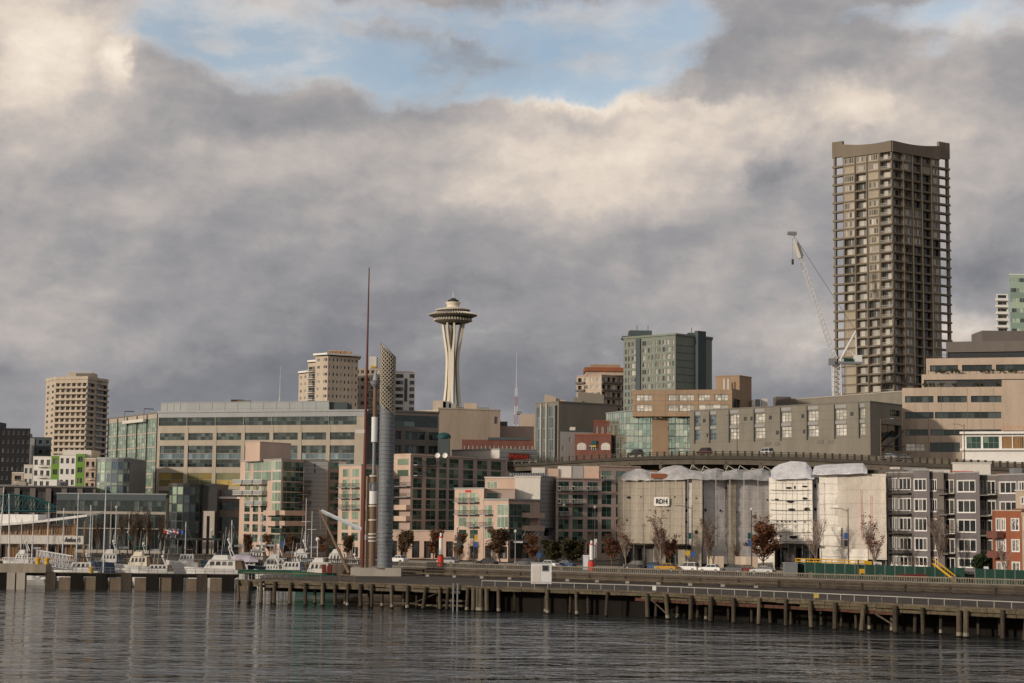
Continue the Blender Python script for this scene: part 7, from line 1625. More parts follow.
# ------------------------------------------------------------------ tower group on the pier base
def vertical(px, pyb, Y):
    p = at(px, pyb, Y); return p.x, Y
def pier_towers():
    Y = 322; zb = 5.2
    o = empty('concrete_plinth', (at(378, 568, Y).x, Y, DZ), 'low concrete plinth carrying the cylinder tower and lantern columns', 'plinth'); a, c = at(352, 570, Y), at(402, 570, Y)
    mb = MB(); mb.box(a.x, c.x, Y-3, Y+4, DZ-1.5, zb); mb.build('block', ['concrete'], o)
    # cylinder tower
    x = at(384.5, 566, Y).x; y = Y; r = 1.36*1.02
    xt = at(388.3, 350, Y).x
    t = empty('cylinder_tower', (x, y, zb), 'tall ribbed grey metal cylinder tower with slanted perforated lattice top', 'tower')
    def zc(py): return at(386, py, Y).z
    z_lo = zc(404); z_hi = zc(416); z_t0 = zc(343); z_t1 = zc(357.5)
    N = 32
    def slant(t_, lo, hi): return lo+(hi-lo)*(.5+.5*math.cos(t_))
    ang = [2*math.pi*i/N for i in range(N)]
    mb = MB(); rings = []; z = zb; k = 0
    while z < z_lo+.3:
        for dz, dr in ((0, 0), (.42, 0), (.5, .05), (.62, .05), (.7, 0)):
            zz = z+dz
            if zz > z_lo+.2: break
            rings.append([(x+(r+dr)*math.cos(q), y+(r+dr)*math.sin(q), min(zz, z_hi+(z_lo-z_hi)*(.5-.5*math.cos(q)))) for q in ang])
        z += .75
    # higher on the left, lower on the right, as the lattice begins
    mb.loft(rings, caps=False); mb.build('ribbed_shaft', ['steel_grey'], t)
    for py in (533, 537, 541): mb = MB(); zz = zc(py); mb.lathe([(r+.06, zz), (r+.16, zz+.05), (r+.16, zz+.25), (r+.06, zz+.3)], x, y, 28); mb.build('collar_ring', ['grey_metal'], t)
    # dark liner added inside so the lattice holes read as shade
    li = MB(); nq = 24; rl = r*.8; ll = [[(x+rl*math.cos(2*math.pi*i/nq), y+rl*math.sin(2*math.pi*i/nq), zz) for i in range(nq)] for zz in (0, 1)]
    # diagonal lattice of strips
    def zbot(q): return z_hi+(z_lo-z_hi)*(.5-.5*math.cos(q))-.0
    def ztop(q): return z_t1+(z_t0-z_t1)*(.5-.5*math.cos(q))
    def zb_(q): return zc(416)+(zc(404)-zc(416))*(.5-.5*math.cos(q))
    for i in range(nq):
        q = 2*math.pi*i/nq; ll[0][i] = (*ll[0][i][:2], zb_(q)-.4); ll[1][i] = (*ll[1][i][:2], ztop(q)-.15)
    li.loft(ll, caps=False); li.build('shade_liner', ['dark_metal'], t)
    mb = MB(); NS = 12; slope = .72  # radians per metre
    for sgn in (-1, 1):
        for i in range(NS):
            q0 = 2*math.pi*i/NS; zz = zc(418); pr = None
            while zz < z_t0+.3:
                q = q0+sgn*slope*(zz-zc(418)); p = Vector((x+r*math.cos(q), y+r*math.sin(q), zz)); ok = zb_(q)-.2 <= zz <= ztop(q)+.1
                if pr is not None and ok: mb.tube(pr, p, .10, n=4, cap=False)
                pr = p if ok else None; zz += .34
    mb.build('lattice_top', ['lattice_gold'], t)
    mb = MB()
    for fn in (ztop, zb_):
        for i in range(N): q, w = ang[i], ang[(i+1) % N]; mb.tube((x+r*math.cos(q), y+r*math.sin(q), fn(q)), (x+r*math.cos(w), y+r*math.sin(w), fn(w)), .12, n=5)
    mb.build('rim_ring', ['grey_metal'], t)
    # thin mast
    xm = at(362.3, 566, 320).x; o = empty('mast', (xm, 320, zb), 'very tall thin dark red mast beside the cylinder tower', 'mast'); top = at(369.2, 267.5, 320); mb = MB(); mb.tube((xm, 320, zb), (xm+(top.x-xm)*.5, 320, (zb+top.z)/2), .33, .27, 10); mb.tube((xm+(top.x-xm)*.5, 320, (zb+top.z)/2), top, .27, .1, 10); mb.build('pole', ['mast_red'], o)
    mb = MB(); q = at(366.5, 478, 320); mb.box(q.x-2.2, q.x-.2, 319.8, 320.2, at(364, 433.5, 320).z, at(364, 429.5, 320).z); mb.build('signal_box', ['off_white'], o)
    # lantern column
    Yl = 318; xl = at(372, 566, Yl).x; o = empty('lantern_column', (xl, Yl, zb), 'brown pipe column with white collars, grey lantern and a cone shaped top', 'column')
    def zl(py): return at(372, py, Yl).z
    def sec(y0, y1, rr, m, nm): mb = MB(); mb.lathe([(rr, zl(y0)), (rr, zl(y1))], xl, Yl, 14, cap=True); mb.build(nm, [m], o)
    sec(566, 504, .60, 'pipe_brown', 'pipe'); sec(504, 491, .72, 'white_metal', 'lantern'); sec(490.5, 482, .42, 'grey_metal', 'pipe'); sec(482, 474, .55, 'pipe_brown', 'pipe'); sec(474, 442, .30, 'grey_metal', 'pipe'); sec(442, 417, .56, 'white_metal', 'white_case'); sec(417, 388, .36, 'pipe_brown', 'pipe')
    for py in (541, 537.5, 534, 520, 506, 476): mb = MB(); mb.lathe([(.62, zl(py+.8)), (.78, zl(py+.6)), (.78, zl(py-.6)), (.62, zl(py-.8))], xl, Yl, 14); mb.build('collar', ['off_white'], o)
    mb = MB(); mb.lathe([(.3, zl(388)), (.8, zl(384.5)), (1.0, zl(381)), (.25, zl(380.5))], xl, Yl, 14); mb.build('basket', ['grey_metal'], o); mb = MB(); mb.lathe([(.5, zl(380.4)), (.45, zl(378)), (.28, zl(374)), (.02, zl(370.5))], xl, Yl, 12); mb.build('cone_top', ['pale_metal'], o)
    mb = MB()
    for zz in (zl(487), zl(500)):
        pass
    for k in range(10): q = 2*math.pi*k/10; mb.tube((xl+.75*math.cos(q), Yl+.75*math.sin(q), zl(491)), (xl+.75*math.cos(q), Yl+.75*math.sin(q), zl(483)), .05, n=4); w = 2*math.pi*(k+1)/10; mb.tube((xl+.75*math.cos(q), Yl+.75*math.sin(q), zl(483)), (xl+.75*math.cos(w), Yl+.75*math.sin(w), zl(483)), .06, n=4)
    mb.build('lantern_cage', ['grey_metal'], o)
    xb = at(366.5, 566, 321).x; o = empty('timber_column', (xb, 321, zb), 'second slim beige brown pipe column between the mast and the lantern column', 'column'); mb = MB(); mb.tube((xb, 321, zb), (xb, 321, at(367, 476, 321).z), .34, .3, 10); mb.build('pipe', ['tan_pipe'], o); mb = MB(); zz = at(367, 540, 321).z; mb.tube((xb, 321, zz), (xb, 321, zz+1.0), .42, n=10); mb.build('collar', ['off_white'], o)
    # raised gangway boom, leaning pole
    p0, p1 = at(321.5, 511, 330), at(362, 529.5, 324); o = empty('raised_boom', p1, 'pale steel gangway boom slanting up to the left from the mast', 'boom'); mb = MB(); mb.tube(p0, p1, .34, n=4); mb.build('beam', ['pale_steel'], o)
    p0, p1 = at(349, 573, 326), at(319.5, 509.5, 330); o = empty('davit_pole', p0, 'leaning brown timber pole whose top meets the raised boom', 'pole'); mb = MB(); mb.tube(p0, p1, .32, .2, 8); mb.build('pole', ['pipe_brown'], o); mb = MB(); mb.tube(p1, at(321, 530, 329.5), .04, n=4); mb.tube(p1, at(330, 516, 328), .04, n=4); mb.build('tackle', ['grey_metal'], o)
mat('steel_grey', (.175, .19, .205), rough=.6, metal=.15, var=.14, scale=.6); mat('lattice_gold', (.43, .385, .31), rough=.5, var=.1); mat('tan_pipe', (.30, .22, .145)); mat('pale_steel', (.46, .49, .52), rough=.5)
pier_towers()

# ------------------------------------------------------------------ more boats in the crowded marina
for a in ((6, 34, 362, 'white cabin boat behind the lattice railing at the left end of the marina', True, 4.2, 1.7, 0), (92, 122, 362, 'dark hulled boat with white upper deck between the gangway and the cream trawler', True, 4.4, 1.8, 1), (170, 198, 362, 'small white boat between the express cruiser and the large flybridge yacht', False, 4.6, 1.7, 2), (240, 268, 366, 'white yacht showing only its upper deck behind the lilac cover', True, 5.0, 1.9, 0), (284, 312, 362, 'dark hulled yacht with white upper deck behind the work boat cabin', True, 4.8, 1.9, 1), (300, 322, 354, 'small white sport boat tucked against the work boat', False, 4.4, 1.5, 2), (258, 284, 346, 'low white motor boat alongside the green dock building', False, 3.4, 1.4, 0)):
    motor_yacht(a[0], a[1], a[2], a[3], fly=a[4], zd=a[5], hc=a[6], seed=a[7], canvas='canvas_brown' if a[7] == 2 else 'sail_cover' if a[7] == 1 else None, hull='hull_dark' if a[7] == 1 and a[0] > 90 else 'hull_white', arch=a[7] != 2)
for px, y, Y, lab in ((64, 508, 364, 'sailboat with a thin mast behind the script lettering'), (91, 505, 366, 'sailboat with a plain mast just left of the tallest mast'), (22, 518, 366, 'sailboat with a low mast behind the tilted mast'), (232, 520, 366, 'sailboat mast standing by the stone portal'), (262, 515, 368, 'sailboat mast standing before the first pink block'), (186, 522, 366, 'sailboat mast before the entrance canopy')): sailboat(px, y, Y, 9, lab, boom=False)

# ------------------------------------------------------------------ street trees
leafmat('leaf_rust', (.20, .085, .042), (.12, .058, .032)); leafmat('leaf_brown', (.125, .072, .036), (.07, .046, .028)); leafmat('leaf_red', (.20, .06, .032), (.10, .035, .022)); leafmat('leaf_olive', (.055, .045, .02), (.03, .03, .014)); leafmat('leaf_green', (.018, .035, .012), (.03, .045, .016))
def tree_meshes(key, H, spread, seed, leafm, nleaf, bark='bark', up=.82, leaf=.17, first=.22, low=0.0):
    rr = random.Random(seed); mb = MB(); tips = []
    def grow(p, d, L, r, lev):
        n = 3; q = p
        for i in range(n):
            d = (d+Vector((rr.uniform(-.12, .12), rr.uniform(-.12, .12), .10))).normalized(); e = q+d*(L/n); r1 = r*(1-.26*(i+1)/n)
            mb.tube(q, e, r*(1-.26*i/n), r1, n=5 if lev < 2 else 3, cap=False); q = e
            if lev >= 2 or i > 0: tips.append((q.copy(), lev))
            if lev < 4 and (lev > 0 or q.z > H*first):
                for _ in range((4 if lev == 0 else 2)):
                    if rr.random() < (.95 if lev < 2 else .62):
                        a = rr.uniform(0, 6.283); side = Vector((math.cos(a), math.sin(a), 0)); nd_ = (d*up+side*(spread if lev == 0 else .5)+Vector((0, 0, .3))).normalized()
                        grow(q, nd_, L*rr.uniform(.42, .66), max(.012, r1*.55), lev+1)
    grow(Vector((0, 0, -.1)), Vector((0, 0, 1)), H*.78, H*.016+.03, 0)
    trunk = mb.mesh('trunk', [bark])
    lm = MB(); big = [t for t, l in tips if l >= 1 and t.z > H*low]; 
    gates = [(Vector((rr.uniform(-2, 2), rr.uniform(-2, 2), rr.uniform(.2, 1)*H))) for _ in range(6)]
    for _ in range(nleaf):
        t = rr.choice(big)
        if noise.noise(t*.55+Vector((seed, 0, 0))) < -.22: continue
        c = t+Vector((rr.gauss(0, .22), rr.gauss(0, .22), rr.gauss(0, .25))); s = leaf*rr.uniform(.6, 1.3); a = Vector((rr.gauss(0, 1), rr.gauss(0, 1), rr.gauss(0, 1))).normalized(); b_ = a.orthogonal().normalized(); e = a.cross(b_)
        lm.quad(c-b_*s-e*s*.6, c+b_*s-e*s*.6, c+b_*s+e*s*.6, c-b_*s+e*s*.6)
    return trunk, (lm.mesh('crown', [leafm]) if nleaf else None)
TM = {}
def tree(px, pyt, Y, label, kind, cat='tree', rz=0, scale_w=1.0, zb=5.1, name='street_tree', group='street trees along the waterfront'):
    if kind not in TM: TM[kind] = tree_meshes(kind, *KINDS[kind])
    p = at(px, pyt, Y); H0 = max(v.co.z for me in TM[kind] if me for v in me.vertices); zb = max(zb, gz(p.x, Y)); H = p.z-zb; s = H/H0
    o = empty(name, (p.x, Y, zb), label, cat, group, rz=R(rz)); o.scale = (s*scale_w, s*scale_w, s)
    for nm, me in (('trunk', TM[kind][0]), ('crown', TM[kind][1])):
        if me: c = bpy.data.objects.new(nm, me); C.objects.link(c); c.parent = o
    return o
KINDS = {'columnar': (6.0, .36, 3, 'leaf_rust', 4200, 'bark', .9, .16, .0), 'columnar_b': (6.0, .36, 7, 'leaf_brown', 4200, 'bark', .9, .16, .0), 'hill': (16.0, .5, 31, 'leaf_green', 3000, 'bark', .8, .4, .2), 'dense_red': (9.0, .62, 5, 'leaf_rust', 6500, 'bark', .8, .17, .08), 'bare': (9.0, .40, 9, 'leaf_red', 160, 'bark_pale', .95, .14, .2, .5),
         'bare_red': (9.0, .42, 13, 'leaf_red', 900, 'bark_pale', .95, .15, .2), 'bare_brown': (9.0, .36, 17, 'leaf_brown', 700, 'bark', 1.0, .15, .15), 'bush': (4.0, .9, 21, 'leaf_olive', 5200, 'bark', .5, .2, .1), 'green_bush': (3.2, .9, 25, 'leaf_green', 3600, 'bark', .5, .18, .1)}
for i, a in enumerate([
    (249.5, 533, 396, 'slim brown tree at the left corner of the first pink apartment block', 'columnar_b', 1.1), (270, 532, 394, 'slim rusty brown tree in front of the first pink facade', 'columnar', 1.1), (292, 534, 392, 'slim brown tree below the glazed corner of the first pink block', 'columnar_b', 1.2),
    (322, 534, 390, 'slim rusty tree in front of the grey siding wall', 'columnar', 1.1), (347, 533.5, 378, 'brown tree in front of the second pink facade left of the mast', 'columnar_b', 1.2),
    (404.5, 528.5, 376, 'brown columnar tree just right of the cylinder tower', 'columnar_b', 1.35), (433.5, 527, 374, 'full rusty brown columnar tree in front of the pink arcade', 'columnar', 1.3), (459.5, 531, 370, 'dark reddish tree at the left corner of the third pink block', 'columnar', 1.15),
    (500.5, 527, 364, 'dense brown columnar tree by the corner glass of the third pink block', 'columnar_b', 1.5), (533, 533, 362, 'reddish columnar tree in front of the grey blank wall', 'columnar', 1.25), (590, 527, 352, 'bare pale tree between the olive bush and the red tree', 'bare', .8),
    (612, 532, 350, 'low bright red brown tree at the left edge of the beige netting', 'dense_red', 1.0), (626, 515, 346, 'tall thin half bare red tree in front of the left edge of the beige netting', 'bare_red', .8), (660.5, 507, 343, 'tall bare tree with a few red leaves in front of the lettered sign wall', 'bare_red', .9), (671, 533, 345, 'low reddish tree beside the tall bare tree under the sign wall', 'dense_red', .9),
    (708.5, 514, 340, 'brown thin leaved tree in front of the grey netting', 'bare_brown', .95), (736, 541, 340, 'small brown shrub tree before the grey netting', 'bare_brown', .9), (762, 512, 335, 'dense red brown tree between the grey netting and the white plastic', 'dense_red', 1.35), (816, 513, 331, 'bare grey branched tree in front of the white plastic corner', 'bare', .9),
    (874, 512, 322, 'half bare tree with red leaves at the right end of the plastic sheeting', 'bare_red', 1.0), (937.5, 510, 314, 'tall bare pale tree in front of the grey apartments', 'bare', .95), (1003, 540, 282, 'small bare tree in front of the orange brick house', 'bare', .8)]):
    tree(*a[:5], rz=37*i, scale_w=a[5]*1.3)
for i, (px, y, Y, lab) in enumerate(((121, 511, 398, 'bare brown tree left of the white flagpole, first of the marina row'), (134, 506, 398, 'bare brown tree behind the cream trawler yacht'), (141, 511, 400, 'thin bare brown tree in the middle of the marina row'), (151, 505, 398, 'bare brown tree above the low express cruiser, left of the entrance flags'), (163, 511, 400, 'bare brown tree closest to the entrance flags'), (98, 514, 400, 'bare brown tree beside the tallest sailboat mast'))):
    tree(px, y, Y, lab, 'bare_brown', rz=50*i, scale_w=1.0)
for i, (px, y, Y, w, kind, lab) in enumerate(((556, 537, 356, 1.5, 'bush', 'wide dark olive bush, left one of the pair before the shade brown wing'), (572, 536.5, 355, 1.6, 'bush', 'wide dark olive bush, right one of the pair before the shade brown wing'), (980, 552, 312, 1.5, 'green_bush', 'round dark green bush left of the orange brick house'), (993, 553.5, 311, 1.2, 'green_bush', 'dark green bush touching the orange brick house'))):
    tree(px, y, Y, lab, kind, 'bush', 70*i, w, name='bush', group='bushes on the waterfront')
# trees on the hill behind the long grey building
for i, (px, y, Y, w) in enumerate(((808, 397.5, 560, 1.2), (822, 396.5, 562, 1.3), (857, 396.5, 566, 1.1), (868, 397.5, 560, 1.2))):
    tree(px, y, Y, ('dark tree on the hill just left of the crane mast base', 'dark round tree on the hill touching the crane mast', 'dark tree on the hill at the foot of the tall tower', 'small dark tree right of the tower foot tree')[i], 'hill', rz=40*i, scale_w=w*.5, name='hill_tree', group='trees on the hill')

# ------------------------------------------------------------------ lamps, banners and other street furniture
def lamp(px, pyt, Y, label, arm=1.6, zb=5.0, m='dark_metal', banner=None, group='street lamps', armz=.5):
    p = at(px, pyt, Y); o = empty('street_lamp', (p.x, Y, zb), label, 'street lamp', group); mb = MB(); mb.tube((p.x, Y, zb), (p.x, Y, p.z-.3), .13, .08, 7); mb.build('pole', [m], o)
    if arm:
        mb = MB(); pr = Vector((p.x, Y, p.z-.9))
        for k in range(1, 6): t = k/5; q = Vector((p.x-arm*t, Y, p.z-.9+armz*math.sin(math.pi/2*t)+.35*(1-abs(2*t-1))*.5)); mb.tube(pr, q, .055, n=5); pr = q
        mb.build('arm', [m], o); mb = MB(); s = -1 if arm > 0 else 1; mb.loft([[(pr.x+s*x, Y+y, pr.z+z) for y, z in ((-w, 0), (-w*.7, h), (w*.7, h), (w, 0))] for x, w, h in ((-.15, .1, .08), (.25, .2, .16), (.75, .16, .12))]); mb.build('lamp_head', ['pale_metal'], o)
    else:
        mb = MB(); mb.lathe([(.1, p.z-.35), (.28, p.z-.2), (.3, p.z), (.12, p.z+.25), (.02, p.z+.3)], p.x, Y, 10); mb.build('lamp_head', ['glass_bright'], o)
    if banner:
        for k, c in enumerate(banner):
            mb = MB(); z = at(px, 538 if px < 600 else 536, Y).z-k*1.35; mb.box(p.x-.75 if (px > 600) else p.x+.14, p.x-.14 if px > 600 else p.x+.75, Y-.03, Y+.03, z-.55, z+.6); mb.build('banner', [c], o)
    return o
lamp(692, 504, 333, 'dark street lamp with long curved arm over the beige netting wall', 3.3, banner=('teal_paint',)); lamp(751.5, 509, 332, 'straight dark lamp post beside the dense red tree', 0, banner=('teal_paint', 'blue_paint')); lamp(848, 506.5, 322, 'dark street lamp with arm in front of the white and beige sheeting', 2.6, banner=('blue_paint', 'sign_dark'))
lamp(564, 505, 346, 'tall dark lamp post behind the grey cabinet', 0); lamp(595, 507, 345, 'dark lamp post right of the portable toilet', 0); lamp(474, 523, 358, 'dark lamp post with coloured banners at the third pink block', 0, banner=('yellow_paint', 'blue_paint')); lamp(457.5, 527, 358, 'dark lamp post with dark banners left of the third pink block', 0, banner=('sign_dark', 'teal_paint'))
lamp(515.5, 531, 355, 'white globe lamp post by the glazed hotel entrance', 0, m='grey_metal'); lamp(281, 527, 388, 'dark lamp post with teal banner at the first pink block', 0, banner=('teal_paint', 'blue_paint')); lamp(128, 532, 396, 'dark lamp post with banner before the conference windows', 0, banner=('teal_paint',)); lamp(212, 530, 396, 'dark lamp post with banner by the stone portal', 0, banner=('teal_paint',))
lamp(116.5, 507, 372, 'pale flagpole like lamp post left of the cream trawler', 0, m='off_white')
for i, (px, y, arm, lab) in enumerate(((669, 417, 3.2, 'brown lamp on the viaduct before the green glass wall'), (737, 414, 2.6, 'brown lamp on the viaduct before the long grey wall'), (880.5, 417, -2.2, 'brown lamp on the viaduct before the dark end wall'), (620, 428, 2.0, 'brown lamp on the viaduct at the green glass corner'), (964, 422.5, 2.2, 'brown lamp on the viaduct before the white pavilion'))):
    v = viaduct_at(px); lamp(px, y, v.y+12.0 if False else v.y+.7, lab, arm, v.z-1.1, 'pipe_brown', group='lamps on the viaduct')
def light_pillar(px, pyt, Y, label):
    p = at(px, pyt, Y); zb = 5.0; H = p.z-zb; o = empty('marker_pillar', (p.x, Y, zb), label, 'pillar', 'red and white marker pillars')
    for z0, z1, r, m, nm in ((0, .32, .62, 'red_paint', 'base'), (.32, .36, .45, 'dark_metal', 'base_ring'), (.36, .86, .36, 'white_paint', 'shaft'), (.86, .9, .46, 'red_paint', 'collar'), (.9, 1.0, .22, 'white_paint', 'cap')): mb = MB(); mb.lathe([(r, zb+H*z0), (r*.94, zb+H*z1)], p.x, Y, 12, cap=True); mb.build(nm, [m], o)
light_pillar(441, 533, 340, 'white marker pillar with red base in front of the second pink block'); light_pillar(591.5, 540.5, 322, 'red and white marker pillar beside the portable toilet')
mb = MB(); p = at(595.5, 539, 323); mb.box(p.x-.28, p.x+.28, 322.9, 323.1, 7.3, p.z); o = mb.build('pillar_sign', ['off_white']); tag(o, 'tall narrow white sign board beside the red and white pillar', 'sign'); mb = MB(); mb.tube((p.x, 323, 5), (p.x, 323, 7.3), .07); mb.build('signpost', ['grey_metal'], o)
def potty():
    Y = 325; a, c = at(583.2, 560, Y), at(589, 560, Y); z = at(586, 555.3, Y).z; o = empty('portable_toilet', ((a.x+c.x)/2, Y, 5), 'pale blue portable toilet on the street left of the marker pillar', 'toilet'); mb = MB(); mb.box(a.x, c.x, Y, Y+1.2, 5, z-.2); mb.build('cabin', ['potty_blue'], o); mb = MB(); mb.box(a.x-.05, c.x+.05, Y-.05, Y+1.25, z-.197, z); mb.build('roof', ['white_paint'], o); mb = MB(); mb.box(a.x+.2, c.x-.2, Y-.04, Y-.003, 5.15, z-.35); mb.build('door', ['white_metal'], o)
potty()
for i, (px, y, Y, m, lab) in enumerate(((539, 555, 350, 'blue_paint', 'small blue and white street sign by the hotel entrance'), (688, 553, 330, 'yellow_paint', 'yellow street sign at the lamp with the long arm'), (693, 554, 330, 'blue_paint', 'round blue parking sign right of the yellow sign'), (803, 561, 312, 'white_paint', 'white street sign before the green fence'), (986, 569, 288, 'white_paint', 'small white sign before the green fence near the brick house'))):
    p = at(px, y, Y); o = empty('street_sign', (p.x, Y, 5), lab, 'sign'); mb = MB(); mb.tube((p.x, Y, 5), (p.x, Y, p.z-.4), .05); mb.build('pole', ['grey_metal'], o); mb = MB(); mb.box(p.x-.4, p.x+.4, Y-.08, Y-.055, p.z-.45, p.z+.4); mb.build('plate', [m], o)

# ------------------------------------------------------------------ building site fence, yellow rails and stair
def site():
    def pt(px): Y = 306-(px-795)*.155; p = at(px, 575, Y); return p.x, Y
    g = empty('site_fence', (*pt(900), 5), 'long dark green site fence along the street before the sheeted buildings', 'fence'); px = 795
    while px < 1040:
        a, c = pt(px), pt(px+9.7)
        if not 957 < px < 966: mb = MB(); mb.add([(a[0], a[1], 5.05), (c[0], c[1], 5.05), (c[0], c[1]+.06, 5.05), (a[0], a[1]+.06, 5.05), (a[0], a[1], 7.35), (c[0], c[1], 7.35), (c[0], c[1]+.06, 7.35), (a[0], a[1]+.06, 7.35)], [(0, 1, 5, 4), (4, 5, 6, 7), (1, 2, 6, 5), (3, 0, 4, 7), (2, 3, 7, 6)]); mb.build('panel', ['green_fence'], g); mb = MB(); mb.tube((a[0], a[1]-.06, 5), (a[0], a[1]-.06, 7.5), .06, n=5); mb.build('post', ['grey_metal'], g)
        px += 10
    g = empty('safety_rail', (*pt(830), 7.4), 'yellow safety rail standing above the left part of the green fence', 'railing'); mb = MB()
    for x0 in range(797, 868, 6):
        a, c = pt(x0), pt(x0+6); mb.tube((a[0], a[1]+1, 6.9), (a[0], a[1]+1, 8.0), .08, n=4)
        for z in (7.95, 7.5): mb.tube((a[0], a[1]+1, z), (c[0], c[1]+1, z), .09, n=4)
    mb.build('rail', ['yellow_paint'], g); mb = MB()
    for x0 in range(895, 935, 8):
        a, c = pt(x0), pt(x0+8); mb.tube((a[0], a[1]+1, 7.9), (c[0], c[1]+1, 7.9), .06, n=4); mb.tube((a[0], a[1]+1, 6.9), (a[0], a[1]+1, 7.9), .05, n=4)
    mb.build('rail', ['pipe_brown'], g)
    a, c = at(934, 564, 284), at(956, 581, 279); o = empty('yellow_stair', c, 'bright yellow site stair sloping down beside the green fence', 'stair'); d = c-a
    mb = MB()
    for off in (0, .9): mb.tube(a+Vector((0, off, 0)), c+Vector((0, off, 0)), .13, n=4); mb.tube(a+Vector((0, off, .8)), c+Vector((0, off, .8)), .05, n=4)
    for k in range(11): p = a+d*(k/10); mb.box(p.x-.15, p.x+.15, p.y, p.y+.9, p.z-.04, p.z+.04); mb.tube(p, p+Vector((0, 0, .8)), .035, n=3)
    mb.build('steps', ['yellow_paint'], o)
    # forklift like machine at the left end
    p = at(866, 570, 296); o = empty('site_machine', (p.x, 296, 5), 'yellow building machine with black mast before the green fence', 'machine'); mb = MB(); mb.box(p.x-1.2, p.x+1.0, 295.2, 296.6, 5.5, 6.6); mb.box(p.x-.3, p.x+.9, 295.3, 296.5, 6.6, 7.9); mb.build('body', ['yellow_paint'], o); mb = MB()
    for y in (295.1, 296.5): 
        for x in (-.8, .8): mb.lathe([(0, 0)], 0, 0, 3) if False else mb.tube((p.x+x, y, 5.45), (p.x+x, y+.25, 5.45), .45, n=12)
    mb.build('wheels', ['rubber'], o); mb = MB(); mb.tube((p.x-1.3, 295.7, 5.3), (p.x-1.3, 295.7, 8.1), .1, n=4); mb.tube((p.x-1.3, 296.2, 5.3), (p.x-1.3, 296.2, 8.1), .1, n=4); mb.build('mast', ['dark_metal'], o)
    p = at(876, 562, 297); q = at(882, 580, 297); mb = MB(); mb.box(p.x, q.x, 297, 299, 5, p.z); o = mb.build('site_cabin', ['off_white']); tag(o, 'narrow white site cabin beside the yellow machine', 'cabin'); mb = MB(); mb.box(p.x+.2, q.x-.2, 296.95, 296.995, 5.2, 7.0); mb.build('door', ['grey_metal'], o)
    for px, w, m, lab in ((913, 4.2, 'car_red', 'dark red pallet truck load beside the green fence'), (1000, 2.0, 'yellow_paint', 'yellow crate low in front of the green fence by the brick house')):
        p = at(px, 574, 281); mb = MB(); T = Matrix.Translation((p.x, 281, 5.0)); mb.box(-w/2, w/2, 0, 1.4, .5, 1.25, 0, T); o = mb.build('crate', [m]); tag(o, lab, 'crate'); mb = MB()
        for x in (-w*.4, w*.4): mb.box(x-.1, x+.1, .1, 1.3, 0, .5, 0, T)
        mb.build('feet', ['dark_metal'], o)
    p = at(805, 566, 303); mb = MB(); mb.box(p.x-3.4, p.x-1.2, 303.5, 306, 5, 7.2); o = mb.build('storage_container', ['grey_metal']); tag(o, 'pale grey covered stack at the left end of the green fence', 'container'); mb = MB(); mb.box(p.x-3.5, p.x-1.1, 303.4, 306.1, 7.203, 7.3); mb.build('lid', ['pale_metal'], o)
site()

# ------------------------------------------------------------------ cars
def make_car(name, van=False):
    o = empty(name, (0, 0, 0), 'car', 'car'); h = 1.0
    body = MB(); prof = [(-2.2, .35), (-2.22, .65), (-2.05, .86), (-1.1, .98), (1.35, 1.0), (2.05, .95), (2.2, .8), (2.2, .38), (1.8, .26), (-1.8, .26)]
    rings = [[(x, y, z+dz*(1 if z > .6 else 0)) for x, z in [(a*s, b_) for a, b_ in prof]] for y, s, dz in ((-.88, .98, -.06), (-.82, 1, 0), (.82, 1, 0), (.88, .98, -.06))]
    body.loft(rings, m=0); body.build('body', ['car_grey'], o, world=False)
    gl = MB(); top = 1.48 if not van else 1.72; x0, x1 = (-1.15, 1.55) if not van else (-1.3, 2.0)
    gl.add([(x0, -.78, .97), (x1, -.78, .99), (x1, .78, .99), (x0, .78, .97), (x0+.72, -.62, top-.03), (x1-(.55 if not van else .2), -.62, top-.03), (x1-(.55 if not van else .2), .62, top-.03), (x0+.72, .62, top-.03)], [(0, 1, 5, 4), (1, 2, 6, 5), (2, 3, 7, 6), (3, 0, 4, 7)]); gl.build('window', ['glass_dark'], o, world=False)
    rf = MB(); rf.box(x0+.68, x1-(.5 if not van else .15), -.64, .64, top-.05, top+.02); rf.build('roof', ['car_grey'], o, world=False)
    pl = MB()
    for sgn in (-1, 1):
        for xx, tx in ((x0+.35, x0+.80), (.25, .28), (x1-.2, x1-.5)): pl.tube((xx, sgn*.775, .97), (tx, sgn*.63, top-.03), .045, n=4)
    pl.build('door_pillars', ['car_grey'], o, world=False)
    for x in (-1.38, 1.35):
        for y in (-.9, .7):
            w = MB(); w.tube((x, y, .33), (x, y+.2, .33), .33, n=14); ww = w.build('wheel', ['rubber'], o, world=False); r_ = MB(); r_.tube((x, y-.012 if y < 0 else y+.2, .33), (x, y+.0 if y < 0 else y+.212, .33), .2, n=10); r_.build('rim', ['steel'], ww, world=False)
    for y in (-.66, .66):
        hl = MB(); hl.box(-2.24, -2.1, y-.17, y+.17, .66, .8); hl.build('headlight', ['white_paint'], o, world=False); tl = MB(); tl.box(2.1, 2.225, y-.16, y+.16, .72, .86); tl.build('tail_light', ['red_paint'], o, world=False)
    return o
car0 = make_car('parked_car'); van0 = make_car('parked_van', True); used = set()
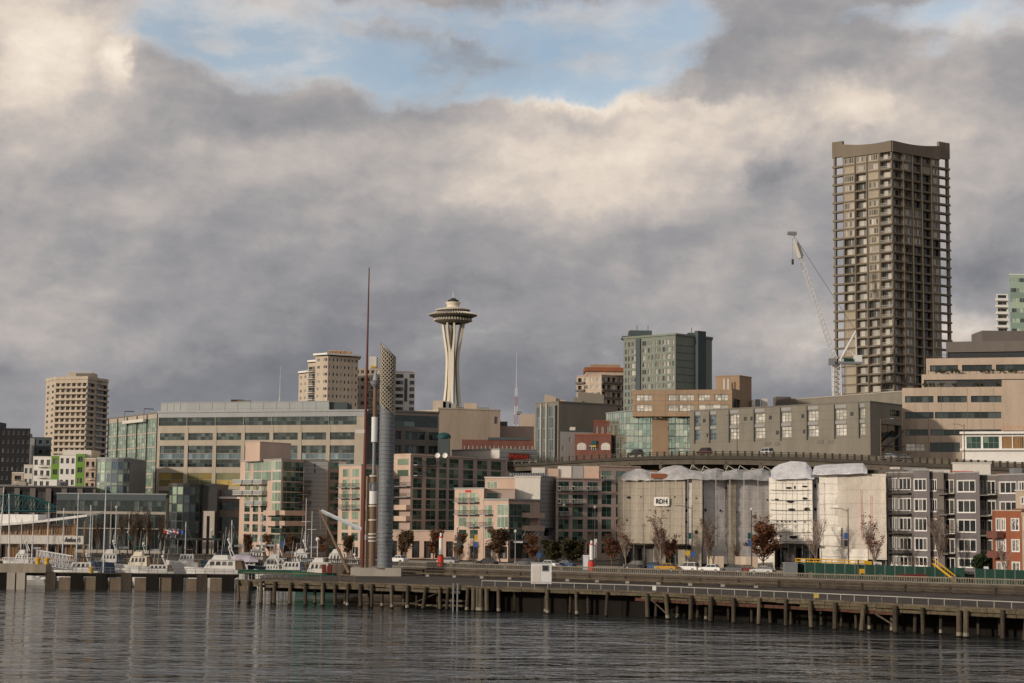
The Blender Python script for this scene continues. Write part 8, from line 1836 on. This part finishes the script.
def put(px, Y, z, label, m, van=False, rz=None, group='cars parked along the waterfront street', cat=None):
    src = van0 if van else car0
    o = src if src.name not in used else copy_tree(src)
    used.add(src.name); p = at(px, 560, Y); o.location = (p.x, Y, z); o.rotation_euler = (0, 0, rz if rz is not None else math.atan2(sea_y(p.x+1)-sea_y(p.x-1), 2)); o['label'] = label; o['group'] = group; o['category'] = cat or ('van' if van else 'car')
    return o, m
L_ = [put(636, 331, 5.01, 'long black car below the left part of the beige netting', 'car_black', True), put(667, 323, 5.01, 'yellow taxi below the lettered sign wall', 'car_taxi', cat='taxi'), put(688, 323, 5.01, 'white van parked right of the yellow taxi', 'car_white', True), put(711, 319, 5.01, 'white car below the grey netting', 'car_white'),
  put(733, 318, 5.01, 'dark grey car between the white car and the red car', 'car_grey'), put(745, 317, 5.01, 'dark red car before the plywood hoarding', 'car_red'), put(763, 312, 5.01, 'silver white car at the foot of the dense red tree', 'car_silver'),
  put(548, 336, 5.01, 'white car behind the grey cabinet on the pier', 'car_white'), put(565, 338, 5.01, 'blue car behind the tall lamp post', 'car_blue'), put(487, 346, 5.01, 'black car before the third pink block', 'car_black'), put(399, 362, 5.01, 'white car with its lights beside the cylinder tower', 'car_white'), put(448, 352, 5.01, 'silver car right of the white marker pillar', 'car_silver'), put(526, 345, 5.01, 'grey car at the hotel entrance', 'car_grey'),
  put(968, 283, 5.01, 'dark van with white front before the gap in the green fence', 'car_black', True), put(993, 279, 5.01, 'dark red car before the brick house', 'car_red'), put(652, 330, 5.01, 'dark blue car between the black car and the taxi', 'car_blue')]
vg = 'cars on the viaduct'
for px, lab, m, van in ((704.5, 'brown red car on the viaduct before the tan stem wall', 'car_red', True), (766, 'white off roader on the viaduct before the grey wall', 'car_white', True), (890, 'silver car on the viaduct at the dark end wall', 'car_silver', False), (636, 'dark van on the viaduct before the green glass', 'car_black', True), (905, 'grey car on the viaduct behind the silver one', 'car_grey', False)):
    v = viaduct_at(px); w_ = viaduct_at(px+2); L_.append(put(px, v.y+2.6, v.z-.75, lab, m, van, math.atan2(w_.y-v.y, w_.x-v.x), vg))
for o, m in L_: setmat(o, 'car_grey', m)
